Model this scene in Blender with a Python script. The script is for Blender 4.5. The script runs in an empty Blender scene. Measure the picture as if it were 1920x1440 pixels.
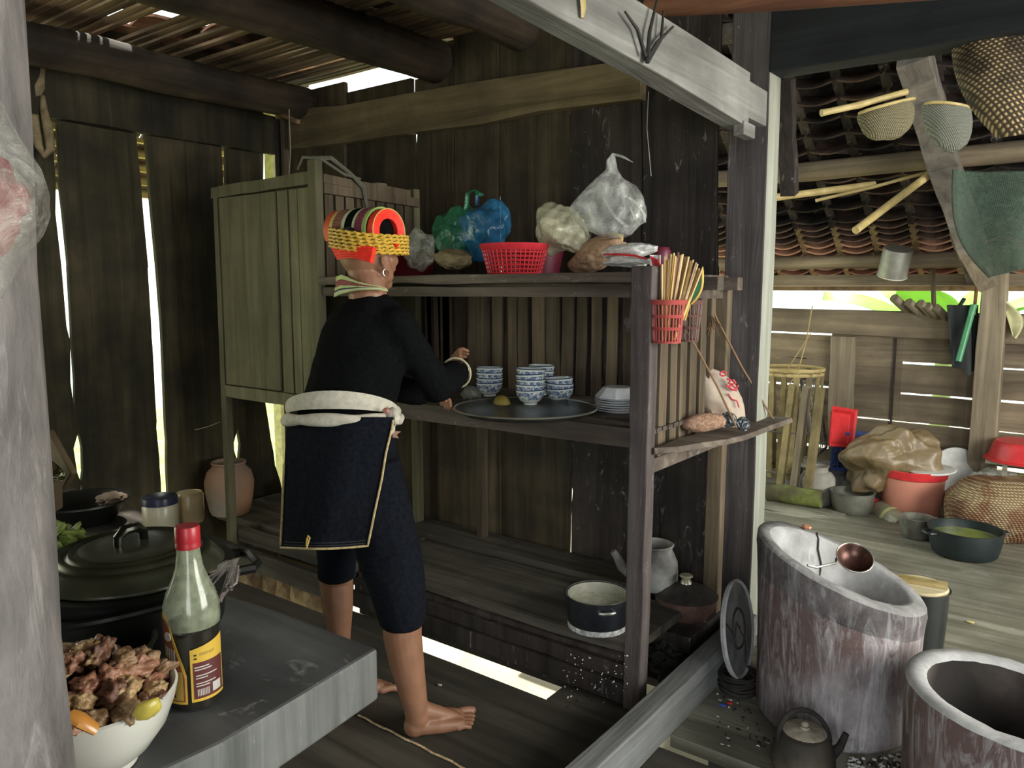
import bpy, bmesh, math, random
from mathutils import Vector, Matrix, noise, Euler
random.seed(7)
SC = bpy.context.scene
COL = SC.collection
R_ = math.radians

# ------------------------------------------------------------------ camera, sky, sun, daylight fill lamps, exposure
F = 1442.0; H = 1.35; YAW = R_(36.9); PITCH = R_(6.9)
cam = bpy.data.cameras.new('camera'); camo = bpy.data.objects.new('camera', cam); COL.objects.link(camo)
cam.sensor_fit = 'HORIZONTAL'; cam.sensor_width = 36.0; cam.lens = 36.0 * F / 1920.0
cam.clip_start = 0.02; cam.clip_end = 200
camo.location = (0, 0, H); camo.rotation_euler = (math.pi/2 - PITCH, 0, YAW)
SC.camera = camo

world = bpy.data.worlds.new('overcast_sky'); SC.world = world; world.use_nodes = True
bg = world.node_tree.nodes['Background']
bg.inputs[0].default_value = (0.93, 1.0, 0.90, 1); bg.inputs[1].default_value = 2.2

def light_sun(energy, rot, ang, col):
    l = bpy.data.lights.new('sun', 'SUN'); l.energy = energy; l.angle = ang; l.color = col
    o = bpy.data.objects.new('sun', l); COL.objects.link(o); o.rotation_euler = rot; return o
def look_rot(d):
    return Vector(d).to_track_quat('-Z', 'Y').to_euler()
light_sun(9.0, look_rot((0.30, -0.36, -0.9)), R_(1.5), (1.0, 0.93, 0.80))
def area(name, loc, d, sx, sy, e, col):
    l = bpy.data.lights.new(name, 'AREA'); l.shape = 'RECTANGLE'; l.size = sx; l.size_y = sy; l.energy = e; l.color = col
    o = bpy.data.objects.new(name, l); COL.objects.link(o); o.location = loc; o.rotation_euler = look_rot(d); return o
# added fill lamps mimicking daylight: doorway behind the camera, open right side, left door
area('daylight_fill_front_door', (1.15, -1.5, 1.35), (-0.35, 1, -0.05), 1.7, 2.0, 52, (0.92, 0.96, 1.0))
area('daylight_fill_right_opening', (2.5, 2.6, 1.5), (-1, 0.22, -0.10), 2.6, 1.6, 185, (1.0, 0.97, 0.88))
area('daylight_fill_left_door', (-3.65, 0.1, 1.25), (1, 0.25, 0.0), 1.1, 1.9, 12, (1.0, 0.98, 0.66))
SC.view_settings.view_transform = 'Standard'; SC.view_settings.look = 'None'
SC.view_settings.exposure = 0.0; SC.view_settings.gamma = 1.0
SC.view_settings.use_curve_mapping = False
try:
    SC.cycles.max_bounces = 8; SC.cycles.diffuse_bounces = 4; SC.cycles.transparent_max_bounces = 16
    SC.cycles.sample_clamp_indirect = 4.0
except Exception: pass

# ------------------------------------------------------------------ measuring helpers (pixel of the 1920x1440 photo -> a point on a real plane)
fh = Vector((-math.sin(YAW), math.cos(YAW), 0)); RT = Vector((math.cos(YAW), math.sin(YAW), 0)); ZZ = Vector((0, 0, 1))
FW = fh*math.cos(PITCH) - ZZ*math.sin(PITCH); UP = fh*math.sin(PITCH) + ZZ*math.cos(PITCH)
C0 = Vector((0, 0, H))
def ray(x, y): return FW + RT*((x-960)/F) - UP*((y-720)/F)
def onz(x, y, z=0.0): r = ray(x, y); return C0 + r*((z-H)/r.z)
def onx(x, y, X): r = ray(x, y); return C0 + r*(X/r.x)
def ony(x, y, Y): r = ray(x, y); return C0 + r*(Y/r.y)
def at(x, y, d): return C0 + ray(x, y)*d
def V(*a): return Vector(a)

# ------------------------------------------------------------------ materials
MATS = {}
def _new(name):
    m = bpy.data.materials.new(name); m.use_nodes = True; nt = m.node_tree
    return m, nt, nt.nodes['Principled BSDF']
def _ramp(nt, fac, stops):
    r = nt.nodes.new('ShaderNodeValToRGB'); cr = r.color_ramp
    while len(cr.elements) < len(stops): cr.elements.new(0.5)
    for e, (p, c) in zip(cr.elements, stops): e.position = p; e.color = (*c, 1)
    nt.links.new(fac, r.inputs[0]); return r.outputs[0]
def _noise(nt, scale, detail=4, rough=.55, vec=None, dist=0.0):
    n = nt.nodes.new('ShaderNodeTexNoise'); n.inputs['Scale'].default_value = scale
    n.inputs['Detail'].default_value = detail; n.inputs['Roughness'].default_value = rough
    n.inputs['Distortion'].default_value = dist
    if vec: nt.links.new(vec, n.inputs['Vector'])
    return n.outputs['Fac']
def _coords(nt, sc, rot=(0, 0, 0)):
    tc = nt.nodes.new('ShaderNodeTexCoord'); mp = nt.nodes.new('ShaderNodeMapping')
    mp.inputs['Scale'].default_value = sc; mp.inputs['Rotation'].default_value = rot
    nt.links.new(tc.outputs['Object'], mp.inputs['Vector']); return mp.outputs['Vector']
def _mix(nt, a, b, fac, mode='MIX'):
    m = nt.nodes.new('ShaderNodeMix'); m.data_type = 'RGBA'; m.blend_type = mode
    if isinstance(fac, float): m.inputs[0].default_value = fac
    else: nt.links.new(fac, m.inputs[0])
    for s, v in ((6, a), (7, b)):
        if isinstance(v, tuple): m.inputs[s].default_value = (*v, 1)
        else: nt.links.new(v, m.inputs[s])
    return m.outputs[2]
def _bump(nt, h, bs, strength, dist=.01):
    b = nt.nodes.new('ShaderNodeBump'); b.inputs['Strength'].default_value = strength; b.inputs['Distance'].default_value = dist
    nt.links.new(h, b.inputs['Height']); nt.links.new(b.outputs[0], bs.inputs['Normal'])
def wood(name, c1, c2, axis='X', rough=.8, stain=(0.02, 0.017, 0.014), stain_amt=.5, fleck=None, bump=.5, var=.35, grain=18):
    if name in MATS: return MATS[name]
    m, nt, bs = _new(name)
    a = grain; b = grain*.06
    sc = {'X': (b, a, a), 'Y': (a, b, a), 'Z': (a, a, b), 'N': (a*.5, a*.5, a*.5)}[axis]
    v = _coords(nt, sc)
    g = _noise(nt, 1.0, 5, .6, v, .6)
    col = _ramp(nt, g, [(.32, c1), (.66, c2)])
    big = _noise(nt, 1.0, 4, .6, _coords(nt, (2.6, 2.6, 2.6)))
    st = _ramp(nt, big, [(.38, (1, 1, 1)), (.66, (0, 0, 0))])
    mm = nt.nodes.new('ShaderNodeMath'); mm.operation = 'MULTIPLY'; mm.inputs[1].default_value = stain_amt
    nt.links.new(st, mm.inputs[0])
    col = _mix(nt, col, stain, mm.outputs[0])
    if fleck:
        fl = _noise(nt, 1.0, 6, .75, _coords(nt, tuple(s*.9+6 for s in sc)), 1.2)
        ff = _ramp(nt, fl, [(.60, (0, 0, 0)), (.70, (1, 1, 1))])
        m2 = nt.nodes.new('ShaderNodeMath'); m2.operation = 'MULTIPLY'; m2.inputs[1].default_value = fleck[1]
        nt.links.new(ff, m2.inputs[0]); col = _mix(nt, col, fleck[0], m2.outputs[0])
    oi = nt.nodes.new('ShaderNodeObjectInfo'); mr = nt.nodes.new('ShaderNodeMapRange')
    mr.inputs['To Min'].default_value = 1-var; mr.inputs['To Max'].default_value = 1+var
    nt.links.new(oi.outputs['Random'], mr.inputs['Value'])
    hsv = nt.nodes.new('ShaderNodeHueSaturation'); nt.links.new(mr.outputs[0], hsv.inputs['Value']); nt.links.new(col, hsv.inputs['Color'])
    nt.links.new(hsv.outputs[0], bs.inputs['Base Color'])
    bs.inputs['Roughness'].default_value = rough
    bs.inputs['Specular IOR Level'].default_value = .3
    _bump(nt, g, bs, min(1.0, bump*1.6), .009); MATS[name] = m; return m
def stone(name, c1, c2, scale=6, rough=.85, streak=None, sr=(.56, .68), bump=.5, axis_s=(1, 1, 1), spec=.3, metal=0.0, dark=None):
    if name in MATS: return MATS[name]
    m, nt, bs = _new(name)
    v = _coords(nt, tuple(scale*s for s in axis_s))
    n = _noise(nt, 1.0, 7, .65, v, .3); col = _ramp(nt, n, [(.3, c1), (.7, c2)])
    if dark:
        d = _noise(nt, 1.0, 3, .5, _coords(nt, (scale*.35,)*3)); f = _ramp(nt, d, [(.42, (0, 0, 0)), (.6, (1, 1, 1))])
        col = _mix(nt, dark, col, f)
    if streak:
        s = _noise(nt, 1.0, 6, .7, _coords(nt, (26, 26, 4)), 1.5); f = _ramp(nt, s, [(sr[0], (0, 0, 0)), (sr[1], (1, 1, 1))])
        m2 = nt.nodes.new('ShaderNodeMath'); m2.operation = 'MULTIPLY'; m2.inputs[1].default_value = streak[1]
        nt.links.new(f, m2.inputs[0]); col = _mix(nt, col, streak[0], m2.outputs[0])
    nt.links.new(col, bs.inputs['Base Color']); bs.inputs['Roughness'].default_value = rough
    bs.inputs['Specular IOR Level'].default_value = spec; bs.inputs['Metallic'].default_value = metal
    _bump(nt, n, bs, bump, .008); MATS[name] = m; return m
def plain(name, c, rough=.6, metal=0.0, spec=.5, var=.12, scale=30, bump=0.0, alpha=1.0, sss=0.0, coat=0.0, trans=0.0):
    if name in MATS: return MATS[name]
    m, nt, bs = _new(name)
    n = _noise(nt, scale, 3, .5, _coords(nt, (1, 1, 1)))
    col = _ramp(nt, n, [(.3, tuple(x*(1-var) for x in c)), (.7, tuple(min(1, x*(1+var)) for x in c))])
    nt.links.new(col, bs.inputs['Base Color']); bs.inputs['Roughness'].default_value = rough
    bs.inputs['Metallic'].default_value = metal; bs.inputs['Specular IOR Level'].default_value = spec
    bs.inputs['Alpha'].default_value = alpha; bs.inputs['Coat Weight'].default_value = coat
    bs.inputs['Transmission Weight'].default_value = trans
    if sss: bs.inputs['Subsurface Weight'].default_value = sss; bs.inputs['Subsurface Radius'].default_value = (.01, .004, .002)
    if bump: _bump(nt, n, bs, bump, .004)
    MATS[name] = m; return m
def film(name, c, a0=.25, a1=.75, rough=.22, scale=14, bump=.8):
    """thin crumpled plastic film: see-through where taut, milky where creased"""
    if name in MATS: return MATS[name]
    m, nt, bs = _new(name)
    n = _noise(nt, 1.0, 5, .65, _coords(nt, (scale,)*3), 1.5)
    al = _ramp(nt, n, [(.38, (a0,)*3), (.62, (a1,)*3)])
    col = _ramp(nt, n, [(.3, tuple(x*.8 for x in c)), (.7, c)])
    nt.links.new(al, bs.inputs['Alpha']); nt.links.new(col, bs.inputs['Base Color'])
    bs.inputs['Roughness'].default_value = rough; bs.inputs['Specular IOR Level'].default_value = .9
    _bump(nt, n, bs, bump, .012); MATS[name] = m; return m
def weave(name, c1, c2, scale, rot=(0, 0, 0), bump=.8, patch=None):
    if name in MATS: return MATS[name]
    m, nt, bs = _new(name)
    v = _coords(nt, (1, 1, 1), rot)
    def wv(d):
        w = nt.nodes.new('ShaderNodeTexWave'); w.wave_type = 'BANDS'; w.bands_direction = d
        w.inputs['Scale'].default_value = scale; w.inputs['Distortion'].default_value = 1.2; w.inputs['Detail'].default_value = 1
        nt.links.new(v, w.inputs['Vector']); return w.outputs['Fac']
    mm = nt.nodes.new('ShaderNodeMath'); mm.operation = 'MULTIPLY'
    nt.links.new(wv('DIAGONAL'), mm.inputs[0]); nt.links.new(wv('Z'), mm.inputs[1])
    col = _ramp(nt, mm.outputs[0], [(.1, c1), (.6, c2)])
    if patch:
        n = _noise(nt, 1, 4, .6, _coords(nt, (5, 5, 5))); f = _ramp(nt, n, [(.45, (0, 0, 0)), (.55, (1, 1, 1))])
        col = _mix(nt, col, patch, f, 'MULTIPLY')
    nt.links.new(col, bs.inputs['Base Color']); bs.inputs['Roughness'].default_value = .75
    _bump(nt, mm.outputs[0], bs, bump, .006); MATS[name] = m; return m

# woods (true colours, sooted by years of cooking smoke)
W_LEFT = wood('wall_wood_left', (.030, .026, .014), (.085, .068, .036), 'Z', stain=(.012, .012, .008), stain_amt=.75, bump=.5)
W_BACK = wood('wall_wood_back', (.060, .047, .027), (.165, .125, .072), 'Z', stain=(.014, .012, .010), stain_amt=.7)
W_BACKD = wood('wall_wood_darker', (.026, .021, .019), (.075, .058, .052), 'Z', stain=(.009, .0075, .0075), stain_amt=.7, fleck=((.36, .34, .35), .75))
W_BEAMT = wood('tie_beam_wood', (.10, .076, .040), (.23, .175, .095), 'X', stain=(.03, .025, .016), stain_amt=.5)
W_LOG = wood('log_wood', (.030, .021, .013), (.085, .060, .038), 'Y', stain=(.008, .006, .005), stain_amt=.8)
W_CUP = wood('cupboard_wood', (.112, .105, .060), (.215, .198, .118), 'Z', stain=(.055, .053, .03), stain_amt=.45, var=.15)
W_SHELF = wood('shelf_wood', (.07, .055, .045), (.19, .155, .125), 'X', stain=(.03, .022, .018), stain_amt=.5, fleck=((.40, .38, .38), .35), var=.2)
W_SHELFZ = wood('shelf_post_wood', (.055, .042, .040), (.17, .145, .14), 'Z', stain=(.035, .026, .024), stain_amt=.5, fleck=((.42, .42, .44), .45), var=.15)
W_SLAT = wood('slat_wood', (.075, .055, .035), (.19, .145, .095), 'Z', stain=(.03, .024, .018), stain_amt=.35, var=.3)
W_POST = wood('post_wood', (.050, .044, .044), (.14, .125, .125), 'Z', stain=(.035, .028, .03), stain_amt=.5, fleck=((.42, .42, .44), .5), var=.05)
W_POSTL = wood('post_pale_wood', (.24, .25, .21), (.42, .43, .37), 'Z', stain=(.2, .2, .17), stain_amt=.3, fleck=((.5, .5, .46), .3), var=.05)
W_GREYB = wood('grey_beam_wood', (.15, .15, .14), (.34, .34, .32), 'Y', stain=(.08, .075, .07), stain_amt=.5, fleck=((.5, .5, .48), .3), var=.1)
W_BLACK = wood('black_beam_wood', (.008, .010, .012), (.020, .024, .028), 'X', stain=(.005, .006, .007), stain_amt=.6, fleck=((.15, .17, .19), .05), var=.15)
W_RED = wood('reddish_pole_wood', (.12, .05, .03), (.28, .12, .065), 'X', stain=(.06, .03, .02), stain_amt=.4, var=.1)
W_FLOOR = wood('floor_wood', (.050, .045, .036), (.12, .108, .088), 'X', stain=(.035, .032, .027), stain_amt=.5, rough=.55, var=.15, bump=.3)
W_FLOORR = wood('floor_wood_worn', (.15, .145, .105), (.37, .36, .29), 'X', stain=(.09, .085, .065), stain_amt=.6, rough=.55, fleck=((.55, .55, .5), .3), var=.15, grain=14)
W_PLAT = wood('platform_wood', (.055, .047, .037), (.15, .135, .11), 'X', stain=(.03, .026, .022), stain_amt=.5, fleck=((.4, .38, .34), .2), var=.15)
W_FAR = wood('far_wall_wood', (.11, .085, .058), (.31, .245, .165), 'X', stain=(.07, .055, .042), stain_amt=.5, fleck=((.5, .45, .35), .12), var=.15, grain=12)
W_FARZ = wood('far_post_wood', (.15, .12, .08), (.34, .28, .20), 'Z', stain=(.09, .075, .055), stain_amt=.4, var=.1)
W_BRACE = wood('brace_wood', (.10, .09, .08), (.27, .245, .215), 'N', stain=(.06, .05, .045), stain_amt=.5, var=.1)
W_TABLE = wood('table_wood', (.07, .072, .075), (.20, .205, .21), 'X', stain=(.05, .051, .053), stain_amt=.7, rough=.45, fleck=((.42, .43, .43), .6), var=.02, grain=7)
W_TABLES = wood('table_edge_wood', (.10, .105, .10), (.27, .28, .27), 'Z', stain=(.06, .065, .06), stain_amt=.5, rough=.7, fleck=((.5, .5, .48), .3), var=.02)
W_NEAR = stone('near_post_wood', (.085, .078, .076), (.25, .23, .225), 17, .85, streak=((.42, .39, .38), .45), bump=1.0, axis_s=(1, 1, .38))
W_SILL = wood('sill_wood', (.12, .125, .125), (.28, .29, .29), 'Y', stain=(.07, .07, .07), stain_amt=.4, fleck=((.48, .48, .47), .2), var=.05)
W_LATH = wood('lath_wood', (.10, .065, .038), (.29, .20, .12), 'X', stain=(.04, .027, .018), stain_amt=.5, var=.45)
BAMBOO = wood('bamboo', (.34, .26, .10), (.62, .50, .24), 'N', stain=(.28, .2, .09), stain_amt=.4, rough=.45, var=.2, bump=.15)
TILE = stone('clay_tile', (.22, .10, .07), (.5, .28, .19), 9, dark=(.07, .045, .035))
EARTH = stone('yard_earth', (.40, .36, .26), (.62, .57, .45), 3)
EARTHG = stone('grass_ground', (.30, .42, .10), (.5, .62, .22), 4)

# ------------------------------------------------------------------ mesh builder
ORG = {}
class M:
    def __init__(s): s.v = []; s.f = []; s.mi = []; s.cur = 0
    def add(s, vs, fs):
        n = len(s.v); s.v += [Vector(v) for v in vs]; s.f += [tuple(i+n for i in f) for f in fs]; s.mi += [s.cur]*len(fs); return s
    def box(s, c, d, rot=None):
        hx, hy, hz = d[0]/2, d[1]/2, d[2]/2
        vs = [Vector((x, y, z)) for x in (-hx, hx) for y in (-hy, hy) for z in (-hz, hz)]
        if rot: e = Euler(rot).to_matrix(); vs = [e @ v for v in vs]
        c = Vector(c)
        return s.add([v+c for v in vs], [(0, 1, 3, 2), (4, 6, 7, 5), (0, 4, 5, 1), (2, 3, 7, 6), (0, 2, 6, 4), (1, 5, 7, 3)])
    def slab(s, x0, x1, y0, y1, z0, z1):
        return s.box(((x0+x1)/2, (y0+y1)/2, (z0+z1)/2), (abs(x1-x0), abs(y1-y0), abs(z1-z0)))
    def beam(s, a, b, w, h, up=(0, 0, 1), seg=1, jit=0.0, taper=1.0):
        """squared timber a->b; w across, h along up"""
        a = Vector(a); b = Vector(b); d = (b-a).normalized(); u = Vector(up); x = d.cross(u).normalized(); u = x.cross(d).normalized()
        vs = []; fs = []
        for i in range(seg+1):
            t = i/seg; p = a.lerp(b, t); k = 1+(taper-1)*t
            for sx, su in ((-1, -1), (1, -1), (1, 1), (-1, 1)):
                vs.append(p + x*(sx*w/2*k + random.uniform(-jit, jit)) + u*(su*h/2*k + random.uniform(-jit, jit)))
        for i in range(seg):
            for k in range(4):
                fs.append((i*4+k, i*4+(k+1) % 4, (i+1)*4+(k+1) % 4, (i+1)*4+k))
        fs += [(3, 2, 1, 0), tuple(seg*4+k for k in range(4))]
        return s.add(vs, fs)
    def tube(s, pts, r, n=8, cap=True, flat=1.0, up=None):
        pts = [Vector(p) for p in pts]; m = len(pts)
        if not isinstance(r, (list, tuple)): r = [r]*m
        vs = []; fs = []; prev = None
        for i, p in enumerate(pts):
            d = (pts[min(i+1, m-1)] - pts[max(i-1, 0)]).normalized()
            if prev is None:
                ref = Vector(up) if up else (Vector((0, 0, 1)) if abs(d.z) < .9 else Vector((1, 0, 0)))
                x = d.cross(ref).normalized()
            else: x = (prev - d*prev.dot(d)).normalized()
            prev = x; y = d.cross(x)
            for k in range(n):
                a = 2*math.pi*k/n; vs.append(p + x*(math.cos(a)*r[i]) + y*(math.sin(a)*r[i]*flat))
        for i in range(m-1):
            for k in range(n):
                fs.append((i*n+k, i*n+(k+1) % n, (i+1)*n+(k+1) % n, (i+1)*n+k))
        if cap: fs += [tuple(range(n-1, -1, -1)), tuple((m-1)*n+k for k in range(n))]
        return s.add(vs, fs)
    def lathe(s, prof, c=(0, 0, 0), n=32, rot=None, sx=1.0, sy=1.0, wob=0.0, arc=1.0, a0=0.0):
        """prof: (r, z) pairs; r=0 ends close"""
        c = Vector(c); e = Euler(rot).to_matrix() if rot else None; vs = []; fs = []; rings = []
        na = n if arc >= 1 else n+1
        for r, z in prof:
            if r <= 1e-6:
                v = Vector((0, 0, z)); vs.append((e @ v if e else v)+c); rings.append([len(vs)-1]); continue
            idx = []
            for k in range(na):
                a = a0+2*math.pi*arc*k/n
                w = 1+wob*noise.noise(Vector((math.cos(a)*1.5, math.sin(a)*1.5, z*4)))
                v = Vector((math.cos(a)*r*sx*w, math.sin(a)*r*sy*w, z))
                vs.append((e @ v if e else v)+c); idx.append(len(vs)-1)
            rings.append(idx)
        for A, B in zip(rings, rings[1:]):
            cnt = n
            for k in range(cnt):
                k2 = (k+1) % na
                if len(A) == 1 and len(B) == 1: continue
                if len(A) == 1: fs.append((A[0], B[k2], B[k]))
                elif len(B) == 1: fs.append((A[k], A[k2], B[0]))
                else: fs.append((A[k], A[k2], B[k2], B[k]))
        return s.add(vs, fs)
    def grid(s, fn, nu, nv, th=0.0, closed_u=False):
        """surface fn(u,v)->point; th gives it a real thickness"""
        P = [[Vector(fn(i/nu, j/nv)) for j in range(nv+1)] for i in range(nu+1)]
        def nrm(i, j):
            a = P[min(i+1, nu)][j]-P[max(i-1, 0)][j]; b = P[i][min(j+1, nv)]-P[i][max(j-1, 0)]
            n = a.cross(b); return n.normalized() if n.length > 1e-9 else Vector((0, 0, 1))
        idx = lambda i, j: i*(nv+1)+j
        vs = [P[i][j] for i in range(nu+1) for j in range(nv+1)]; fs = []
        for i in range(nu):
            for j in range(nv): fs.append((idx(i, j), idx(i+1, j), idx(i+1, j+1), idx(i, j+1)))
        if th:
            N = len(vs); vs += [P[i][j]-nrm(i, j)*th for i in range(nu+1) for j in range(nv+1)]
            for i in range(nu):
                for j in range(nv): fs.append((N+idx(i, j), N+idx(i, j+1), N+idx(i+1, j+1), N+idx(i+1, j)))
            for i in range(nu):
                fs.append((idx(i, 0), N+idx(i, 0), N+idx(i+1, 0), idx(i+1, 0)))
                fs.append((idx(i, nv), idx(i+1, nv), N+idx(i+1, nv), N+idx(i, nv)))
            for j in range(nv):
                fs.append((idx(0, j), idx(0, j+1), N+idx(0, j+1), N+idx(0, j)))
                fs.append((idx(nu, j), N+idx(nu, j), N+idx(nu, j+1), idx(nu, j+1)))
        return s.add(vs, fs)
    def blob(s, c, r, sub=3, amp=.15, fr=2.0, seed=0, ridge=False, flatz=None, rot=None, sq=1.0):
        bm = bmesh.new(); bmesh.ops.create_icosphere(bm, subdivisions=sub, radius=1)
        c = Vector(c); r = Vector(r) if not isinstance(r, (int, float)) else Vector((r, r, r)); off = Vector((seed*7.3, seed*3.1, seed*1.7))
        e = Euler(rot).to_matrix() if rot else None; vs = []
        for v in bm.verts:
            n = noise.fractal(v.co*fr+off, 1.0, 2.0, 4)
            if ridge: n = -abs(n)*1.6 + .25
            k = 1+amp*n; p = v.co
            if sq != 1.0: p = Vector([math.copysign(abs(q)**sq, q) for q in p])
            q = Vector((p.x*r.x*k, p.y*r.y*k, p.z*r.z*k))
            if e: q = e @ q
            if flatz is not None: q.z = max(q.z, flatz)
            vs.append(q+c)
        fs = [tuple(v.index for v in f.verts) for f in bm.faces]; bm.free()
        return s.add(vs, fs)
    def rows(s, rows, t, plane, d0, jit=.004, seg=3):
        """board outline in a wall plane: rows of (z, u0, u1); plane 'x' (u=y) or 'y' (u=x); d0 = room side, t = thickness (away)"""
        R2 = []
        for (z, a, b), (z2, a2, b2) in zip(rows, rows[1:]):
            for k in range(seg):
                t_ = k/seg; R2.append((z+(z2-z)*t_, a+(a2-a)*t_+random.uniform(-jit, jit), b+(b2-b)*t_+random.uniform(-jit, jit)))
        R2.append(rows[-1])
        vs = []; fs = []
        for z, a, b in R2:
            for u, d in ((a, d0), (b, d0), (b, d0+t), (a, d0+t)):
                vs.append((d, u, z) if plane == 'x' else (u, d, z))
        n = len(R2)
        for i in range(n-1):
            for k in range(4): fs.append((i*4+k, i*4+(k+1) % 4, (i+1)*4+(k+1) % 4, (i+1)*4+k))
        fs += [(0, 1, 2, 3), tuple((n-1)*4+k for k in (3, 2, 1, 0))]
        return s.add(vs, fs)
    def xf(s, mat, start=0):
        for i in range(start, len(s.v)): s.v[i] = mat @ s.v[i]
        return s
    def build(s, name, mats, parent=None, smooth=False, bevel=0.0, org=None, autos=True, sub=0, wire=0.0, solid=0.0, disp=None, weld=False):
        if not isinstance(mats, (list, tuple)): mats = [mats]
        if parent is not None: o0 = ORG[parent]
        elif org is not None: o0 = Vector(org)
        else:
            xs = [v.x for v in s.v]; ys = [v.y for v in s.v]; zs = [v.z for v in s.v]
            o0 = Vector(((min(xs)+max(xs))/2, (min(ys)+max(ys))/2, min(zs)))
        me = bpy.data.meshes.new(name); me.from_pydata([v-o0 for v in s.v], [], s.f)
        for m in mats: me.materials.append(m)
        if len(mats) > 1: me.polygons.foreach_set('material_index', s.mi)
        bm = bmesh.new(); bm.from_mesh(me)
        if weld: bmesh.ops.remove_doubles(bm, verts=bm.verts, dist=1e-5)
        bmesh.ops.recalc_face_normals(bm, faces=bm.faces); bm.to_mesh(me); bm.free()
        if smooth:
            me.polygons.foreach_set('use_smooth', [True]*len(me.polygons))
            if autos: me.set_sharp_from_angle(angle=R_(42))
        o = bpy.data.objects.new(name, me); COL.objects.link(o)
        if parent is not None: o.parent = parent
        else: o.location = o0
        ORG[o] = o0
        if bevel: b = o.modifiers.new('bevel', 'BEVEL'); b.width = bevel; b.segments = 2; b.limit_method = 'ANGLE'
        if sub: b = o.modifiers.new('sub', 'SUBSURF'); b.levels = sub; b.render_levels = sub
        if wire: b = o.modifiers.new('wire', 'WIREFRAME'); b.thickness = wire; b.use_even_offset = False
        if solid: b = o.modifiers.new('solid', 'SOLIDIFY'); b.thickness = solid; b.offset = 0
        return o
def crumple(m, c, r, n=12, amp=.22, seed=0, fine=.012, start=0):
    """press straight creases into a blob, the way plastic sheet folds"""
    rs = random.Random(seed*13+1); c = Vector(c); r = Vector(r) if not isinstance(r, (int, float)) else Vector((r, r, r))
    K = [(Vector((rs.gauss(0, 1), rs.gauss(0, 1), rs.gauss(0, 1))).normalized(), rs.uniform(-.75, .75), rs.choice((-1, -1, 1))) for _ in range(n)]
    K2 = [(Vector((rs.gauss(0, 1), rs.gauss(0, 1), rs.gauss(0, 1))).normalized(), rs.uniform(-.9, .9)) for _ in range(n*3)]
    for i in range(start, len(m.v)):
        d = m.v[i]-c; q = Vector((d.x/r.x, d.y/r.y, d.z/r.z))
        s = sum(g*(min(.5, abs(k.dot(q)-o))-.33) for k, o, g in K)/n
        t = sum(.16-min(.16, abs(k.dot(q)-o)) for k, o in K2)/n - .10
        f = 1 + amp*6.0*s + fine*24*t
        m.v[i] = c + d*f
def tag(o, label=None, cat=None, group=None, kind=None):
    if label: o['label'] = label
    if cat: o['category'] = cat
    if group: o['group'] = group
    if kind: o['kind'] = kind
    return o
def thing(name, label, cat, loc, group=None, kind=None):
    o = bpy.data.objects.new(name, None); COL.objects.link(o); o.location = Vector(loc); o.empty_display_size = .05
    ORG[o] = Vector(loc); return tag(o, label, cat, group, kind)
def setting(name, loc=(0, 0, 0), label=None):
    return thing(name, label, None, loc, None, 'structure')
def copy_tree(o, parent=None):
    c = o.copy(); COL.objects.link(c)
    if parent is not None: c.parent = parent
    ORG[c] = ORG[o]
    for ch in [x for x in o.children]: copy_tree(ch, c)
    return c
def arc_pts(c, r, a0, a1, n, ax=(1, 0, 0), ay=(0, 0, 1)):
    c = Vector(c); ax = Vector(ax); ay = Vector(ay)
    return [c + ax*(r*math.cos(a0+(a1-a0)*i/n)) + ay*(r*math.sin(a0+(a1-a0)*i/n)) for i in range(n+1)]

# ================================================================== SETTING
XL = -3.78; YB = 2.80; YF = 5.6; XR = 2.6
# ---- ground outside and under the raised floor
g = M(); g.grid(lambda u, v: (-14+26*u, -8+24*v, -.6 + .03*noise.noise(Vector((u*30, v*30, 0)))), 40, 40, .02)
tag(g.build('ground', EARTH), kind='structure')
g = M(); g.grid(lambda u, v: (-12+7*u, -6+20*v, -.55 + .12*noise.noise(Vector((u*12, v*30, 3)))), 24, 40, .02)
tag(g.build('lawn', EARTHG), 'green grass strip outside the cracked left wall', kind='structure')

# ---- left wall: upright boards with open cracks, and the tie board across them
wl = setting('wall_left', (XL, 1.5, 0))
def lw(px, py): return onx(px, py, XL)
def crack(ctrl):
    """ctrl: (py, pxL, pxR) -> list of (z, yL, yR)"""
    return [(lw((a+b)/2, py).z, lw(a, py).y, lw(b, py).y) for py, a, b in ctrl]
c1 = crack([(955, 150, 158), (935, 149, 157), (905, 152, 154), (885, 145, 156), (840, 139, 154), (810, 146, 147), (760, 139, 142), (715, 131, 142), (640, 132, 134), (612, 126, 134), (500, 116, 128), (400, 105, 119), (340, 104, 113), (230, 96, 107), (150, 88, 98), (60, 80, 90)])
c2 = crack([(975, 305, 318), (940, 304, 316), (800, 294, 312), (650, 286, 306), (500, 277, 296), (350, 264, 281), (255, 256, 273), (140, 247, 263), (60, 240, 256)])
c3 = crack([(975, 449, 450), (860, 444, 450), (835, 436, 451), (805, 446, 447), (600, 440, 442), (340, 418, 425), (275, 415, 424), (205, 409, 416), (170, 409, 413), (60, 400, 404)])
c4 = crack([(960, 538, 541), (900, 526, 540), (870, 516, 539), (745, 497, 538), (600, 496, 532), (345, 494, 522), (285, 495, 521), (180, 494, 514), (60, 490, 505)])
def zi(cr, z, k):
    cr = sorted(cr)
    if z <= cr[0][0]: return cr[0][k]
    for a, b in zip(cr, cr[1:]):
        if a[0] <= z <= b[0]: return a[k] + (b[k]-a[k])*(z-a[0])/(b[0]-a[0]+1e-9)
    return cr[-1][k]
ZT = 2.62
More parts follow.
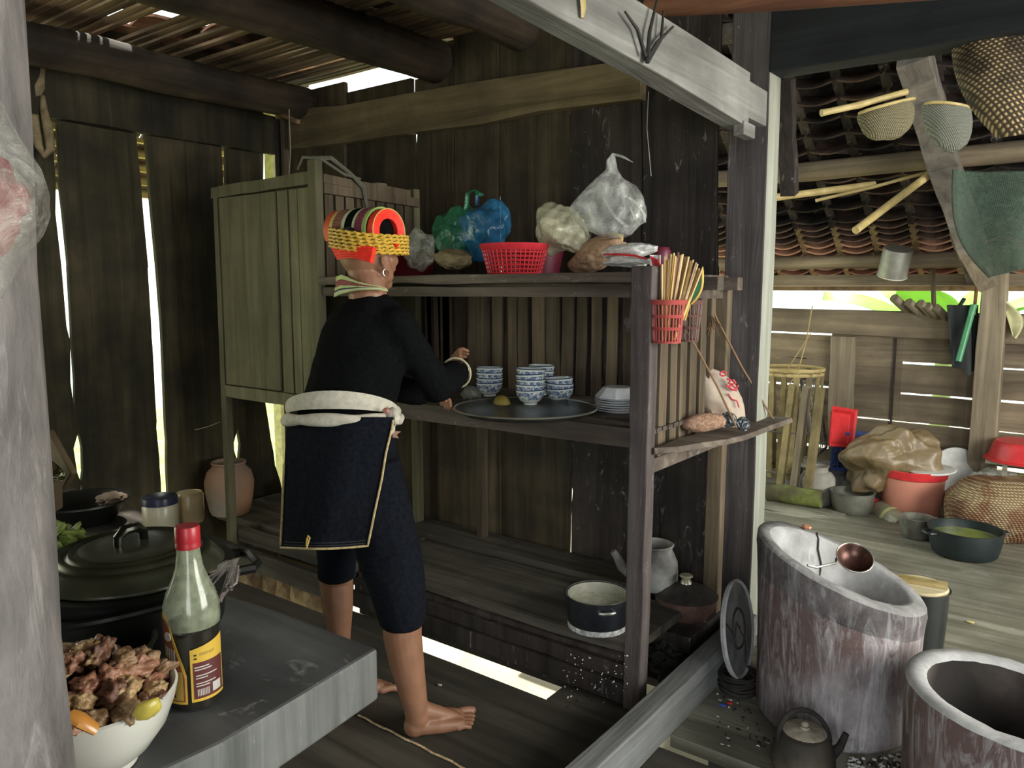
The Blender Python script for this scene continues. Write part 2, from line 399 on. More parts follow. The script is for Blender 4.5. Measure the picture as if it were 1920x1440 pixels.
def wall_board(cl, cr, parent, mat, plane, d0, z0=-.1, z1=ZT, const_l=None, const_r=None, jit=.003, t=.025):
    zs = sorted(set([z0, z1] + [z for z, a, b in (cl or []) + (cr or []) if z0 < z < z1]))
    m = M(); m.rows([(z, zi(cl, z, 2) if cl else const_l, zi(cr, z, 1) if cr else const_r) for z in zs], t, plane, d0, jit, 1 if len(zs) > 8 else 3)
    return m.build('plank', mat, parent)
lw_in = XL
wall_board(None, c1, wl, W_LEFT, 'x', lw_in-.025, const_l=1.28)
wall_board(c1, c2, wl, W_LEFT, 'x', lw_in-.025)
wall_board(c2, c3, wl, W_LEFT, 'x', lw_in-.025)
wall_board(c3, c4, wl, W_LEFT, 'x', lw_in-.025)
for y0 in (.95,):   # boards to the left of the picture, up to the side door
    wall_board(None, None, wl, W_LEFT, 'x', lw_in-.025, const_l=y0, const_r=y0+.328)
for y0 in (-1.6, -1.28, -.96):
    wall_board(None, None, wl, W_LEFT, 'x', lw_in-.025, const_l=y0, const_r=y0+.318)
M().slab(XL-.03, XL, -.64, .95, 2.1, ZT).build('lintel', W_LEFT, wl)
m = M(); m.beam((XL+.03, .9, 2.215), (XL+.03, 2.76, 2.215), .05, .21, seg=8, jit=.004); m.build('tie_board', W_LEFT, wl)
M().slab(XL-.20, XL-.13, 2.86, 2.98, -.5, 2.5).build('corner_post', plain('sunlight_tint_post', (.50, .48, .22), .8, var=.2), wl)  # sunlight on this post is put into its pale yellow colour

# ---- back wall behind the shelf
wb = setting('wall_back', (-2.4, YB, 0))
def bx(px, py): return ony(px, py, YB).x
def bcr(ctrl): return [(ony((a+b)/2, py, YB).z, bx(a, py), bx(b, py)) for py, a, b in ctrl]
k1 = bcr([(700, 646, 648), (200, 646, 648)])
k2 = bcr([(700, 774, 775), (370, 777, 779), (355, 775, 782), (300, 774, 779), (250, 772, 783), (175, 769, 777), (150, 768, 778)])
k3 = bcr([(1030, 855, 856), (240, 850, 852)])
k4 = bcr([(1030, 938, 939), (385, 932, 937), (230, 933, 934)])
k5 = bcr([(1040, 1063, 1071), (905, 1066, 1073), (870, 1070, 1072), (500, 1071, 1072), (215, 1067, 1068)])
k6 = bcr([(1040, 1233, 1240), (980, 1236, 1240), (950, 1237, 1238), (500, 1201, 1203), (320, 1203, 1207), (190, 1200, 1203), (120, 1201, 1202)])
k7 = bcr([(1040, 1345, 1357), (500, 1343, 1356), (300, 1342, 1352), (260, 1342, 1351)])
wall_board(None, k1, wb, W_BACK, 'y', YB, const_l=-3.78, z1=2.43)
wall_board(k1, k2, wb, W_BACK, 'y', YB+.008, z1=2.375)
wall_board(k2, k3, wb, W_BACK, 'y', YB, z1=2.36)
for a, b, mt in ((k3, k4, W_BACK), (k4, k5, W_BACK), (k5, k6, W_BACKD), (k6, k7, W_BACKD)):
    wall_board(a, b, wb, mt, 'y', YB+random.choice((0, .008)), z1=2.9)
m = M()
tb = [((540, 280), (540, 205)), ((640, 268), (640, 198)), ((780, 247), (780, 172)), ((900, 233), (900, 152)), ((1010, 208), (1010, 136)), ((1200, 185), (1200, 110))]
pts = [(ony(*lo, YB-.05), ony(*hi, YB-.05)) for lo, hi in tb]
vs = []; fs = []
for lo, hi in pts:
    vs += [lo, hi, hi+V(0, .05, 0), lo+V(0, .05, 0)]
for i in range(len(pts)-1):
    for k in range(4): fs.append((i*4+k, i*4+(k+1) % 4, i*4+4+(k+1) % 4, i*4+4+k))
fs += [(0, 1, 2, 3), (20, 23, 22, 21)]
m.add(vs, fs); m.build('tie_board', W_BEAMT, wb)
for px, w, mt in ((522, .03, W_BACKD), (534, .025, W_SLAT)):
    x = ony(px, 400, YB-.04).x; M().slab(x, x+w, YB-.05, YB-.01, -.1, 2.3).build('corner_batten', mt, wb)

# ---- far wall: level boards with daylight between them
wf = setting('wall_far', (0, YF, 0))
rowz = [(-.12, .235), (.262, .475), (.487, .665), (.680, .868), (.884, 1.035), (1.052, 1.215)]
for i, (a, b) in enumerate(rowz):
    cuts = [-2.4, -1.43, -.98, -.60, .15, .95, 1.9, 2.6] if i != 5 else [-2.4, -.55, .6, 2.6]
    for x0, x1 in zip(cuts, cuts[1:]):
        g0 = 0.0; g1 = 0.0
        key = (i, round(x0, 2))
        if key in ((3, -1.43), (1, -2.4), (2, -1.43)): g1 = .014            # gap closed above these boards
        if key == (4, -2.4): g0 = -.019
        if key == (4, -1.43): g0 = -.012; g1 = .012
        if key == (4, -.98): g1 = .016
        mm = M(); n = 6
        vs = []; fs = []
        for k in range(n+1):
            x = x0+.0004+(x1-x0-.0008)*k/n; j = random.uniform(-.003, .003); tl = -.010*(x+.7)
            for y, z in ((YF, a+g0+j+tl), (YF, b+g1+j*.6+tl), (YF+.03, b+g1+j*.6+tl), (YF+.03, a+g0+j+tl)): vs.append((x, y+random.choice((0, .002)), z))
        for k in range(n):
            for q in range(4): fs.append((k*4+q, k*4+(q+1) % 4, k*4+4+(q+1) % 4, k*4+4+q))
        fs += [(0, 1, 2, 3), (n*4, n*4+3, n*4+2, n*4+1)]
        mm.add(vs, fs); mm.build('plank', W_FAR, wf)
mm = M(); mm.beam((-2.4, YF-.035, 1.15), (-.62, YF-.035, 1.125), .05, .16, seg=6, jit=.005); mm.build('top_rail', W_FAR, wf)
mm = M(); mm.beam((-.42, YF-.035, 1.12), (2.5, YF-.035, 1.10), .05, .17, seg=6, jit=.005); mm.build('top_rail', W_FAR, wf)
for (pa, pb, z1) in ((1556, 1602, 1.04),):
    x0 = ony(pa, 720, YF-.04).x; x1 = ony(pb, 720, YF-.04).x
    mm = M(); mm.rows([(-.1, x0+.03, x1+.04), (.5, x0, x1), (z1, x0-.01, x1-.01)], .035, 'y', YF-.045, .006); mm.build('batten', W_FARZ, wf)
x0 = ony(1674, 720, YF-.02).x
M().slab(x0-.006, x0+.006, YF-.012, YF, .45, 1.04).build('batten', W_BACKD, wf)  # thin dark strip added to draw the upright seam
pil = M(); x0 = ony(1826, 700, YF-.16).x; x1 = ony(1877, 700, YF-.16).x
pil.rows([(-.1, x0, x1+.01), (1.0, x0, x1), (1.62, x0+.01, x1-.005)], .14, 'y', YF-.16, .004); pil.build('post', W_FARZ, wf, bevel=.008)
x0 = ony(1876, 500, YF-.1).x
M().slab(x0, x0+.03, YF-.1, YF-.06, 1.1, 1.55).build('batten', W_FARZ, wf)

# ---- walls behind and beside the camera (with the openings the light comes through)
wn = setting('wall_near', (0, -1.6, 0))
for x0 in [-3.78+.32*i for i in range(12)] + [2.05, 2.33]:
    M().slab(x0, x0+.312 if x0 < 2.3 else x0+.27, -1.63, -1.6, -.1, 2.62).build('plank', W_LEFT, wn)
M().slab(.06, 2.05, -1.63, -1.6, 2.3, 2.62).build('lintel', W_LEFT, wn)
wr = setting('wall_right', (XR, 2, 0))
for y0 in [-1.6+.325*i for i in range(9)] + [3.95+.325*i for i in range(6)]:
    M().slab(XR, XR+.03, y0, y0+.318, -.1, 2.62 if y0 < 3 else 2.2-.2*(y0-3)).build('plank', W_LEFT, wr)
M().slab(XR, XR+.03, 1.33, 3.95, -.1, .62).build('sill_board', W_LEFT, wr)

# ---- floor
fl = setting('floor', (0, 0, 0))
def floor_board(x0, x1, y0, y1, mat, z=0.0, t=.04, jit=.003, seg=7, name='plank', par=None):
    m = M(); n = seg; vs = []; fs = []
    for k in range(n+1):
        x = x0+(x1-x0)*k/n; a = y0+random.uniform(-jit, jit); b = y1+random.uniform(-jit, jit)
        vs += [(x, a, z), (x, b, z), (x, b, z-t), (x, a, z-t)]
    for k in range(n):
        for q in range(4): fs.append((k*4+q, k*4+(q+1) % 4, k*4+4+(q+1) % 4, k*4+4+q))
    fs += [(0, 1, 2, 3), (n*4, n*4+3, n*4+2, n*4+1)]
    m.add(vs, fs); return m.build(name, mat, par or fl, bevel=.003)
ys = [-1.6, -1.15, -.7, -.22, .25, .7, 1.14, 1.552]
for a, b in zip(ys, ys[1:]): floor_board(XL, -1.0, a+.002, b-.002, W_FLOOR)
floor_board(XL, -1.0, 1.560, 2.003, W_FLOOR)
floor_board(-1.362, -1.0, 2.004, 2.16, W_FLOOR)
floor_board(-2.50, -2.03, 2.006, 2.10, W_FLOOR)
floor_board(XL, -1.0, 2.42, 2.60, W_FLOOR, z=-.045, t=.03)
floor_board(XL, -1.0, 2.605, 2.79, W_FLOOR, z=-.045, t=.03)
ys = [-1.6, -1.1, -.6, -.1, .42, .95, 1.45, 1.985]
for a, b in zip(ys, ys[1:]): floor_board(-.94, XR, a+.002, b-.002, W_FLOOR)
floor_board(-.64, XR, 1.99, 2.06, W_FLOOR)
floor_board(-.94, XR, 2.062, 2.42, W_FLOORR)
ys = [2.423, 2.80, 3.22, 3.61, 4.02, 4.45, 4.86, 5.25, 5.62]
for i, (a, b) in enumerate(zip(ys, ys[1:])):
    floor_board(-.98 if a < 2.9 else -2.4, .35 + .3*(i % 3), a+.002, b-.002, W_FLOORR)
    floor_board(.354 + .3*(i % 3), XR, a+.002, b-.002, W_FLOORR)
for x in (-3.2, -2.1, -.2, 1.0, 2.0): M().slab(x, x+.1, -1.6, 1.9, -.16, -.04).build('joist', W_LEFT, fl)
for x in (-.2, 1.0, 2.0): M().slab(x, x+.1, 2.1, 5.7, -.16, -.04).build('joist', W_LEFT, fl)
M().beam((-.969, -1.6, .065), (-.969, 2.80, .065), .07, .13, seg=14, jit=.003).build('sill_beam', W_SILL, fl, bevel=.004)

# ---- posts and timbers of the frame
def pillar(label, x0, x1, y0, y1, z0, z1, mats=None, mat=None, jit=.003, name='pillar'):
    m = M(); n = 12; vs = []; fs = []
    for k in range(n+1):
        z = z0+(z1-z0)*k/n; j = [random.uniform(-jit, jit) for _ in range(4)]
        vs += [(x0+j[0], y0, z), (x1+j[1], y0, z), (x1+j[1], y1, z), (x0+j[0], y1, z)]
    for k in range(n):
        for q in range(4): fs.append((k*4+q, k*4+(q+1) % 4, k*4+4+(q+1) % 4, k*4+4+q)); m.mi.append(1 if q == 1 and mats else 0)
    fs += [(0, 3, 2, 1), tuple(n*4+q for q in range(4))]; m.mi += [0, 0]
    m.v = [Vector(v) for v in vs]; m.f = fs
    return tag(m.build(name, mats or mat, bevel=.006), label, kind='structure')
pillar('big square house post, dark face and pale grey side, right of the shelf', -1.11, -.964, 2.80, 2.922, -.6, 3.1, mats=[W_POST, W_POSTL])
# near round post at the left edge
m = M(); nseg = 26; pts = []; rr = []
for k in range(nseg+1):
    z = -.6+3.2*k/nseg; pts.append((-.842+.004*math.sin(z*3), .250+.003*math.sin(z*5), z)); rr.append(.083+.003*math.sin(z*4))
m.tube(pts, rr, 20)
for i, v in enumerate(m.v):
    n = noise.noise(Vector((v.x*25, v.y*25, v.z*5)))*.004; d = Vector((v.x+.842, v.y-.25, 0)).normalized(); m.v[i] = v+d*n
tag(m.build('pillar', W_NEAR, smooth=True), 'rough round post standing close by at the left edge', kind='structure')
# the grey tie beam that ends at the post
m = M()
ga = V(-1.003, .75, 2.035); gb = V(-1.003, 2.66, 1.985)
vs = []; fs = []
n = 14
for k in range(n+1):
    t = k/n; y = -1.6+(2.62+1.6)*t; zb = 1.895+.045*(2.62-y)*.9; zt = 2.075+.0*y; j = random.uniform(-.004, .004)
    if k == n: zb = 1.90
    vs += [(-.968+j*.4, y, zb+j), (-.968+j*.4, y, zt), (-1.045, y, zt), (-1.045, y, zb+j)]
for k in range(n):
    for q in range(4): fs.append((k*4+q, k*4+(q+1) % 4, k*4+4+(q+1) % 4, k*4+4+q))
fs += [(0, 1, 2, 3), (n*4, n*4+3, n*4+2, n*4+1)]
m.add(vs, fs)
m.slab(-1.04, -.972, 2.62, 2.80, 1.93, 2.05)
m.slab(-1.0, -.962, 2.56, 2.665, 1.865, 1.91)
tag(m.build('beam', W_GREYB, bevel=.006), 'long grey tie beam running from above the camera to the big post', kind='structure')
m = M(); m.beam((-.97, 2.86, 2.375), (XR, 2.86, 2.355), .12, .52, seg=14, jit=.004)
tag(m.build('beam', W_BLACK, bevel=.006), 'broad black cross beam at the top right', kind='structure')
m = M(); m.tube([ony(1215, 12, 2.25), ony(1450, -2, 2.25), ony(1700, -22, 2.25), ony(2400, -75, 2.25)], .032, 10)
tag(m.build('pole', W_RED, smooth=True), 'reddish round pole crossing above the black beam', 'pole')
M_ = [((-3.52, -1.6, 2.31), (-3.50, 2.79, 2.36), .085, 'thick brown log purlin along the top of the cracked left wall'),
      ((-2.66, -1.6, 2.36), (-2.54, 2.9, 2.42), .10, 'middle blackened log under the lath ceiling'),
      ((-1.98, -1.6, 2.36), (-1.92, 2.62, 2.40), .085, 'smoke-black log with a rounded end, nearest the tie beam')]
for a, b, r, lab in M_:
    m = M(); a = Vector(a); b = Vector(b); n = 16
    pts = [a.lerp(b, k/n)+V(random.uniform(-.008, .008), 0, random.uniform(-.008, .008)) for k in range(n+1)]
    rr = [r*(1+random.uniform(-.04, .04)) for _ in pts]
    pts.append(b + (b-a).normalized()*.05); rr.append(r*.7); pts.append(b+(b-a).normalized()*.075); rr.append(r*.25)
    m.tube(pts, rr, 14); tag(m.build('log_purlin', W_LOG, smooth=True), lab, kind='structure')
m = M(); m.beam(ony(480, 196, 2.66), ony(560, 228, 2.60), .02, .02); tag(m.build('stick', W_LATH), 'short split stick poking out below the left log', 'stick')

# ---- ceiling of laths under the roof tiles (left part), dark roof over the rest
ce = setting('ceiling', (-2, 1, 2.5))
lath_proto = []
for k in range(6):
    m = M(); L = 1.0; n = 4; vs = []; fs = []
    for q in range(n+1):
        x = -L/2+L*q/n; w = .0148+random.uniform(-.003, .003)
        for y, z in ((-w, -.007), (w, -.007), (w, .007), (-w, .007)): vs.append((x, y+random.uniform(-.003, .003), z+random.uniform(-.002, .002)))
    for q in range(n):
        for s in range(4): fs.append((q*4+s, q*4+(s+1) % 4, q*4+4+(s+1) % 4, q*4+4+s))
    fs += [(0, 1, 2, 3), (n*4, n*4+3, n*4+2, n*4+1)]
    m.add(vs, fs); o = m.build('lath', W_LATH, ce); o.data.materials.clear(); o.data.materials.append(W_LATH); me = o.data
    bpy.data.objects.remove(o); me.transform(Matrix.Translation(ORG[ce])); lath_proto.append(me)
y = .1; cnt = 0
while y < 2.86:
    for x0, x1 in ((-3.75, -2.72), (-2.75, -1.9), (-1.93, -1.02)):
        if random.random() < (.15 if x0 < -2.7 else .07): continue
        o = bpy.data.objects.new('lath', random.choice(lath_proto)); COL.objects.link(o); o.parent = ce
        o.location = V((x0+x1)/2, y+random.uniform(-.004, .004), 2.475 + .018*((x0 > -2.8)*1) + random.uniform(-.003, .003)) - ORG[ce]
        o.scale = ((x1-x0)*1.02, random.uniform(.85, 1.12), 1); o.rotation_euler = (random.uniform(-.05, .05), 0, random.uniform(-.012, .012)); cnt += 1
    y += .0415 + random.uniform(-.002, .006)
# roof tiles over the laths: slipped tiles leave thin openings
tm = []
for k in range(4):
    m = M(); m.grid(lambda u, v: (-.12+.24*u, -.155+.31*v, .02*math.sin(math.pi*u)), 4, 1, .012)
    o = m.build('roof_tile', TILE, ce); me = o.data; bpy.data.objects.remove(o); me.transform(Matrix.Translation(ORG[ce])); tm.append(me)
for iy in range(14):
    for ix in range(16):
        x = -3.95+.215*ix; yy = -.9+.29*iy + (.0 if ix % 2 else .06)
        if x > -.9 or yy > 2.99: continue
        if x > -3.8 and .7 < yy < 2.5 and x < -2.2 and random.random() < .42: continue
        o = bpy.data.objects.new('roof_tile', random.choice(tm)); COL.objects.link(o); o.parent = ce
        o.location = V(x, yy, 2.56+.006*(ix % 3)) - ORG[ce]; o.rotation_euler = (R_(3), 0, random.uniform(-.03, .03))
M().slab(-3.9, -1.0, -1.7, -1.0, 2.6, 2.63).build('roof_board', W_BACKD, ce)
M().slab(-2.0, XR, 1.2, 3.1, 2.66, 2.69).build('roof_board', W_BACKD, ce)
M().slab(-1.05, XR, -1.7, 1.2, 2.6, 2.63).build('roof_board', W_BACKD, ce)
for i in range(8):
    M().slab(-2.45+.02*(i % 2), -1.03, 1.4+.17*i, 1.555+.17*i, 2.50, 2.52).build('roof_board', W_BACKD, ce)

# ---- eaves hanging outside the left wall (seen through the top of the cracks)
ev = setting('eaves_outside', (-4.3, 1.5, 2.3))
for i in range(9): 
    y0 = -.2+.36*i
    m = M(); m.beam((-3.82, y0+.17, 2.56), (-4.75, y0+.17, 1.95), .34, .02); m.build('plank', W_LATH, ev)
for i in range(10):
    t = i/9; p = V(-3.85, 0, 2.53).lerp(V(-4.72, 0, 1.96), t)
    M().slab(p.x, p.x+.04, -.2, 3.0, p.z-.045, p.z-.02).build('lath', BAMBOO, ev)

# ---- roof over the far room: rafters, laths and curved tiles, sloping down to the eaves
rf = setting('roof_far', (0, 4.4, 2.0))
RA = V(0, 5.95, 1.415); RB = V(0, 2.9, 3.55)       # eaves -> ridge side (y,z)
sl = (RB-RA).normalized(); up_ = Vector((0, -sl.z, sl.y)) if False else V(0, sl.z, -sl.y)*-1
up_ = V(0, -sl.z*-1, 0)
up_ = Vector((1, 0, 0)).cross(sl); up_ = up_ if up_.z > 0 else -up_
Ltot = (RB-RA).length
def rp(x, s, h=0.0): return V(x, RA.y, RA.z) + sl*s + up_*h
xs = [-2.35+.235*i for i in range(21)]
for x in xs:
    m = M(); m.beam(rp(x, .62, 0), rp(x, Ltot, 0), .05, .014, up=up_, seg=3); m.build('rafter_lath', W_BACKD, rf)  # laths darker up the slope than near the eaves
    m = M(); m.beam(rp(x, -.02+random.uniform(-.02, .01), 0), rp(x, .62, 0), .05, .014, up=up_, seg=2); m.build('rafter_lath', wood('rafter_wood', (.22, .15, .08), (.48, .36, .21), 'N', stain=(.12, .08, .05), stain_amt=.4, var=.2), rf)
m = M(); m.grid(lambda u, v: (-.098+.196*u, -.075+.15*v, -.028*math.sin(math.pi*u)), 6, 1, .010)
q = sl.to_track_quat('Y', 'Z')
o = m.build('roof_tile', TILE, rf); tme = o.data; bpy.data.objects.remove(o); tme.transform(Matrix.Translation(ORG[rf])); tme2 = tme.copy(); tme2.materials[0] = stone('dark_tile', (.03, .02, .016), (.14, .085, .065), 7, dark=(.012, .010, .009))  # upper tiles use a darker copy of the tile colour
rot = Matrix((Vector((1, 0, 0)), sl, up_)).transposed().to_euler()
nt_ = 0; rest = M()
for j in range(11):
    for x in xs[:-1]:
        if nt_ >= 290: break
        if random.random() < .012: continue
        o = bpy.data.objects.new('roof_tile', tme if j < 8 else tme2); COL.objects.link(o); o.parent = rf
        o.location = rp(x+.118, .03+j*.062, .022+.004*(j % 2)) - ORG[rf]
        e = rot.copy(); e.x += R_(-9); o.rotation_euler = e; nt_ += 1
for j in range(7, 30):
    for x in xs[:-1]:
        s0 = .03+11*.062+(j-7)*.125
        if s0 > Ltot-.05 or random.random() < .06: continue
        st = len(rest.v); rest.grid(lambda u, v: (-.105+.21*u, -.08+.16*v, -.02*math.sin(math.pi*u)), 4, 1, .010)
        mt = Matrix.Translation(rp(x+.118, s0, .03)) @ rot.to_matrix().to_4x4() @ Matrix.Rotation(R_(-5), 4, 'X')
        rest.xf(mt, st)
o = rest.build('roof_tiles_upper', stone('dark_tile', (0, 0, 0), (0, 0, 0)), rf); o['kind'] = 'stuff'
for s0, r, mt in ((.33, .05, W_FAR), (1.25, .055, W_FAR), (2.3, .05, W_BACKD)):
    m = M(); n = 10; pts = [rp(-2.4+4.9*k/n, s0, -.07)+V(0, 0, random.uniform(-.01, .01)) for k in range(n+1)]
    m.tube(pts, [r*random.uniform(.93, 1.07) for _ in pts], 10); m.build('purlin', mt, rf, smooth=True)
m = M(); m.beam((-2.4, 5.66, 1.425), (2.6, 5.66, 1.405), .06, .075, seg=8, jit=.004); m.build('wall_plate', W_FAR, rf)
m = M(); m.beam((-2.4, 5.9, 1.375), (2.6, 5.9, 1.355), .02, .04, seg=8, jit=.003); m.build('eaves_batten', wood('rafter_wood', (0,0,0), (0,0,0)), rf)
M().slab(-2.45, XR, 2.9, 6.05, 3.12, 3.14).xf(Matrix.Identity(4)).build('roof_board', W_BACKD, rf) if False else None
m = M(); m.grid(lambda u, v: rp(-2.5+5.2*u, -.1+(Ltot+.2)*v, .085), 12, 10, .012)
# tiles' upper layer with slipped-out holes
faces = [f for i, f in enumerate(m.f) if not (i < 120 and (i*7919) % 23 == 0)]
m.f = faces; m.mi = [0]*len(faces); m.build('tile_bed', W_BACKD, rf)
# rafters visible below the tiles and the heavy leaning brace
def timber(name, lab, cat, pts, w, h, mat, jit=.004, up=(0, -1, 0)):
    m = M()
    for a, b in zip(pts, pts[1:]): m.beam(a, b, w, h, up=up, seg=6, jit=jit)
    return tag(m.build(name, mat, bevel=.004), lab, cat) if cat else tag(m.build(name, mat, bevel=.004), lab, kind='structure')
timber('brace', 'heavy leaning timber brace, pale and worm-eaten, from black beam to far post', None, [ony(1712, 100, 4.2), ony(1768, 300, 4.7), ony(1838, 512, 5.35)], .14, .15, W_BRACE)
timber('brace', 'dark short upright timber beside the pale post', None, [ony(1472, 150, 3.6), ony(1480, 365, 3.8)], .07, .06, W_BACKD)
timber('brace', 'squared strut end resting on the far post', None, [ony(1800, 440, 5.1), ony(1850, 530, 5.35)], .10, .13, W_FARZ)

# ================================================================== SHELF, CUPBOARD, PLATFORM, TABLE
sh = thing('storage_shelf', 'tall open wooden kitchen rack with slatted back holding bowls and bags', 'shelf', (-1.8, 2.45, 0))
def leg_rows(rows, t, mat, par, name='leg', plane='y', d0=0, bevel=.004):
    m = M(); m.rows(rows, t, plane, d0, .002); return m.build(name, mat, par, bevel=bevel)
fx0, fx1 = -1.125, -1.06
leg_rows([(0, fx0-.005, fx1-.012), (.5, fx0-.003, fx1-.004), (.9, fx0, fx1), (1.425, fx0-.004, fx1+.003)], .055, W_SHELFZ, sh, 'post', d0=2.105)
leg_rows([(.12, -1.125, -1.065), (1.36, -1.12, -1.062)], .045, W_SLAT, sh, 'post', d0=2.725)
leg_rows([(.15, -2.235, -2.195), (1.38, -2.235, -2.195)], .04, W_SLAT, sh, 'post', d0=2.70)
# top: rail, rough edge board, boards
m = M(); m.beam((-2.60, 2.14, 1.347), (-1.12, 2.14, 1.347), .03, .035, seg=8, jit=.002); m.build('rail', W_SHELF, sh)
m = M(); n = 16; vs = []; fs = []
for k in range(n+1):
    x = -2.6+1.49*k/n; a = noise.noise(Vector((x*4, 0, 0))); b = noise.noise(Vector((x*4, 5, 0)))
    zb = 1.376+.012*a; zt = 1.408+.004*b
    vs += [(x, 2.115+.012*a, zb), (x, 2.30, zb+.004), (x, 2.30, zt), (x, 2.108+.014*b, zt)]
for k in range(n):
    for q in range(4): fs.append((k*4+q, k*4+(q+1) % 4, k*4+4+(q+1) % 4, k*4+4+q))
fs += [(0, 1, 2, 3), (n*4, n*4+3, n*4+2, n*4+1)]
m.add(vs, fs); m.build('shelf_board', W_SHELF, sh, bevel=.003)
for a, b in ((2.305, 2.50), (2.505, 2.74)): M().slab(-2.6, -1.07, a, b, 1.38, 1.405).build('shelf_board', W_SHELF, sh)
m = M(); m.beam((-2.6, 2.70, 1.36), (-1.1, 2.70, 1.36), .04, .04, seg=6, jit=.002); m.build('rail', W_SHELF, sh)
m = M(); m.beam((-1.095, 2.16, 1.35), (-1.095, 2.72, 1.35), .03, .05, seg=5, jit=.002); m.build('side_rail', W_SHELF, sh)
for y, w in ((2.30, .06), (2.52, .055), (2.70, .05)):
    m = M(); m.box((-1.04, y, 1.375), (.06, w, .045)); m.build('rail_end', W_SHELF, sh)
# middle level: front beam and level slats
m = M(); m.beam((-2.6, 2.135, .888), (-1.12, 2.135, .893), .045, .062, seg=8, jit=.002); m.build('rail', W_SHELF, sh)
for i in range(14):
    y = 2.165+.0405*i
    m = M(); m.beam((-2.6, y, .912), (-1.07, y, .912), .032, .014, seg=6, jit=.0015); m.build('shelf_slat', W_SHELF, sh)
for x in (-2.5, -1.8, -1.15): M().slab(x, x+.04, 2.15, 2.74, .865, .904).build('bearer', W_SHELF, sh)
# slatted back
def slx(p): return ony(p, 620, 2.715).x
for a, b in ((796, 806), (817, 842), (845, 868), (871, 888), (892, 912), (917, 936), (947, 964), (966, 984), (993, 1016), (1019, 1044), (1048, 1070), (1076, 1094), (1104, 1122), (1133, 1152), (1164, 1185), (1195, 1212), (1222, 1238)):
    x0 = slx(a); x1 = slx(b); t = random.uniform(-.008, .008)
    m = M(); m.rows([(.90, x0+t, x1+t), (1.1, x0, x1), (1.385, x0-t*.6, x1-t*.6)], .012, 'y', 2.735, .0015); m.build('back_slat', W_SLAT, sh)
for x in [-2.58+.057*i for i in range(3)]:
    m = M(); m.rows([(.90, x, x+.04), (1.385, x, x+.042)], .012, 'y', 2.735, .0015); m.build('back_slat', W_SLAT, sh)
# slatted right side
def sly(p): return onx(p, 650, -1.085).y
for a, b in ((1236, 1250), (1256, 1268), (1274, 1286), (1292, 1305), (1311, 1322), (1329, 1337)):
    y0 = sly(a); y1 = sly(b); t = random.uniform(-.004, .004)
    m = M(); m.rows([(.80, y0+t, y1+t), (1.1, y0, y1), (1.36, y0-t, y1-t)], .012, 'x', -1.092, .0012); m.build('side_slat', W_SLAT, sh)
m = M(); m.beam((-1.09, 2.16, .80), (-1.09, 2.74, .80), .03, .045); m.build('side_rail', W_SHELF, sh)
# small outside ledge hung on cords
lg = thing('hanging_ledge', 'rough weathered plank ledge hung by cords outside the rack', 'ledge', (-.98, 2.5, .86))
m = M()
edge = [(-1.052, 2.135), (-1.005, 2.20), (-.955, 2.31), (-.93, 2.42), (-.905, 2.52), (-.90, 2.75), (-.885, 2.96)]
vs = []; fs = []
for k, (x, y) in enumerate(edge):
    xi = -1.055 if y < 2.78 else -.955
    dz = .008*noise.noise(Vector((y*9, 0, 1)))
    vs += [(x, y, .868+dz), (xi, y, .868+dz), (xi, y, .845+dz), (x+.004, y, .850+dz)]
for k in range(len(edge)-1):
    for q in range(4): fs.append((k*4+q, k*4+(q+1) % 4, k*4+4+(q+1) % 4, k*4+4+q))
fs += [(0, 1, 2, 3), (24, 27, 26, 25)]
m.add(vs, fs); m.build('board', W_SHELF, lg, bevel=.003)
CORD = plain('brown_cord', (.22, .13, .07), .9)
def cord(par, pts, r=.0035, name='cord', mat=None):
    m = M(); m.tube(pts, r, 6); return m.build(name, mat or CORD, par, smooth=True)
cord(lg, [ony(1328, 560, 2.62), ony(1345, 600, 2.66), ony(1392, 690, 2.76), ony(1447, 782, 2.90), ony(1462, 793, 2.92)])
cord(lg, [onx(1286, 620, -1.05), onx(1310, 660, -1.02), onx(1345, 725, -.98), onx(1381, 802, -.925)])

# ---- cupboard: door side on the front, slatted right side
cu = thing('cupboard', 'tall weathered wooden cupboard with a flat plank door, left of the woman', 'cupboard', (-2.97, 2.4, .18))
zt = 1.83
for x0, x1, z0, z1 in ((-3.35, -3.315, 0.0, zt), (-2.655, -2.60, .80, zt+.06)):
    m = M(); m.rows([(z0, x0-.012 if z0 < .1 else x0, x1-.012 if z0 < .1 else x1), (1.0, x0, x1), (z1, x0+.006, x1+.002)], .04, 'y', 2.11, .002); m.build('post', W_CUP, cu, bevel=.004)
for x0, x1 in ((-3.35, -3.315), (-2.65, -2.61)):
    m = M(); m.rows([(.1, x0, x1), (zt, x0, x1)], .04, 'y', 2.70, .002); m.build('post', W_CUP, cu)
m = M(); m.beam((-3.36, 2.13, zt-.022), (-2.64, 2.13, zt-.012), .035, .05, seg=6, jit=.002); m.build('rail', W_CUP, cu)
m = M(); m.beam((-3.33, 2.13, .872), (-2.62, 2.13, .868), .035, .055, seg=6, jit=.002); m.build('rail', W_CUP, cu)
dr = M(); dr.rows([(.905, -3.305, -2.885), (zt-.05, -3.30, -2.88)], .016, 'y', 2.112, .001); d_ = dr.build('door', W_CUP, cu, bevel=.003)
m = M(); m.rows([(.90, -2.87, -2.80), (zt-.05, -2.87, -2.80)], .014, 'y', 2.120, .0015); m.build('side_slat', W_CUP, cu)
for x0, x1 in ((-2.788, -2.735), (-2.73, -2.66)):
    m = M(); m.rows([(.90, x0, x1), (zt-.05, x0, x1)], .014, 'y', 2.120, .0015); m.build('side_slat', W_CUP, cu)
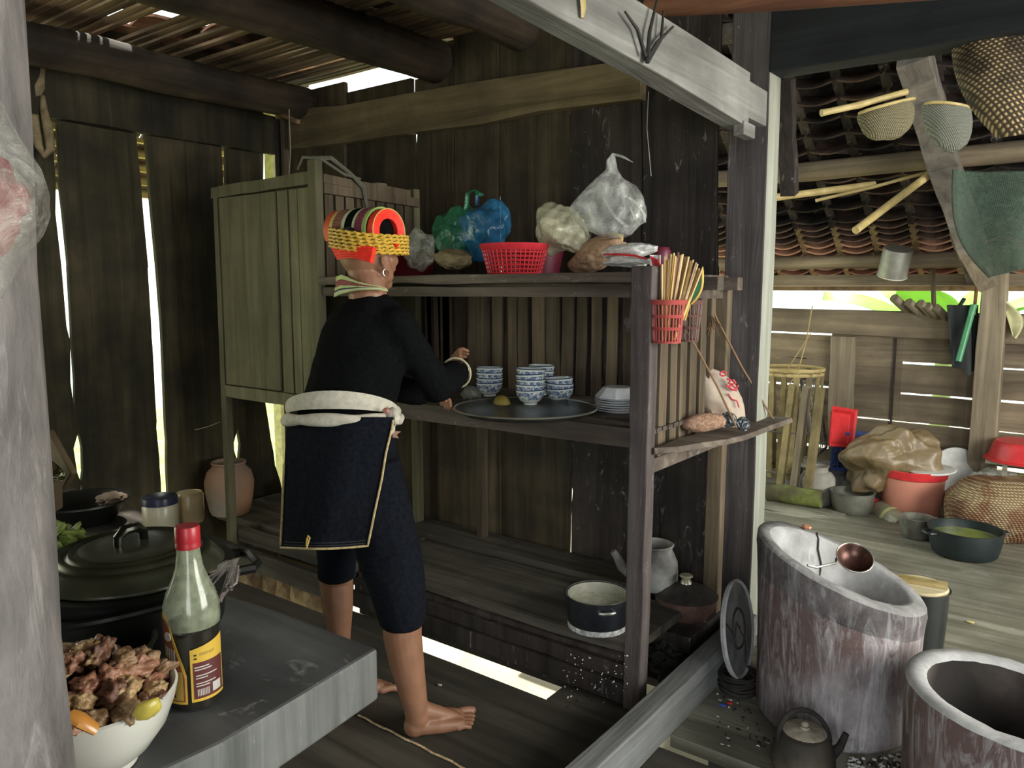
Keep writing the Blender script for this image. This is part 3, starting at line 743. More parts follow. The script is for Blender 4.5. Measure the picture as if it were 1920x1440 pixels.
for y0 in (2.17, 2.228, 2.286, 2.347, 2.408, 2.468, 2.527, 2.585, 2.642):
    m = M(); m.rows([(1.40, y0, y0+.045), (1.76, y0, y0+.045)], .012, 'x', -2.625, .001); m.build('side_slat', W_SLAT, cu)
m = M(); m.rows([(1.69, 2.15, 2.155), (1.69, 2.15, 2.7)], .02, 'x', -2.6, 0) if False else m.beam((-2.60, 2.15, 1.775), (-2.60, 2.72, 1.765), .02, .04, seg=4, jit=.001); m.build('side_rail', W_SLAT, cu)
m = M(); m.beam((-2.61, 2.15, 1.815), (-2.61, 2.66, 1.80), .035, .035, seg=4, jit=.001); m.build('side_rail', W_SLAT, cu)
m = M(); m.slab(-3.34, -3.325, 2.15, 2.70, .9, 1.8); m.build('side_panel', W_CUP, cu)
m = M(); m.slab(-3.33, -2.63, 2.725, 2.735, .9, 1.8); m.build('back_panel', W_CUP, cu)
m = M(); m.slab(-3.33, -2.63, 2.14, 2.72, .88, .90); m.build('floor_board', W_CUP, cu)
m = M(); m.slab(-3.33, -2.63, 2.16, 2.72, 1.782, 1.797); m.build('top_board', W_CUP, cu)
# things on the cupboard top
GLS = plain('dusty_glass', (.30, .30, .24), .15, alpha=.55, spec=.9)
jr = M(); c = at(578, 316, 3.42); c.z = 1.805; jr.lathe([(0, 0), (.03, 0), (.032, .03), (.02, .05), (.012, .07), (.014, .08), (0, .08)], (-2.80, 2.30, 1.797), 14)
tag(jr.build('small_jar', GLS, smooth=True), 'small dusty glass jar lying on the cupboard top corner', 'jar')
jr = M(); jr.lathe([(0, 0), (.038, 0), (.044, .035), (.036, .06), (0, .062)], (-2.76, 2.62, 1.797), 16)
tag(jr.build('coconut_bowl', plain('husk', (.24, .2, .14), .8, bump=.5), smooth=True), 'small brown round cup on the cupboard top beside the slats', 'cup')
m = M(); m.tube([(-2.64, 2.13, 1.895), (-2.58, 2.18, 1.90), (-2.57, 2.28, 1.845), (-2.585, 2.36, 1.80), (-2.583, 2.38, 1.70), (-2.592, 2.36, 1.60)], [.012, .01, .008, .012, .007, .003], 6)
m.tube([(-2.72, 2.12, 1.86), (-2.66, 2.10, 1.90), (-2.60, 2.14, 1.895), (-2.57, 2.24, 1.84), (-2.57, 2.33, 1.83)], .006, 6)
tag(m.build('rag_strip', plain('grey_rag', (.13, .13, .10), .9, bump=.6), smooth=True), 'grey knotted rag strip draped over the cupboard corner post', 'rag')

# ---- platform the rack stands on
pf = thing('low_platform', 'low sooty plank platform under the rack with a stepped front', 'platform', (-2.3, 2.45, 0))
def board(par, x0, x1, y0, y1, z0, z1, mat, name='plank', jit=.003, seg=8):
    m = M(); n = seg; vs = []; fs = []
    for k in range(n+1):
        x = x0+(x1-x0)*k/n; a = y0+random.uniform(-jit, jit); b = y1+random.uniform(-jit, jit); c = z1+random.uniform(-jit, jit)*.3; e = z0+random.uniform(-jit, jit)
        vs += [(x, a, e), (x, a, c), (x, b, c), (x, b, z0)]
    for k in range(n):
        for q in range(4): fs.append((k*4+q, k*4+(q+1) % 4, k*4+4+(q+1) % 4, k*4+4+q))
    fs += [(0, 1, 2, 3), (n*4, n*4+3, n*4+2, n*4+1)]
    m.add(vs, fs); return m.build(name, mat, par, bevel=.003)
board(pf, -2.45, -1.13, 2.175, 2.575, .145, .18, W_PLAT, jit=.006)
board(pf, -2.62, -1.30, 2.60, 2.78, .15, .205, W_PLAT)
board(pf, -3.42, -2.47, 2.15, 2.20, .115, .175, W_PLAT)
board(pf, -3.70, -2.47, 2.27, 2.46, .13, .17, W_PLAT)
board(pf, -3.72, -2.47, 2.50, 2.77, .14, .18, W_PLAT)
board(pf, -2.45, -1.13, 2.135, 2.16, .075, .128, W_BACKD)
board(pf, -2.45, -1.13, 2.112, 2.135, .012, .078, W_BACKD)
board(pf, -3.75, -2.46, 2.11, 2.14, .0, .10, W_PLAT)
board(pf, -1.28, -1.06, 2.47, 2.78, .06, .12, W_BACKD)
M().slab(-2.45, -1.13, 2.16, 2.19, -.04, .145).build('riser', W_BACKD, pf)
for x in (-3.4, -2.5, -1.7): M().slab(x, x+.06, 2.2, 2.75, -.04, .13).build('bearer', W_BACKD, pf)
# lit stones below the floor gap at the left
for i, (px, py) in enumerate(((462, 1062), (490, 1078), (520, 1092), (552, 1100), (582, 1112), (470, 1096), (448, 1086), (604, 1120))):
    p = onz(px, py, -.12); m = M(); m.blob(p, (.09, .10, .10), 2, .3, 1.6, i)
    tag(m.build('stone', stone('rubble', (.25, .17, .10), (.5, .38, .26), 16)), 'sunlit rubble stone under the floor gap, ' + ['leftmost, by the strap bundle', 'second from the cupboard post', 'third from the cupboard post', 'right below the cupboard rail', 'left of the black trousers', 'deep behind the first', 'small one at the far left', 'nearest the woman\'s left leg'][i], 'stone', 'stones under the floor gap')

# ---- table / hearth bench in the foreground
tb = thing('work_table', 'thick grey worn plank table in the near left corner', 'table', (-1.5, .35, 0))
tc = onz(708, 1215, .73); tb_ = onz(415, 1120, .73)
m = M(); xa = -2.05; n = 10; ya = -.75
def tedge(y): return min(-.956 + (.883-y)*.115, -.935 if y < .42 else 9)
vs = []; fs = []
for k in range(n+1):
    y = .882 - (.882-ya)*k/n; x1 = tedge(y) + random.uniform(-.002, .002)
    j = -.035 if k == 0 else 0
    for q in range(9):
        t = q/8; x = x1+(xa-x1)*t; vs.append((x, y+(j*t*1.3 if k == 0 else 0) + (random.uniform(-.003, .003) if k == 0 else 0), .73+.003*noise.noise(Vector((x*6, y*6, 0)))))
for k in range(n):
    for q in range(8): fs.append((k*9+q, k*9+q+1, (k+1)*9+q+1, (k+1)*9+q))
N = len(vs); vs += [(v[0], v[1], .635) for v in vs]
for k in range(n):
    for q in range(8): fs.append((N+k*9+q, N+(k+1)*9+q, N+(k+1)*9+q+1, N+k*9+q+1))
mi = [0]*len(fs)
for k in range(n): fs.append((k*9, (k+1)*9, N+(k+1)*9, N+k*9)); fs.append((k*9+8, N+k*9+8, N+(k+1)*9+8, (k+1)*9+8)); mi += [1, 1]
for q in range(8): fs.append((q, N+q, N+q+1, q+1)); fs.append((n*9+q, n*9+q+1, N+n*9+q+1, N+n*9+q)); mi += [1, 1]
m.add(vs, fs); m.mi = mi; m.build('tabletop', [W_TABLE, W_TABLES], tb, bevel=.006)
for x, y in ((-1.12, .72), (-1.95, .72), (-1.0, -.6), (-1.95, -.6)): M().slab(x-.04, x+.04, y-.04, y+.04, 0, .64).build('leg', W_TABLES, tb)
# bench behind the table by the left wall
bn = thing('side_bench', 'dark wooden bench between the table and the cracked wall', 'bench', (-2.7, 1.0, 0))
bd = at(150, 985, 2.35)
board(bn, -3.3, -2.12, .62, .99, .52, .56, W_PLAT, name='seat_board'); board(bn, -3.3, -2.12, 1.0, 1.36, .52, .56, W_PLAT, name='seat_board')
for x in (-3.2, -2.2):
    for y in (.68, 1.30): M().slab(x-.03, x+.03, y-.03, y+.03, 0, .52).build('leg', W_PLAT, bn)

# ================================================================== RIGHT SIDE: STOVES AND THINGS ON THE FAR FLOOR
def base(px, py, z=0.0, r=0.0):
    p = onz(px, py, z); d = Vector((p.x, p.y, 0)).normalized(); return p + d*r
BLACKM = plain('sooty_aluminium', (.022, .024, .026), .45, metal=.3, bump=.2)
GREYM = plain('dull_aluminium', (.34, .34, .31), .42, metal=.7, bump=.2)
RUSTM = stone('scorched_pan', (.03, .02, .02), (.20, .11, .09), 14, .5, metal=.3)
REDP = plain('red_plastic', (.62, .035, .04), .35)
REDP2 = plain('dull_red_plastic', (.45, .06, .06), .4)
PINKP = plain('faded_pink_plastic', (.72, .30, .22), .5, var=.08, scale=6)
WHITEP = plain('white_plastic', (.70, .70, .68), .4)
ASH = stone('ash_crusted_clay', (.12, .10, .105), (.40, .36, .375), 7, .9, streak=((.60, .59, .63), .65), sr=(.47, .70), dark=(.135, .09, .085), bump=.9)
ASHIN = stone('ash_grey', (.24, .24, .24), (.52, .52, .53), 8, .95, streak=((.68, .68, .70), .35))
SOOTB = stone('soot_black', (.012, .011, .011), (.05, .045, .042), 10, .85)
def pot_profile(r, h, t=.004, flare=.0, base_r=None, rim=.006):
    b = base_r if base_r else r*.88
    return [(0, 0), (b*.9, 0), (b, .012), (b+(r-b)*.5, h*.35), (r, h*.75), (r+flare, h), (r+flare+rim, h+.002), (r+flare+rim, h+.006), (r+flare-t, h+.005), (r-t, h*.75), (b-t, .02), (0, t+.006)]
def loop_handle(c, ang, r, mat, par, w=.05, out=.035, th=.006, name='handle'):
    c = Vector(c); d = V(math.cos(ang), math.sin(ang), 0); s = V(-math.sin(ang), math.cos(ang), 0)
    p0 = c + d*r; m = M()
    m.tube([p0 - s*w*.5 - d*.006, p0 - s*w*.5 + d*out*.7, p0 - s*w*.3 + d*out, p0 + s*w*.3 + d*out, p0 + s*w*.5 + d*out*.7, p0 + s*w*.5 - d*.006], th, 7)
    return m.build(name, mat, par, smooth=True)

# ---- big round stove 
SC_ = V(-.578, 2.488, 0); Rr = RT; Ff = fh
def rimz(v):
    d = v - SC_; return .497 - .36*(d.dot(Rr)) + .13*(d.dot(Ff))
st = thing('clay_stove', 'large round clay stove crusted with ash, its rim sloping down to the right', 'stove', SC_)
def stove_shell(par, c, prof_out, prof_in, zfun, mats, n=56, cap=True, rng=None, skip=None):
    """outer wall from the floor up to an oblique rim, then the inner hollow"""
    m = M(); vs = []; fs = []; mi = []; rings = []
    allp = prof_out + prof_in
    for q, (r, t) in enumerate(allp):
        ring = []
        for k in range(n):
            a = 2*math.pi*k/n; w = 1+.012*noise.noise(Vector((math.cos(a)*2, math.sin(a)*2, t*3+q*.2)))
            p = V(c.x+math.cos(a)*r*w, c.y+math.sin(a)*r*w, 0); zt = zfun(p); z = zt*t if t <= 1 else zt
            z = z + .004*noise.noise(Vector((math.cos(a)*5, math.sin(a)*5, q)))
            vs.append(V(p.x, p.y, z)); ring.append(len(vs)-1)
        rings.append(ring)
    for q in range(len(rings)-1):
        if (rng and not rng[0] <= q < rng[1]) or (skip and skip[0] <= q < skip[1]): continue
        for k in range(n):
            fs.append((rings[q][k], rings[q][(k+1) % n], rings[q+1][(k+1) % n], rings[q+1][k])); mi.append(0 if q < len(prof_out)-1 else 1)
    if cap: fs.append(tuple(reversed(rings[0]))); mi.append(0); fs.append(tuple(rings[-1])); mi.append(1)
    m.add(vs, fs); m.mi = mi; return m
SO = [(.228, 0), (.236, .04), (.237, .3), (.241, .6), (.246, .8), (.250, .90), (.252, .93), (.250, .98), (.243, 1.0)]
SI = [(.212, 1.0), (.196, .985), (.182, .93), (.170, .85), (.150, .76), (.11, .70), (.03, .685)]
stove_shell(st, SC_, SO, SI, rimz, None, skip=(4, 9)).build('body', [ASH, ASHIN], st, smooth=True, autos=False)
m = stove_shell(st, SC_, SO, SI, rimz, None, cap=False, rng=(4, 7)); m.mi = [0]*len(m.f)
m2 = stove_shell(st, SC_, SO, SI, rimz, None, cap=False, rng=(7, 9)); m2.mi = [0]*len(m2.f); m2.build('rim', stone('pale_ash_rim', (.14, .14, .14), (.36, .355, .355), 9, .95, streak=((.6, .6, .6), .4)), st, smooth=True, autos=False)
m.build('soot_band', stone('sooty_rim', (.045, .038, .04), (.21, .185, .19), 9, .9, streak=((.48, .48, .50), .5), sr=(.5, .7)), st, smooth=True, autos=False)
cr = M(); pc = SC_ + Ff*.215; a_ = V(pc.x+.0, pc.y, 0)
pts = [SC_+Ff*.243+Rr*.025, SC_+Ff*.212+Rr*.012, SC_+Ff*.194+Rr*.010, SC_+Ff*.180+Rr*.004, SC_+Ff*.168+Rr*.012, SC_+Ff*.148+Rr*.002]
tz = [1.002, 1.003, .983, .93, .85, .76]
cr.tube([V(p.x, p.y, rimz(p)*t) for p, t in zip(pts, tz)], [.0015, .003, .0035, .0035, .003, .001], 5); cr.build('crack', SOOTB, st)
# ladle in the stove
ld = thing('ladle', 'wire-handled ladle lying in the hollow of the large clay stove', 'ladle', SC_+V(0, 0, .4))
lc = at(1600, 1052, 2.38)
m = M(); m.lathe([(0, -.022), (.025, -.018), (.044, .002), (.052, .018), (.054, .019), (.049, .014), (.042, 0), (.023, -.014), (0, -.018)], lc, 24, rot=(.55, .35, 0)); m.build('bowl', plain('dark_pan', (.10, .045, .035), .35, metal=.6, var=.4), ld, smooth=True)
m = M(); m.lathe([(.0535, .0185), (.0555, .0205), (.0535, .0225), (.0515, .0205), (.0535, .0185)], lc, 24, rot=(.55, .35, 0)); m.build('rim', GREYM, ld, smooth=True)
m = M(); m.tube([lc+V(-.045, -.02, .005), at(1566, 1056, 2.36), at(1530, 1064, 2.33), at(1514, 1060, 2.32)], .004, 6); m.build('handle', GREYM, ld, smooth=True)
m = M()
for i in range(46):
    a = random.uniform(0, 6.28); r = random.uniform(0, .13); p = SC_+V(math.cos(a)*r, math.sin(a)*r, 0); z = rimz(p)*(.69 + .10*(r/.15)**2)+.004
    m.blob((p.x, p.y, z), random.uniform(.006, .014), 1, .4, 2, i)
tag(m.build('ash_lumps', ASHIN, smooth=True), 'grey ash and cinders in the hollow of the stove', 'ash', kind='stuff')
chip = M(); cp = SC_+Ff*.226-Rr*.02; chip.blob((cp.x, cp.y, rimz(cp)+.012), (.016, .01, .008), 2, .4, 2, 4); tag(chip.build('peel', plain('peel_orange', (.55, .25, .14), .6)), 'small orange peel on the far rim of the large stove', 'peel')

# ---- second, low stove ring cut by the frame
c2_ = onz(1712, 1440, 0); S2 = V(-.033, 2.21, 0)
def rz2(p):
    d = p - S2; return .335 - .10*d.dot(Rr) + .05*d.dot(Ff)
s2 = thing('low_stove', 'low wide clay stove ring with a black hollow, cut by the bottom right corner', 'stove', S2)
S2 = V(-.085, 2.215, 0)
SO = [(.235, 0), (.24, .05), (.245, .5), (.25, .85), (.248, .97), (.24, 1.0)]; SI = [(.205, 1.0), (.195, .97), (.19, .8), (.185, .5), (.17, .2), (.05, .14)]
stove_shell(s2, S2, SO, SI, rz2, None, skip=(4, 7)).build('body', [ASH, stone('sooty_inside', (.05, .04, .037), (.22, .18, .165), 5, .9, dark=(.014, .012, .011))], s2, smooth=True, autos=False)
m = stove_shell(s2, S2, SO, SI, rz2, None, cap=False, rng=(4, 7)); m.mi = [0]*len(m.f); m.build('rim', ASHIN, s2, smooth=True, autos=False)

# ---- clay water pot in front of the stove
cp_ = base(1530, 1440, 0, .10); cpc = V(-.553, 2.09, 0)
cw = thing('water_pot', 'small soot-based clay pot with a crusty lid and arched handle, before the stove', 'pot', cpc)
m = M(); m.lathe([(0, 0), (.06, 0), (.078, .02), (.086, .05), (.084, .08), (.072, .112), (.062, .128), (.064, .136), (.058, .138), (0, .13)], cpc, 30, wob=.03)
m.build('body', stone('old_clay', (.03, .027, .024), (.24, .20, .15), 5, .7, dark=(.02, .018, .016)), cw, smooth=True)
m = M(); m.lathe([(0, .150), (.012, .152), (.014, .146), (.05, .143), (.058, .139), (.060, .133), (.0, .132)], cpc, 28, wob=.02)
m.build('lid', stone('crusty_lid', (.20, .17, .13), (.45, .41, .34), 34, .9), cw, smooth=True)
m = M(); m.blob(cpc+V(0, 0, .157), (.011, .011, .008), 2, .1); m.build('lid_knob', stone('crusty_lid', (0, 0, 0), (0, 0, 0)), cw, smooth=True)
m = M(); m.tube([cpc+Rr*(.072*math.cos(a))+Ff*.03*math.sin(a)+V(0, 0, .105+.078*math.sin(a)) for a in [math.pi*k/14 for k in range(15)]], [.007]*15, 8); m.build('handle', SOOTB, cw, smooth=True)
m = M(); m.tube([cpc+Rr*.07+V(0, 0, .06), cpc+Rr*.10+V(0, 0, .09), cpc+Rr*.115+V(0, 0, .13)], [.018, .012, .009], 10); m.build('spout', SOOTB, cw, smooth=True)

# ---- round disc lid leaning on the post, coil stand below
dl = thing('disc_lid', 'big flat grey round lid standing against the house post', 'lid', (-.95, 2.7, 0))
dc = at(1382, 1178, 2.62)
nrm_ = (RT*.83 - fh*.52 + ZZ*.16).normalized(); q = nrm_.to_track_quat('Z', 'Y').to_matrix().to_4x4()
def disc(prof, sx=1, wob=0):
    m = M(); m.lathe(prof, n=40); m.xf(Matrix.Translation(dc) @ q); return m
DG = stone('grey_crusted_lid', (.08, .08, .085), (.24, .24, .25), 12, .8)
disc([(0, .004), (.158, .004), (.158, -.004), (0, -.004)]).build('disc', DG, dl, smooth=True)
disc([(.153, .003), (.158, .012), (.164, .006), (.160, -.005), (.153, .003)]).build('rim', stone('pale_rim', (.3, .3, .3), (.55, .55, .55), 20), dl, smooth=True)
disc([(.062, .004), (.066, .010), (.070, .004)]).build('ring', SOOTB, dl, smooth=True)
disc([(0, .004), (.008, .012), (0, .016)]).build('knob', RUSTM, dl, smooth=True)
m = M(); m.tube([dc+q.to_3x3() @ V(-.12, .06, .006), dc+q.to_3x3() @ V(-.05, -.01, .007), dc+q.to_3x3() @ V(-.02, .03, .007), dc+q.to_3x3() @ V(.05, -.06, .007), dc+q.to_3x3() @ V(.02, -.13, .007)], .0022, 5); m.build('crack', SOOTB, dl)
cs = base(1380, 1300, 0, .05); cs = V(-.87, 2.44, 0)
m = M()
for k in range(7):
    m.tube([cs+V((.058+.004*(k % 3))*math.cos(a), (.058+.004*((k+1) % 3))*math.sin(a), .008+.0095*k+.003*math.sin(3*a+k)) for a in [2*math.pi*i/22 for i in range(23)]], .0048, 6)
tag(m.build('coil_stand', SOOTB, smooth=True), 'black coiled wire pot stand at the foot of the leaning lid', 'stand')
# ---- scorched lidded pan, ladled pot and kettle behind the rack post
def lidded(name, lab, c, r, h, mat, lm, km):
    t = thing(name, lab, 'pot', c)
    m = M(); m.lathe(pot_profile(r, h, base_r=r*.8), c, 36); m.build('body', mat, t, smooth=True)
    m = M(); m.lathe([(0, h+.05), (r*.3, h+.046), (r*.7, h+.030), (r*.97, h+.010), (r*1.04, h+.004), (r*1.0, h), (0, h+.002)], c, 36); m.build('lid', lm, t, smooth=True)
    m = M(); m.lathe([(0, h+.048), (.022, h+.05), (.018, h+.062), (.012, h+.066), (.022, h+.074), (.026, h+.078), (.022, h+.083), (0, h+.085)], c, 20); m.build('lid_knob', km, t, smooth=True)
    return t
PC = base(1284, 1183, .105, .115)
lidded('lidded_pan', 'scorched black pan with a domed lid and pale knob, behind the rack post', V(PC.x, PC.y, .12), .115, .075, RUSTM, plain('dark_lid', (.05, .045, .042), .4, metal=.3, var=.3), plain('brass_knob', (.45, .42, .32), .35, metal=.5))
m = M(); m.blob(V(-1.09, 2.76, .215), (.017, .012, .012), 2, .3, 2, 2); tag(m.build('red_scrap', REDP, smooth=True), 'tiny red plastic scrap behind the scorched pan lid', 'scrap')
PW = base(1120, 1200, .18, .115); PW.z = .18
pw = thing('soup_pot', 'open dark pot of cloudy white broth on the platform', 'pot', PW)
m = M(); m.lathe(pot_profile(.112, .115, base_r=.103), PW, 40); m.build('body', plain('blue_black_pot', (.03, .034, .042), .3, metal=.4, var=.3), pw, smooth=True)
m = M(); m.lathe([(.1065, .118), (.106, .06), (.0, .05)], PW, 36); m.build('lining', plain('milky_aluminium', (.50, .49, .42), .4, metal=.4, var=.15), pw, smooth=True)
m = M(); m.lathe([(.105, .080), (.06, .084), (0, .083)], PW, 30, wob=.05); m.build('broth', stone('cloudy_broth', (.42, .42, .30), (.72, .72, .60), 40, .3, bump=.6), pw, smooth=True)
m = M(); m.lathe([(.112, .114), (.116, .118), (.112, .122), (.108, .118), (.112, .114)], PW, 40); m.build('rim', GREYM, pw, smooth=True)
m = M(); m.lathe([(.100, .0), (.106, .004), (.1055, .022), (.09, .0)], PW, 36); m.build('boiled_over_crust', plain('white_crust', (.5, .5, .5), .6, var=.5, scale=80), pw, smooth=True)
loop_handle(PW+V(0, 0, .105), math.atan2(Ff.y, Ff.x)-.2, .112, SOOTB, pw); loop_handle(PW+V(0, 0, .095), math.atan2(-Ff.y, -Ff.x)+.15, .112, GREYM, pw, out=.012)
KC = V(-1.30, 2.655, .205)
kt = thing('old_kettle', 'lidless battered pale grey kettle behind the rack post, spout to the left', 'kettle', KC)
KM = stone('limed_metal', (.26, .26, .24), (.50, .50, .47), 18, .8, dark=(.14, .13, .12))
m = M(); m.lathe([(0, 0), (.088, 0), (.094, .01), (.096, .055), (.092, .10), (.076, .135), (.070, .140), (.072, .158), (.078, .164), (.072, .168), (.064, .160), (.064, .14), (.084, .10), (.088, .02), (0, .012)], KC, 36, wob=.02); m.build('body', KM, kt, smooth=True)
m = M(); m.tube([KC-Rr*.085+V(0, 0, .045), KC-Rr*.125+V(0, 0, .075), KC-Rr*.145+V(0, 0, .115), KC-Rr*.160+V(0, 0, .135)], [.026, .020, .015, .013], 12); m.build('spout', KM, kt, smooth=True)

# ---- floor clutter in the far room
def potthing(name, lab, px, py, r, h, mat, handles=None, liquid=None, cat='pot', rim=None, base_r=None, z=0.0):
    c = base(px, py, z, r*.9); c.z = z; t = thing(name, lab, cat, c)
    m = M(); m.lathe(pot_profile(r, h, base_r=base_r or r*.88), c, 40); m.build('body', mat, t, smooth=True)
    if liquid: m = M(); m.lathe([(r-.006, h*.72), (0, h*.722)], c, 30); m.build('liquid', liquid, t, smooth=True)
    for a in handles or []: loop_handle(c+V(0, 0, h*.88), a, r, mat, t, w=.07, out=.04, th=.007)
    return t, c
av = math.atan2(RT.y, RT.x)
potthing('cooking_pot', 'wide black pot of greenish water on the far floor boards', 1806, 1056, .170, .135, plain('black_pot', (.014, .022, .024), .4, bump=.2), [av, av+math.pi], plain('green_water', (.20, .24, .06), .06, spec=.8, var=.4, scale=9))
potthing('small_pan', 'small dented grey pan left of the wide black pot', 1716, 1014, .085, .11, stone('dented_grey', (.10, .10, .085), (.30, .29, .25), 12, .5, metal=.4), [av])
potthing('aluminium_pot', 'empty dull aluminium pot with a sooty base near the brown sack', 1596, 968, .125, .125, stone('half_soot_metal', (.06, .06, .055), (.30, .30, .25), 3.2, .5, metal=.4), [])
tp = base(1741, 1243, 0, .0)
t, c = potthing('tall_pot', 'tall black pot with a wooden plate for a lid, half behind the large stove', 1712, 1262, .098, .285, plain('black_enamel', (.016, .02, .02), .28, coat=.3), [])
m = M(); m.lathe([(0, .300), (.092, .300), (.097, .294), (.094, .287), (0, .287)], c, 30); m.build('lid', wood('pale_lid_wood', (.34, .28, .16), (.6, .52, .34), 'X', stain_amt=.1), t, smooth=True)
m = M(); m.beam(c+V(-.085, -.02, .305), c+V(.085, .01, .308), .02, .012); m.build('lid_bar', BAMBOO, t)
m = M(); m.beam(c+V(-.07, .03, .305), c+V(.085, .04, .306), .018, .01); m.build('lid_bar', BAMBOO, t)
cc = onz(1722, 1222, 0) + fh*.02; cc = V(-.415, 3.02, 0)
ct = thing('paper_cup', 'small red and white cup on the floor beside the tall black pot', 'cup', cc)
m = M(); m.lathe([(0, 0), (.027, 0), (.034, .072), (.031, .072), (.025, .004), (0, .004)], cc, 24); m.build('body', REDP, ct, smooth=True)
m = M(); m.lathe([(.0335, .055), (.0385, .058), (.0385, .076), (.036, .079), (.031, .078), (.031, .060)], cc, 24); m.build('rim', WHITEP, ct, smooth=True)
m = M(); m.lathe([(.0293, .022), (.0305, .034)], cc, 24); m.build('stripe', WHITEP, ct, smooth=True)

# bucket
bc = base(1706, 976, 0, .17); bc.z = 0
bk = thing('bucket', 'faded pink plastic bucket with a red rim, under the brown sack', 'bucket', bc)
m = M(); m.lathe([(0, 0), (.150, 0), (.156, .01), (.180, .26), (.176, .26), (.150, .014), (0, .012)], bc, 40); m.build('body', PINKP, bk, smooth=True)
m = M(); m.lathe([(.180, .235), (.188, .24), (.194, .285), (.190, .29), (.180, .285), (.176, .25)], bc, 40); m.build('rim', REDP, bk, smooth=True)
m = M(); m.lathe([(0, .0), (.13, 0), (.135, .006), (.13, .012), (0, .012)], bc+V(.10, -.02, .285), 36, rot=(.06, -.05, 0)); tag(m.build('plate', WHITEP, smooth=True), 'flat white plate on top of the pink bucket', 'plate')
# big brown sack
SK = at(1672, 862, 4.72)
m = M(); m.blob(SK, (.30, .19, .245), 6, .12, 1.0, 3, rot=(.15, -.35, .5)); crumple(m, SK, (.30, .19, .245), 10, .50, 11, .07)
sk = film('brown_film', (.25, .18, .095), .90, .99, .45, 5, .6)
o = m.build('plastic_sack', sk, smooth=True, autos=False); tag(o, 'large crumpled brown plastic sack heaped over the pink bucket', 'sack')
m = M(); m.tube([SK+RT*.19+V(0, 0, -.055), at(1762, 918, 4.70), at(1775, 928, 4.68)], [.045, .016, .03], 10, flat=.7); ob = m.build('tied_end', sk, o, smooth=True)
m = M(); m.blob(base(1606, 950, 0, .16)+V(0, 0, .15), (.07, .05, .15), 3, .3, 2, 8, ridge=True); m.build('loose_side', sk, o, smooth=True)
# jar lying on its side
ja = at(1640, 952, 4.78); jb = at(1698, 993, 4.50)
jd = thing('plastic_jar', 'clear plastic jar with a red cap lying tilted on the floor', 'jar', V(jb.x, jb.y, 0))
ax = (jb-ja).normalized()
CLEAR = plain('cloudy_clear_plastic', (.42, .42, .30), .25, alpha=.65, spec=.8)
m = M(); m.tube([ja, ja+ax*.03, ja+ax*.06, ja+ax*.24, ja+ax*.27], [.05, .058, .075, .075, .065], 24); m.build('body', CLEAR, jd, smooth=True)
m = M(); m.tube([ja-ax*.035, ja-ax*.03, ja+ax*.006, ja+ax*.01], [.055, .060, .060, .056], 24); m.build('cap', REDP, jd, smooth=True)
m = M(); m.tube([ja+ax*.15, ja+ax*.175], [.0765, .0765], 24, cap=False); m.build('label', plain('yellowed_label', (.55, .55, .25), .6), jd, smooth=True)
# log, stone jar, rocks
m = M(); a = at(1440, 925, 4.95); b = at(1540, 936, 4.75); m.tube([a, a.lerp(b, .3)+V(0, 0, .01), a.lerp(b, .6), b], [.055, .06, .057, .055], 14)
for i, v in enumerate(m.v): m.v[i] = v+V(0, 0, .006*noise.noise(v*18))
tag(m.build('mossy_log', stone('moss_bark', (.09, .11, .02), (.28, .33, .09), 12, .9, dark=(.08, .07, .04)), smooth=True), 'short mossy green log lying against the house post', 'log')
jc = base(1531, 950, 0, .09); jc.z = 0
m = M(); m.lathe([(0, 0), (.085, 0), (.10, .03), (.108, .12), (.105, .17), (.085, .20), (.06, .21), (.06, .235), (.068, .245), (.055, .245), (.045, .20), (0, .19)], jc, 28, wob=.06)
tag(m.build('stone_jar', stone('limed_stone', (.24, .23, .20), (.42, .40, .36), 9, .9), smooth=True), 'squat grey stone jar behind the mossy log', 'jar')
for i, (px, py, d, r, lab) in enumerate(((1520, 868, 5.15, (.15, .12, .035), 'flat pale flagstone lying on top of the rock heap'), (1572, 905, 5.2, (.16, .13, .15), 'dark angular rock right of the grey stone jar'), (1510, 905, 5.3, (.15, .12, .13), 'dark rock under the pale flagstone'), (1600, 925, 5.0, (.09, .08, .09), 'small dark rock beside the aluminium pot'))):
    p = at(px, py, d); m = M(); m.blob(p, r, 3, .3, 1.3, i+20, ridge=False)
    tag(m.build('rock', stone('rock_grey', (.10, .10, .10), (.25, .25, .24), 7, .9) if i else stone('rock_pale', (.28, .27, .24), (.5, .49, .45), 9, .9)), lab, 'rock')
m = M(); m.blob(base(1480, 962, 0, .1)+V(0, 0, .0), (.30, .16, .022), 3, .3, 1.6, 9); tag(m.build('flat_board_scrap', W_FLOORR), 'flat weathered wooden slab on the floor in front of the mossy log', 'slab')
# split-bamboo creel against the far corner
W_BAMG = wood('grey_bamboo', (.16, .125, .05), (.34, .27, .13), 'N', stain=(.13, .10, .06), stain_amt=.5, rough=.6)
cg = thing('bamboo_cage', 'tall openwork bamboo cage basket in the far corner by the post', 'basket', V(-1.75, 5.3, 0))
gc = V(*at(1478, 800, 5.25)); gc.z = 0
for k in range(16):
    a = 2*math.pi*k/16; r0, r1 = .17, .21
    m = M(); m.beam(gc+V(math.cos(a)*r0, math.sin(a)*r0, .10), gc+V(math.cos(a+.1)*r1, math.sin(a+.1)*r1, .83), .035, .008, up=(math.cos(a), math.sin(a), 0), seg=3, jit=.003); m.build('stave', W_BAMG, cg)
for z, r in ((.83, .212), (.80, .205), (.42, .192), (.14, .175)):
    m = M(); m.tube([gc+V(math.cos(a)*r, math.sin(a)*r, z) for a in [2*math.pi*k/24 for k in range(25)]], .012 if z > .79 else .007, 6); m.build('hoop', BAMBOO if z > .5 else W_BRACE, cg, smooth=True)
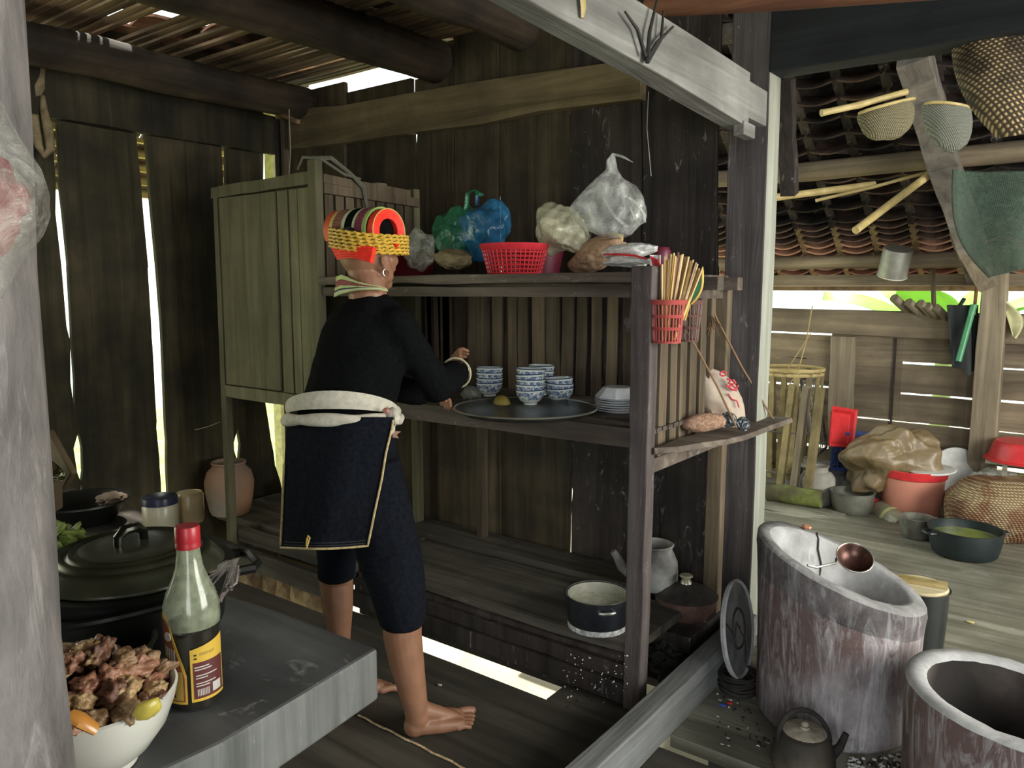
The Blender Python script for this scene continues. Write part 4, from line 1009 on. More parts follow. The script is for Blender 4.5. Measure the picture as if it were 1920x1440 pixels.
for k in range(3):
    m = M(); p = at(1462+26*k, 880, 5.0-.1*k); m.beam(V(p.x, p.y, .02), V(p.x+.03, p.y+.1, .75), .045, .03, jit=.003, seg=3)
    tag(m.build('split_pole', W_BAMG if k != 1 else W_FARZ), ['yellow split pole standing nearest the house post', 'greyed split pole in the middle before the cage basket', 'yellow split pole standing nearest the wire rack'][k], 'pole', 'poles before the bamboo cage')
cord(cg, [at(1523, 574, 5.3), at(1512, 640, 5.2), at(1495, 700, 5.1), at(1470, 735, 5.1)], .004, mat=BAMBOO)
cord(cg, [at(1520, 625, 5.3), at(1475, 695, 5.2)], .004, mat=BAMBOO)
# wire rack
wk = thing('wire_rack', 'grey wire mesh grill rack leaning on the bamboo cage', 'rack', at(1520, 870, 5.0))
A = at(1502, 712, 5.12); B = at(1531, 702, 5.3); C_ = at(1527, 858, 4.95); D_ = at(1550, 838, 5.2)
m = M(); m.grid(lambda u, v: A.lerp(B, u).lerp(C_.lerp(D_, u), v), 7, 16); m.build('mesh', plain('grey_wire', (.25, .25, .23), .5, metal=.5), wk, wire=.006)
for a, b in ((A, B), (C_, D_), (A, C_), (B, D_)):
    m = M(); m.tube([a, b], .012 if a is A and b is C_ else .008, 8); m.build('frame_bar', W_SHELFZ, wk, smooth=True)
# red tray + blue crate
rt = thing('red_tray', 'red plastic tray standing on edge against the far wall batten', 'tray', at(1572, 838, 4.95))
P = [at(1552, 762, 4.98), at(1600, 770, 5.08), at(1592, 842, 5.00), at(1546, 838, 4.90)]
nn = (P[1]-P[0]).cross(P[3]-P[0]).normalized(); nn = nn if nn.y < 0 else -nn
def tray(u, v, k=0):
    e = min(u, 1-u, v, 1-v); base_ = P[0].lerp(P[1], u).lerp(P[3].lerp(P[2], u), v); return base_ + nn*(.035 if e < .001 else (.03 if e < .07 else 0.0))
m = M(); us = [0, .06, .12, .5, .88, .94, 1]
m.grid(lambda u, v: tray(us[round(u*6)], us[round(v*6)]), 6, 6, .006); m.build('tray', REDP, rt, bevel=.003)
bcx = thing('blue_crate', 'blue plastic lattice crate behind the brown sack', 'crate', at(1590, 880, 5.05))
o_ = at(1562, 812, 5.0); exx = at(1562+75, 812+6, 5.02)-o_; ezz = V(0, 0, -.235); eyy = (at(1580, 809, 5.12)-o_)
BL = plain('blue_plastic', (.035, .07, .24), .4)
def crate_side(o, ex, ez, nx=7, nz=5):
    m = M(); L = ex.length
    for k in range(nx+1): m.beam(o+ex*(k/nx), o+ex*(k/nx)+ez, .008, .010, up=ex)
    for k in range(nz+1): m.beam(o+ez*(k/nz), o+ez*(k/nz)+ex, .009, .022 if k in (0, nz) else .008, up=(0, 0, 1))
    m.build('side', BL, bcx)
crate_side(o_, exx, ezz); crate_side(o_, eyy, ezz); crate_side(o_+eyy, exx, ezz); crate_side(o_+exx, eyy, ezz)
m = M(); m.add([o_+ezz, o_+ezz+exx, o_+ezz+exx+eyy, o_+ezz+eyy, o_+ezz+V(0, 0, -.01), o_+ezz+exx+V(0, 0, -.01), o_+ezz+exx+eyy+V(0, 0, -.01), o_+ezz+eyy+V(0, 0, -.01)], [(0, 1, 2, 3), (4, 7, 6, 5), (0, 4, 5, 1), (1, 5, 6, 2), (2, 6, 7, 3), (3, 7, 4, 0)]); m.build('bottom', BL, bcx)
# woven basket bag at the right
WV = weave('woven_rush', (.16, .10, .05), (.52, .42, .24), 26, patch=(.62, .40, .34))
bb = at(1862, 985, 4.85)
bb = base(1880, 1026, 0, .20)
m = M(); m.blob(V(bb.x+.04, bb.y+.02, .152), (.34, .20, .175), 5, .10, 1.1, 5, sq=.72, rot=(0, .0, .45), flatz=-.15)
o = m.build('woven_sack', WV, smooth=True); tag(o, 'big slumped woven rush sack behind the wide black pot', 'sack')
m = M(); p = at(1868, 905, 4.60); m.blob(p, (.19, .10, .085), 5, .10, 1.2, 6, rot=(0, .1, .5)); crumple(m, p, (.19, .10, .085), 9, .3, 6, .05); tag(m.build('clear_bag', film('clear_film_grey', (.75, .76, .70), .2, .62), smooth=True), 'clear plastic bag lying on top of the woven sack', 'bag')
m = M()
for k in range(5): m.blob(at(1905+random.uniform(-14, 14), 896+k*7, 4.60+.01*k), (.035, .03, .025), 2, .3, 2, k)
tag(m.build('greens_bundle', plain('pale_green_leaf', (.45, .52, .15), .6), smooth=True), 'bunch of pale green vegetables in the clear bag', 'vegetables')
ds = thing('board_shelf', 'narrow white painted board shelf on the far wall, under the red basin', 'shelf', (ony(1880, 862, 5.42)))
m = M(); a = ony(1850, 860, 5.36); m.beam(a, V(a.x+1.2, a.y, a.z-.01), .16, .025); m.build('board', plain('whitewashed_board', (.62, .58, .46), .8), ds)
m = M(); b_ = ony(1883, 890, 5.36); m.slab(b_.x-.012, b_.x+.012, 5.34, 5.38, 0, a.z-.013); m.build('leg', plain('whitewashed_board', (0, 0, 0)), ds)
rc = V(a.x+.20, a.y, a.z+.013)
rb = thing('red_basin', 'red plastic basin turned upside down on the white board shelf', 'basin', rc)
m = M(); m.lathe([(.215, 0), (.222, .004), (.215, .012), (.20, .015), (.17, .105), (.16, .115), (0, .117), (0, .110), (.155, .108), (.193, .012), (.208, .004), (.215, 0)], rc, 40); m.build('body', REDP, rb, smooth=True)
m = M(); c = at(1795, 885, 4.78); m.lathe([(0, 0), (.145, 0), (.155, .006), (.152, .014), (.14, .01), (0, .01)], c, 36, rot=(R_(68), 0, R_(28))); tag(m.build('platter', plain('grey_lid', (.36, .37, .36), .5, metal=.3), smooth=True), 'grey round platter standing behind the pink bucket', 'platter')
# debris: charcoal, ash flecks and litter on the floor
m = M(); mw = M()
for i in range(420):
    px = random.uniform(1060, 1490); py = random.uniform(1235, 1400)
    if px < 1185 and py > 1325: continue
    if 1185 < px < 1345: 
        continue
    p = onz(px, py, .004); 
    if (p-SC_).length < .26: continue
    (mw if random.random() < .28 else m).blob(p, V(random.uniform(.002, .008), random.uniform(.002, .006), random.uniform(.001, .004)), 1, .4, 2, i)
for i in range(260):
    px = random.uniform(1590, 1720); py = random.uniform(1385, 1440); p = onz(px, py, .004)
    if (p-SC_).length < .25 or (p-S2).length < .25: continue
    (mw if random.random() < .5 else m).blob(p, V(random.uniform(.003, .009), random.uniform(.003, .008), random.uniform(.002, .005)), 1, .4, 2, i)
for i in range(120):
    p = ony(random.uniform(1060, 1180), random.uniform(1225, 1300), 2.10); p.y -= .01
    if p.z < 0: continue
    (mw if random.random() < .4 else m).blob(p, random.uniform(.0012, .0035), 1, .4, 2, i)
tag(m.build('charcoal_litter', SOOTB), 'black charcoal crumbs strewn around the stoves', 'charcoal', kind='stuff')
tag(mw.build('ash_flecks', plain('ash_white', (.6, .6, .58), .9)), 'white ash flecks scattered over the floor by the stoves', 'ash', kind='stuff')
for i, (px, py, mt, s, lab) in enumerate(((1355, 1322, plain('blue_wrapper', (.05, .10, .5), .4), (.014, .006, .004), 'scrap of blue wrapper on the littered floor'), (1368, 1318, REDP, (.010, .006, .004), 'scrap of red wrapper beside the blue one'), (1820, 1166, plain('dry_leaf', (.62, .52, .2), .7), (.014, .010, .003), 'small dry yellow leaf on the far floor boards'), (825, 1284, plain('ash_white', (0, 0, 0)), (.010, .006, .003), 'white scrap on the floor near the bright gap'))):
    m = M(); m.blob(onz(px, py, .006), s, 2, .4, 2, i+50); tag(m.build('litter_scrap', mt), lab, 'scrap')
# ember-like rock pile under the rack corner
for i, (px, py, r) in enumerate(((1244, 1232, .06), (1290, 1208, .055), (1262, 1262, .045), (1312, 1225, .045))):
    p = onz(px, py, .03); m = M(); m.blob(p, (r, r*.9, r*.8), 4, .75, 2.0, i+60)
    tag(m.build('charcoal_lump', SOOTB), ['big charred lump right behind the rack post', 'charred lump under the scorched pan', 'charred lump lowest beside the sill', 'charred lump nearest the leaning lid'][i], 'charcoal')
m = M(); m.rows([(0, 0, 0)], 0, 'x', 0) if False else None

# ---- things hanging under the far roof
def bpole(lab, pts, r, mat=None, name='bamboo_pole', cat='pole'):
    m = M(); pts = [Vector(p) for p in pts]; out = []; rr = []
    for a, b in zip(pts, pts[1:]):
        for k in range(6): out.append(a.lerp(b, k/6)); rr.append(r*(1.12 if k == 0 else 1))
    out.append(pts[-1]); rr.append(r); m.tube(out, rr, 10); return tag(m.build(name, mat or BAMBOO, smooth=True), lab, cat)
bpole('thick yellow bamboo pole tied level under the far roof', [at(1440, 372, 4.3), at(1640, 346, 4.3)], .020)
bpole('thin bamboo branch tied to the end of the level pole', [at(1530, 376, 4.25), at(1640, 350, 4.25), at(1742, 322, 4.2)], .009)
bpole('yellow bamboo stick slanting down with its cut end free', [at(1742, 328, 4.15), at(1604, 432, 3.85)], .020)
bpole('long grey pole under the tiles behind the leaning brace', [at(1530, 283, 4.6), at(1720, 290, 4.6), at(1925, 283, 4.6)], .014, W_FARZ)
bpole('green bamboo pole at the right, above the green net', [at(1780, 296, 4.3), at(1925, 312, 4.2)], .016, stone('green_bamboo', (.20, .24, .10), (.42, .44, .22), 8))
bpole('pale curved branch holding the fish trap net', [at(1540, 212, 3.3), at(1610, 197, 3.32), at(1700, 172, 3.35)], .014)
bpole('short pale bamboo under the lower tiles', [at(1672, 405, 4.9), at(1785, 413, 4.9)], .018)
# fish trap scoops (fine woven net on bent frames)
NET1 = weave('fish_net', (.10, .085, .045), (.40, .35, .22), 60, bump=.6)
for i, (c, r, rot, lab) in enumerate(((at(1662, 214, 3.35), (.115, .06, .075), (.1, .25, .4), 'pale woven fish scoop left of the leaning brace'), (at(1776, 215, 3.5), (.10, .06, .11), (0, -.3, .4), 'greyish woven fish scoop right of the leaning brace'))):
    t = thing('fish_scoop', lab, 'fish trap', c, 'woven scoops under the roof')
    m = M(); m.blob(c, (r[0], r[1], r[2]*1.5), 4, .10, 1.2, i+3, rot=(0, rot[1], .4))
    m.v = [V(v.x, v.y, min(v.z, c.z+.03+ (v-c).dot(RT)*(.25 if i == 0 else -.15))) for v in m.v]; m.build('net_bag', NET1 if i == 0 else weave('fish_net_grey', (.10, .105, .09), (.34, .35, .29), 60, bump=.6), t, smooth=True)
    m = M(); m.tube([c+RT*(r[0]*1.0*math.cos(a))+fh*(r[1]*1.0*math.sin(a))+ZZ*(.034+r[0]*math.cos(a)*(.25 if i == 0 else -.15)) for a in [2*math.pi*k/24 for k in range(25)]], .007, 7); m.build('frame', BAMBOO, t, smooth=True)
# big plaited baskets at the upper right corner
WB = weave('plaited_basket', (.05, .035, .02), (.46, .33, .16), 34, rot=(.5, .3, .8), patch=(.30, .27, .24))
bc = at(1905, 115, 2.45)
t = thing('plaited_basket', 'large plaited bamboo basket hanging under the black beam at the right', 'basket', bc)
def bsk(u, v):
    a = math.pi*(1.0+1.0*u)*1.0; ph = v*math.pi/2
    r = .235*math.cos(ph*.9)**.6 if v < 1 else 0.02
    return bc + RT*(math.cos(a)*.235*(1-.72*v**2.2)+.03) + fh*(math.sin(a)*.15*(1-.6*v*v)) + ZZ*(.095 - .33*v**.9 + .0*math.cos(a))
m = M(); m.grid(lambda u, v: bsk(u, v), 36, 14, .006); m.build('front_wall', WB, t, smooth=True)
m = M(); m.grid(lambda u, v: bc + RT*(-math.cos(math.pi*(1+u))*.225*(1-.70*v**2.2)+.03) - fh*(math.sin(math.pi*(1+u))*.13*(1-.6*v*v)) + ZZ*(.10 - .31*v**.9), 26, 12); m.build('open_back', plain('dark_splints', (.12, .10, .075), .7), t, wire=.0065)
m = M(); m.tube([bsk(k/24, 0)+V(0, 0, .0) for k in range(25)], .007, 7); m.build('rim', W_BRACE, t, smooth=True)
# green fishing net
nc = at(1890, 385, 3.6)
NETG = film('green_net', (.05, .085, .06), .45, .85, .8, 26, .5)
def nf(u, v):
    p = at(1788+150*u, 318+8*u, 3.65).lerp(at(1868+70*u, 520-30*u, 3.5), v)
    return p + fh*(.05*math.sin(5*u+2*v)) + V(0, 0, -.10*math.sin(math.pi*v)*(1-u)*.4) - RT*(.05*math.sin(math.pi*v)*(1-u))
t = thing('fishing_net', 'dark green fishing net hanging in a bag at the right edge', 'net', nc)
m = M(); m.grid(nf, 22, 22, .003); m.build('net_cloth', NETG, t, smooth=True)
m = M(); m.tube([nf(0, k/16) for k in range(17)], .007, 6); m.build('edge_cord', plain('dark_net_cord', (.05, .07, .05), .9), t, smooth=True)
m = M(); m.grid(lambda u, v: nf(u, v)-fh*.03, 60, 60); m.build('mesh_layer', plain('net_thread', (.10, .17, .12), .7), t, wire=.0009)
# tin can
tc_ = at(1678, 493, 4.9)
t = thing('tin_can', 'open tin can hung mouth down under the eaves purlin', 'can', tc_)
m = M(); m.lathe([(0, .095), (.085, .095), (.088, .088), (.088, -.08), (.084, -.08), (.084, .085), (0, .09)], tc_, 30, rot=(.30, .22, 0)); m.build('body', plain('old_tin', (.28, .28, .25), .5, metal=.5), t, smooth=True)
m = M(); m.lathe([(.088, -.082), (.092, -.086), (.088, -.09), (.084, -.086), (.088, -.082)], tc_, 30, rot=(.30, .22, 0)); m.build('rim', plain('pale_tin', (.6, .6, .5), .5), t, smooth=True)
# cloth and sticks on the far post, tubes on the rail
bm_ = at(1805, 580, 5.2)
def cl(u, v):
    w = 1-.25*v; x = 1775+62*u*w+16*v*.6; return at(x, 572+(120 if u < .45 else 135)*v*(1-.12*abs(u-.3)), 4.74) + fh*(.03*math.sin(9*u))
m = M(); m.grid(cl, 14, 10, .012); tag(m.build('dark_cloth', plain('charcoal_cloth', (.022, .027, .028), .9), smooth=True), 'dark cloth hanging over the far rail beside the post', 'cloth')
bpole('green painted stick leaning before the dark cloth', [at(1826, 572, 4.66), at(1797, 678, 4.66)], .018, plain('green_paint', (.06, .26, .12), .35), 'green_stick', 'stick')
bpole('thin brown stick with reddish tip beside the far post', [at(1832, 530, 4.66), at(1826, 590, 4.66)], .010, W_RED, 'brown_stick', 'stick')
bpole('small dark knobbed tool handle sticking up over the rail', [at(1799, 574, 4.74), at(1808, 560, 4.74)], .012, BLACKM, 'tool_handle', 'tool')
bpole('brown upright pole between eaves and rail', [ony(1749, 505, 5.54), ony(1751, 575, 5.54)], .014, W_SLAT, 'upright_stick', 'pole')
for i, (px, py, L) in enumerate(((1676, 558, 30), (1703, 566, 22), (1725, 568, 14), (1738, 573, 12), (1755, 576, 10))):
    p = ony(px, py, 5.46); q_ = p+V(.07, .12, -.09)
    m = M(); m.tube([p, p.lerp(q_, .5), q_], [.028-.001*i]*3, 14); 
    tag(m.build('bamboo_tube', W_FARZ, smooth=True), ['longest bamboo tube, leftmost on the far rail', 'second bamboo tube from the left on the far rail', 'middle bamboo tube on the far rail', 'fourth bamboo tube on the far rail', 'lowest bamboo tube, nearest the dark cloth'][i], 'bamboo tube', 'bamboo tubes on the far rail')
m = M(); P0 = at(1885, 560, 4.6)
m.grid(lambda u, v: at(1878+22*v+ (26*math.sin(math.pi*min(1, v))*1.0)*u, 562+72*v, 4.6)+fh*.02*math.sin(6*u), 8, 12, .006); tag(m.build('pale_pouch', plain('pale_gourd', (.50, .48, .28), .7), smooth=True), 'curved pale pouch hanging right of the far post', 'pouch')
# banana leaves outside
LEAF = plain('banana_leaf', (.22, .62, .04), .5, var=.25, scale=5, sss=.0)
LEAF.node_tree.nodes['Principled BSDF'].inputs['Transmission Weight'].default_value = .15
bt = thing('banana_plant', 'bright green banana plant outside beyond the far wall', 'plant', V(-.9, 7.2, -.6))
def leaf(base_, tip, w, par, droop=.3):
    base_ = Vector(base_); tip = Vector(tip); d = tip-base_; s = d.cross(ZZ).normalized()
    m = M(); m.grid(lambda u, v: base_.lerp(tip, v)+V(0, 0, droop*math.sin(math.pi*v)) + s*((u-.5)*2*w*math.sin(math.pi*min(.98, v*.95+.05))**.6) - V(0, 0, abs(u-.5)*.35*w*2), 6, 12, .004); return m.build('leaf', LEAF, par, smooth=True)
p0 = V(-.95, 7.2, .95)
for k, (dx, dy, dz, w) in enumerate(((-1.0, .1, 1.1, .22), (.9, -.1, 1.15, .25), (-.2, -.5, 1.45, .25), (.45, .5, 1.7, .22), (1.4, .2, .8, .2), (-.7, .6, 1.6, .2))): leaf(p0, p0+V(dx, dy, dz*.36), w, bt, .12)
m = M(); m.tube([V(-.95, 7.2, -.6), V(-.95, 7.2, 0), p0], [.10, .08, .06], 12); m.build('stem', plain('banana_stem', (.30, .42, .15), .6), bt, smooth=True)

# ================================================================== THINGS ON THE RACK
TS = 1.409
# blue and green bags
def bagthing(name, lab, c, r, mat, seed=0, rot=(0, 0, 0), amp=.34, fr=1.8, knot=None, cat='plastic bag', sub=5, par=None):
    m = M(); m.blob(c, r, sub, amp*.3, 1.3, seed, rot=rot); crumple(m, c, r, 10, amp*1.1, seed, .07)
    if par: return m.build(name, mat, par, smooth=True, autos=False)
    o = m.build(name, mat, smooth=True, autos=False); tag(o, lab, cat)
    if knot:
        m = M(); m.tube(knot[0], knot[1], 8, flat=.5); m.build('knot', mat, o, smooth=True)
    return o
def onshelf(px, y, py): return ony(px, py, y)
cb = ony(905, 432, 2.55); cg_ = ony(850, 440, 2.50)
bagthing('blue_bag', 'shiny blue plastic bag bulging behind the red basket', cb, (.135, .105, .125), film('blue_film', (.03, .17, .34), .55, .93, .14, 9, .9), 2, knot=([cb+V(-.03, 0, .105), cb+V(-.03, 0, .15), cb+V(.01, -.01, .145)], [.012, .010, .006]))
bagthing('green_bag', 'green plastic bag slumped left of the blue bag', cg_, (.115, .10, .115), film('green_film', (.03, .20, .10), .5, .9, .14, 9, .9), 5, rot=(0, .3, 0), knot=([cg_+V(.07, 0, .085), cg_+V(.08, 0, .165), cg_+V(.12, 0, .175), cg_+V(.15, 0, .155)], [.015, .012, .010, .016]))
bagthing('parcel', 'brown paper parcel tied with twine on the rack top, below the green bag', ony(850, 487, 2.33), (.10, .06, .045), stone('brown_paper', (.16, .12, .06), (.33, .27, .15), 10, .6), 8, amp=.18, cat='parcel')
m = M()
for dx in (.0, .05): m.tube([ony(850, 487, 2.33)+V(dx-.02, .052*math.cos(a), .037*math.sin(a)) for a in [2*math.pi*k/16 for k in range(17)]], .002, 5)
tag(m.build('twine', plain('twine', (.5, .42, .25), .9)), 'two loops of twine around the brown paper parcel', 'twine')
bagthing('crumpled_clear_bag', 'crumpled clear plastic bag on the rack top right of the head', ony(786, 468, 2.36), (.085, .07, .095), film('clear_film', (.55, .57, .50), .10, .55, .2, 16), 11)
m = M(); c = ony(758, 452, 2.62); m.lathe([(0, 0), (.12, 0), (.15, .11), (.155, .115), (.145, .115), (.115, .008), (0, .006)], V(c.x, c.y, TS), 32); tag(m.build('red_bowl', plain('deep_red', (.16, .012, .015), .4), smooth=True), 'deep red plastic bowl in shade behind the clear bag', 'bowl')
m = M(); c = ony(1012, 440, 2.66); m.lathe([(0, 0), (.08, 0), (.10, .11), (.095, .11), (.075, .008), (0, .006)], V(c.x, c.y, TS), 32); tag(m.build('maroon_bowl', plain('maroon', (.12, .012, .03), .4), smooth=True), 'maroon bowl in shade between the red basket and the white bag', 'bowl')
# red openwork basket
rb0 = ony(965, 500, 2.33); rc = V(rb0.x, 2.33, TS)
rk = thing('red_basket', 'red plastic openwork round basket on the rack top', 'basket', rc)
m = M()
def ringwall(m, c, n, zs, r_of, w_of, bar=.0022):
    for k in range(n):
        a = 2*math.pi*k/n
        m.tube([V(c.x+math.cos(a)*r_of(z), c.y+math.sin(a)*r_of(z), c.z+z) for z in zs], bar, 4, cap=False)
rof = lambda z: .097+.027*(z/.10)
ringwall(m, rc, 42, (0.006, .055, .10), rof, None, .0030)
for z in (.006, .021, .036, .051, .066, .081): m.tube([V(rc.x+math.cos(a)*rof(z), rc.y+math.sin(a)*rof(z), rc.z+z) for a in [2*math.pi*k/40 for k in range(41)]], .0033, 5)
m.build('openwork_wall', plain('bright_red_plastic', (.60, .035, .05), .35), rk, smooth=True)
m = M(); m.lathe([(.121, .088), (.124, .090), (.133, .108), (.131, .113), (.120, .112), (.119, .092), (.121, .088)], rc, 48); m.build('rim', plain('bright_red_plastic', (0, 0, 0)), rk, smooth=True)
m = M(); m.lathe([(0, 0), (.097, 0), (.099, .008), (.094, .008), (0, .004)], rc, 40); m.build('bottom', plain('bright_red_plastic', (0, 0, 0)), rk, smooth=True)
# white bag and tall clear bag
wc = ony(1058, 428, 2.42)
bagthing('white_bag', 'clear bag bulging with pale yellowish food, resting on the red basket', wc, (.115, .095, .095), film('milky_film', (.58, .56, .40), .55, .93, .16, 11, .9), 14, rot=(0, .35, 0))
tcg = thing('tall_clear_bag', 'tall clear plastic carrier bag twisted to a point at its top', 'plastic bag', ony(1150, 440, 2.42))
FM = film('clear_bright_film', (.72, .74, .72), .16, .62, .12, 8, .6)
bodypx = [(288, 1148, 1152), (300, 1139, 1153), (318, 1138, 1156), (335, 1120, 1164), (352, 1108, 1186), (372, 1090, 1196), (392, 1070, 1203), (410, 1085, 1203), (428, 1105, 1190), (440, 1125, 1180), (447, 1140, 1165)]
rings = []
for py, a, b in bodypx:
    pa = ony(a, py, 2.42); pb = ony(b, py, 2.42); rings.append(((pa+pb)/2, (pb-pa).length/2))
m = M(); n = 36; vs = []; fs = []
for j in range(len(rings)*3-2):
    t = j/3; i = min(int(t), len(rings)-2); f = t-i; c = rings[i][0].lerp(rings[i+1][0], f); r = rings[i][1]*(1-f)+rings[i+1][1]*f
    for k in range(n):
        a = 2*math.pi*k/n; w = 1+.10*abs(math.sin(4*a+j*.12))+.10*abs(math.sin(2.5*a+1-j*.2))+.10*noise.noise(V(math.cos(a)*1.6, math.sin(a)*1.6, j*.16))-.08
        vs.append(c+V(math.cos(a)*r*w, math.sin(a)*min(r, .075)*w, 0))
L = len(rings)*3-2
for j in range(L-1):
    for k in range(n): fs.append((j*n+k, j*n+(k+1) % n, (j+1)*n+(k+1) % n, (j+1)*n+k))
fs.append(tuple((L-1)*n+k for k in range(n)))
m.add(vs, fs); m.build('body', FM, tcg, smooth=True, autos=False)
m = M(); m.tube([ony(1146, 325, 2.42), ony(1142, 300, 2.42), ony(1150, 289, 2.42), ony(1168, 294, 2.42), ony(1186, 304, 2.42)], [.018, .012, .010, .009, .003], 8, flat=.5); m.build('twisted_top', FM, tcg, smooth=True)
m = M(); m.tube([ony(1180, 372, 2.37), ony(1196, 384, 2.37), ony(1208, 402, 2.37), ony(1209, 416, 2.37), ony(1200, 420, 2.37), ony(1190, 410, 2.37), ony(1182, 388, 2.37)], [.010, .009, .009, .008, .009, .008, .007], 8, flat=.5); m.build('handle', FM, tcg, smooth=True)
m = M(); m.tube([ony(1132, 372, 2.36), ony(1140, 386, 2.355), ony(1155, 408, 2.355), ony(1174, 424, 2.36)], [.008, .007, .009, .012], 8, flat=.5); m.build('fold', FM, tcg, smooth=True)
bagthing('grain_sack', 'brown sack of grain leaning under the tall clear bag', ony(1118, 478, 2.44), (.13, .07, .06), stone('grain', (.20, .12, .07), (.42, .28, .18), 60, .8), 21, rot=(0, -.35, 0), amp=.15, cat='sack')
m = M(); c = ony(1148, 452, 2.50); m.box(c, (.07, .05, .06), (0, .15, 0)); tag(m.build('yellow_packet', stone('yellow_food', (.35, .26, .08), (.62, .5, .2), 60), bevel=.01), 'packet of yellow grains showing below the tall clear bag', 'packet')
bagthing('folded_bag', 'folded white plastic bag with a red stripe on the rack top corner', ony(1180, 470, 2.32), (.115, .055, .028), film('white_film', (.70, .70, .68), .9, 1.0, .3, 10), 24, rot=(0, -.06, 0), amp=.2)
bagthing('flat_white_bag', 'flattened white plastic bag under the folded one', ony(1176, 490, 2.28), (.095, .05, .024), film('white_film', (0, 0, 0)), 25, amp=.28)
m = M(); m.tube([ony(1132, 477, 2.262), ony(1160, 477, 2.255), ony(1190, 479, 2.255), ony(1214, 486, 2.26)], [.003, .004, .004, .003], 6); m.build('red_stripe', REDP, bpy.data.objects['folded_bag'], smooth=True)
m = M(); m.grid(lambda u, v: ony(1218+20*u, 478+20*v, 2.25)+V(0, .02*math.sin(3*u), 0), 4, 4, .003); o = m.build('striped_corner', WHITEP, bpy.data.objects['folded_bag'])
m = M()
for k in range(4): m.tube([ony(1220+4*k, 480+2*k, 2.246), ony(1226+4*k, 498, 2.246)], .0028, 5)
m.build('red_stripes', REDP, bpy.data.objects['folded_bag'])
m = M(); c = ony(1240, 462, 2.62); m.lathe([(0, 0), (.03, 0), (.034, .05), (.036, .085), (.028, .10), (0, .104)], V(c.x, c.y, TS), 24); tag(m.build('maroon_canister', plain('maroon', (0, 0, 0)), smooth=True), 'small maroon canister behind the folded white bag', 'canister')
# chopstick baskets on the post
def holder(name, lab, c, r0, r1, h, mat, nbar, alpha_body=None):
    t = thing(name, lab, 'basket', c); m = M()
    f = lambda z: r0+(r1-r0)*z/h
    for k in range(nbar):
        a = 2*math.pi*k/nbar; m.tube([c+V(math.cos(a)*f(z), math.sin(a)*f(z), z) for z in (0, h*.5, h)], .0022, 4, cap=False)
    m.build('bars', mat, t)
    m = M()
    for z in (.004, h*.33, h*.36, h*.62, h*.65): m.tube([c+V(math.cos(a)*f(z), math.sin(a)*f(z), z) for a in [2*math.pi*k/24 for k in range(25)]], .003, 5)
    m.build('hoops', mat, t, smooth=True)
    m = M(); m.lathe([(f(h)-.002, h-.012), (f(h)+.004, h-.012), (f(h)+.010, h), (f(h)+.008, h+.003), (f(h)-.003, h), (f(h)-.002, h-.012)], c, 28); m.build('rim', mat, t, smooth=True)
    m = M(); m.lathe([(0, 0), (r0, 0), (r0, .004), (0, .004)], c, 20); m.build('bottom', mat, t)
    return t
h1 = onx(1251, 645, -1.005); h1 = V(-1.008, 2.165, h1.z)
p_ = ony(1250, 643, 2.15); h1 = V(p_.x, 2.15, p_.z)
PINKT = plain('pink_red_plastic', (.50, .10, .09), .35, alpha=.92)
holder('chopstick_basket', 'red plastic chopstick basket tied to the rack corner post', h1, .040, .050, .128, PINKT, 26)
p_ = ony(1290, 640, 2.32); h2 = V(p_.x, 2.32, p_.z)
holder('dark_basket', 'dusty second utensil basket behind the red chopstick basket', h2, .030, .042, .13, plain('dusty_dark_plastic', (.14, .07, .06), .5), 18)
cols = [(.30, .16, .08), (.50, .29, .07), (.60, .42, .14), (.34, .20, .11), (.55, .40, .18), (.22, .12, .07)]
mts = [plain('chopstick_%s' % n, c, .5) for n, c in zip(('brown', 'amber', 'yellow', 'tan', 'straw', 'umber'), cols)]
for k in range(30):
    fx = k/29; px = 1236+80*fx; top = 478+ (abs(fx-.42)**1.3)*62 + random.uniform(-9, 6); px0 = 1240+24*fx
    y = 2.13+.05*random.random()+ (.10*fx)
    a = ony(px0, 638, 2.135+.03*random.random()); b = ony(px, top, y)
    m = M(); m.beam(a, b, .0055, .0055, taper=.85); tag(m.build('chopstick', mts[(k*5) % 6]), 'slim wooden chopstick standing in the red chopstick basket', 'chopstick', 'chopsticks in the red basket')
sp = thing('plastic_spatula', 'green and yellow plastic spoon standing behind the chopsticks', 'spoon', h2)
m = M(); A = ony(1293, 568, 2.27); B = ony(1317, 508, 2.27)
ax = (B-A); sd = V(.9, 0, -.35).normalized()
m.grid(lambda u, v: A+ax*v + sd*((u-.5)*.040*math.sin(math.pi*(.12+.86*v))) + V(0, .006*math.cos(math.pi*(u-.5)), 0), 6, 10, .003); m.build('blade', plain('spoon_green', (.12, .50, .30), .3), sp, smooth=True)
m = M(); m.tube([A+ax*v+sd*(.020*math.sin(math.pi*(.12+.86*v)))+V(0, -.003, 0) for v in [k/10 for k in range(11)]]+[B+V(.0, 0, .01)]+[A+ax*v-sd*(.020*math.sin(math.pi*(.12+.86*v)))+V(0, -.003, 0) for v in [k/10 for k in range(10, -1, -1)]], .004, 6); m.build('edge', plain('spoon_yellow', (.70, .50, .12), .4), sp, smooth=True)
m = M(); m.tube([A, ony(1284, 600, 2.28)], .004, 6); m.build('handle', plain('spoon_yellow', (0, 0, 0)), sp, smooth=True)
m = M(); c = ony(1338, 606, 2.60)
for k in range(16): m.tube([ony(1334, 592, 2.62), ony(1324+random.uniform(0, 30), 612+random.uniform(-4, 22), 2.58)], .0014, 4)
tag(m.build('rope_fray', CORD), 'frayed knot of brown cord at the back corner of the rack', 'cord')
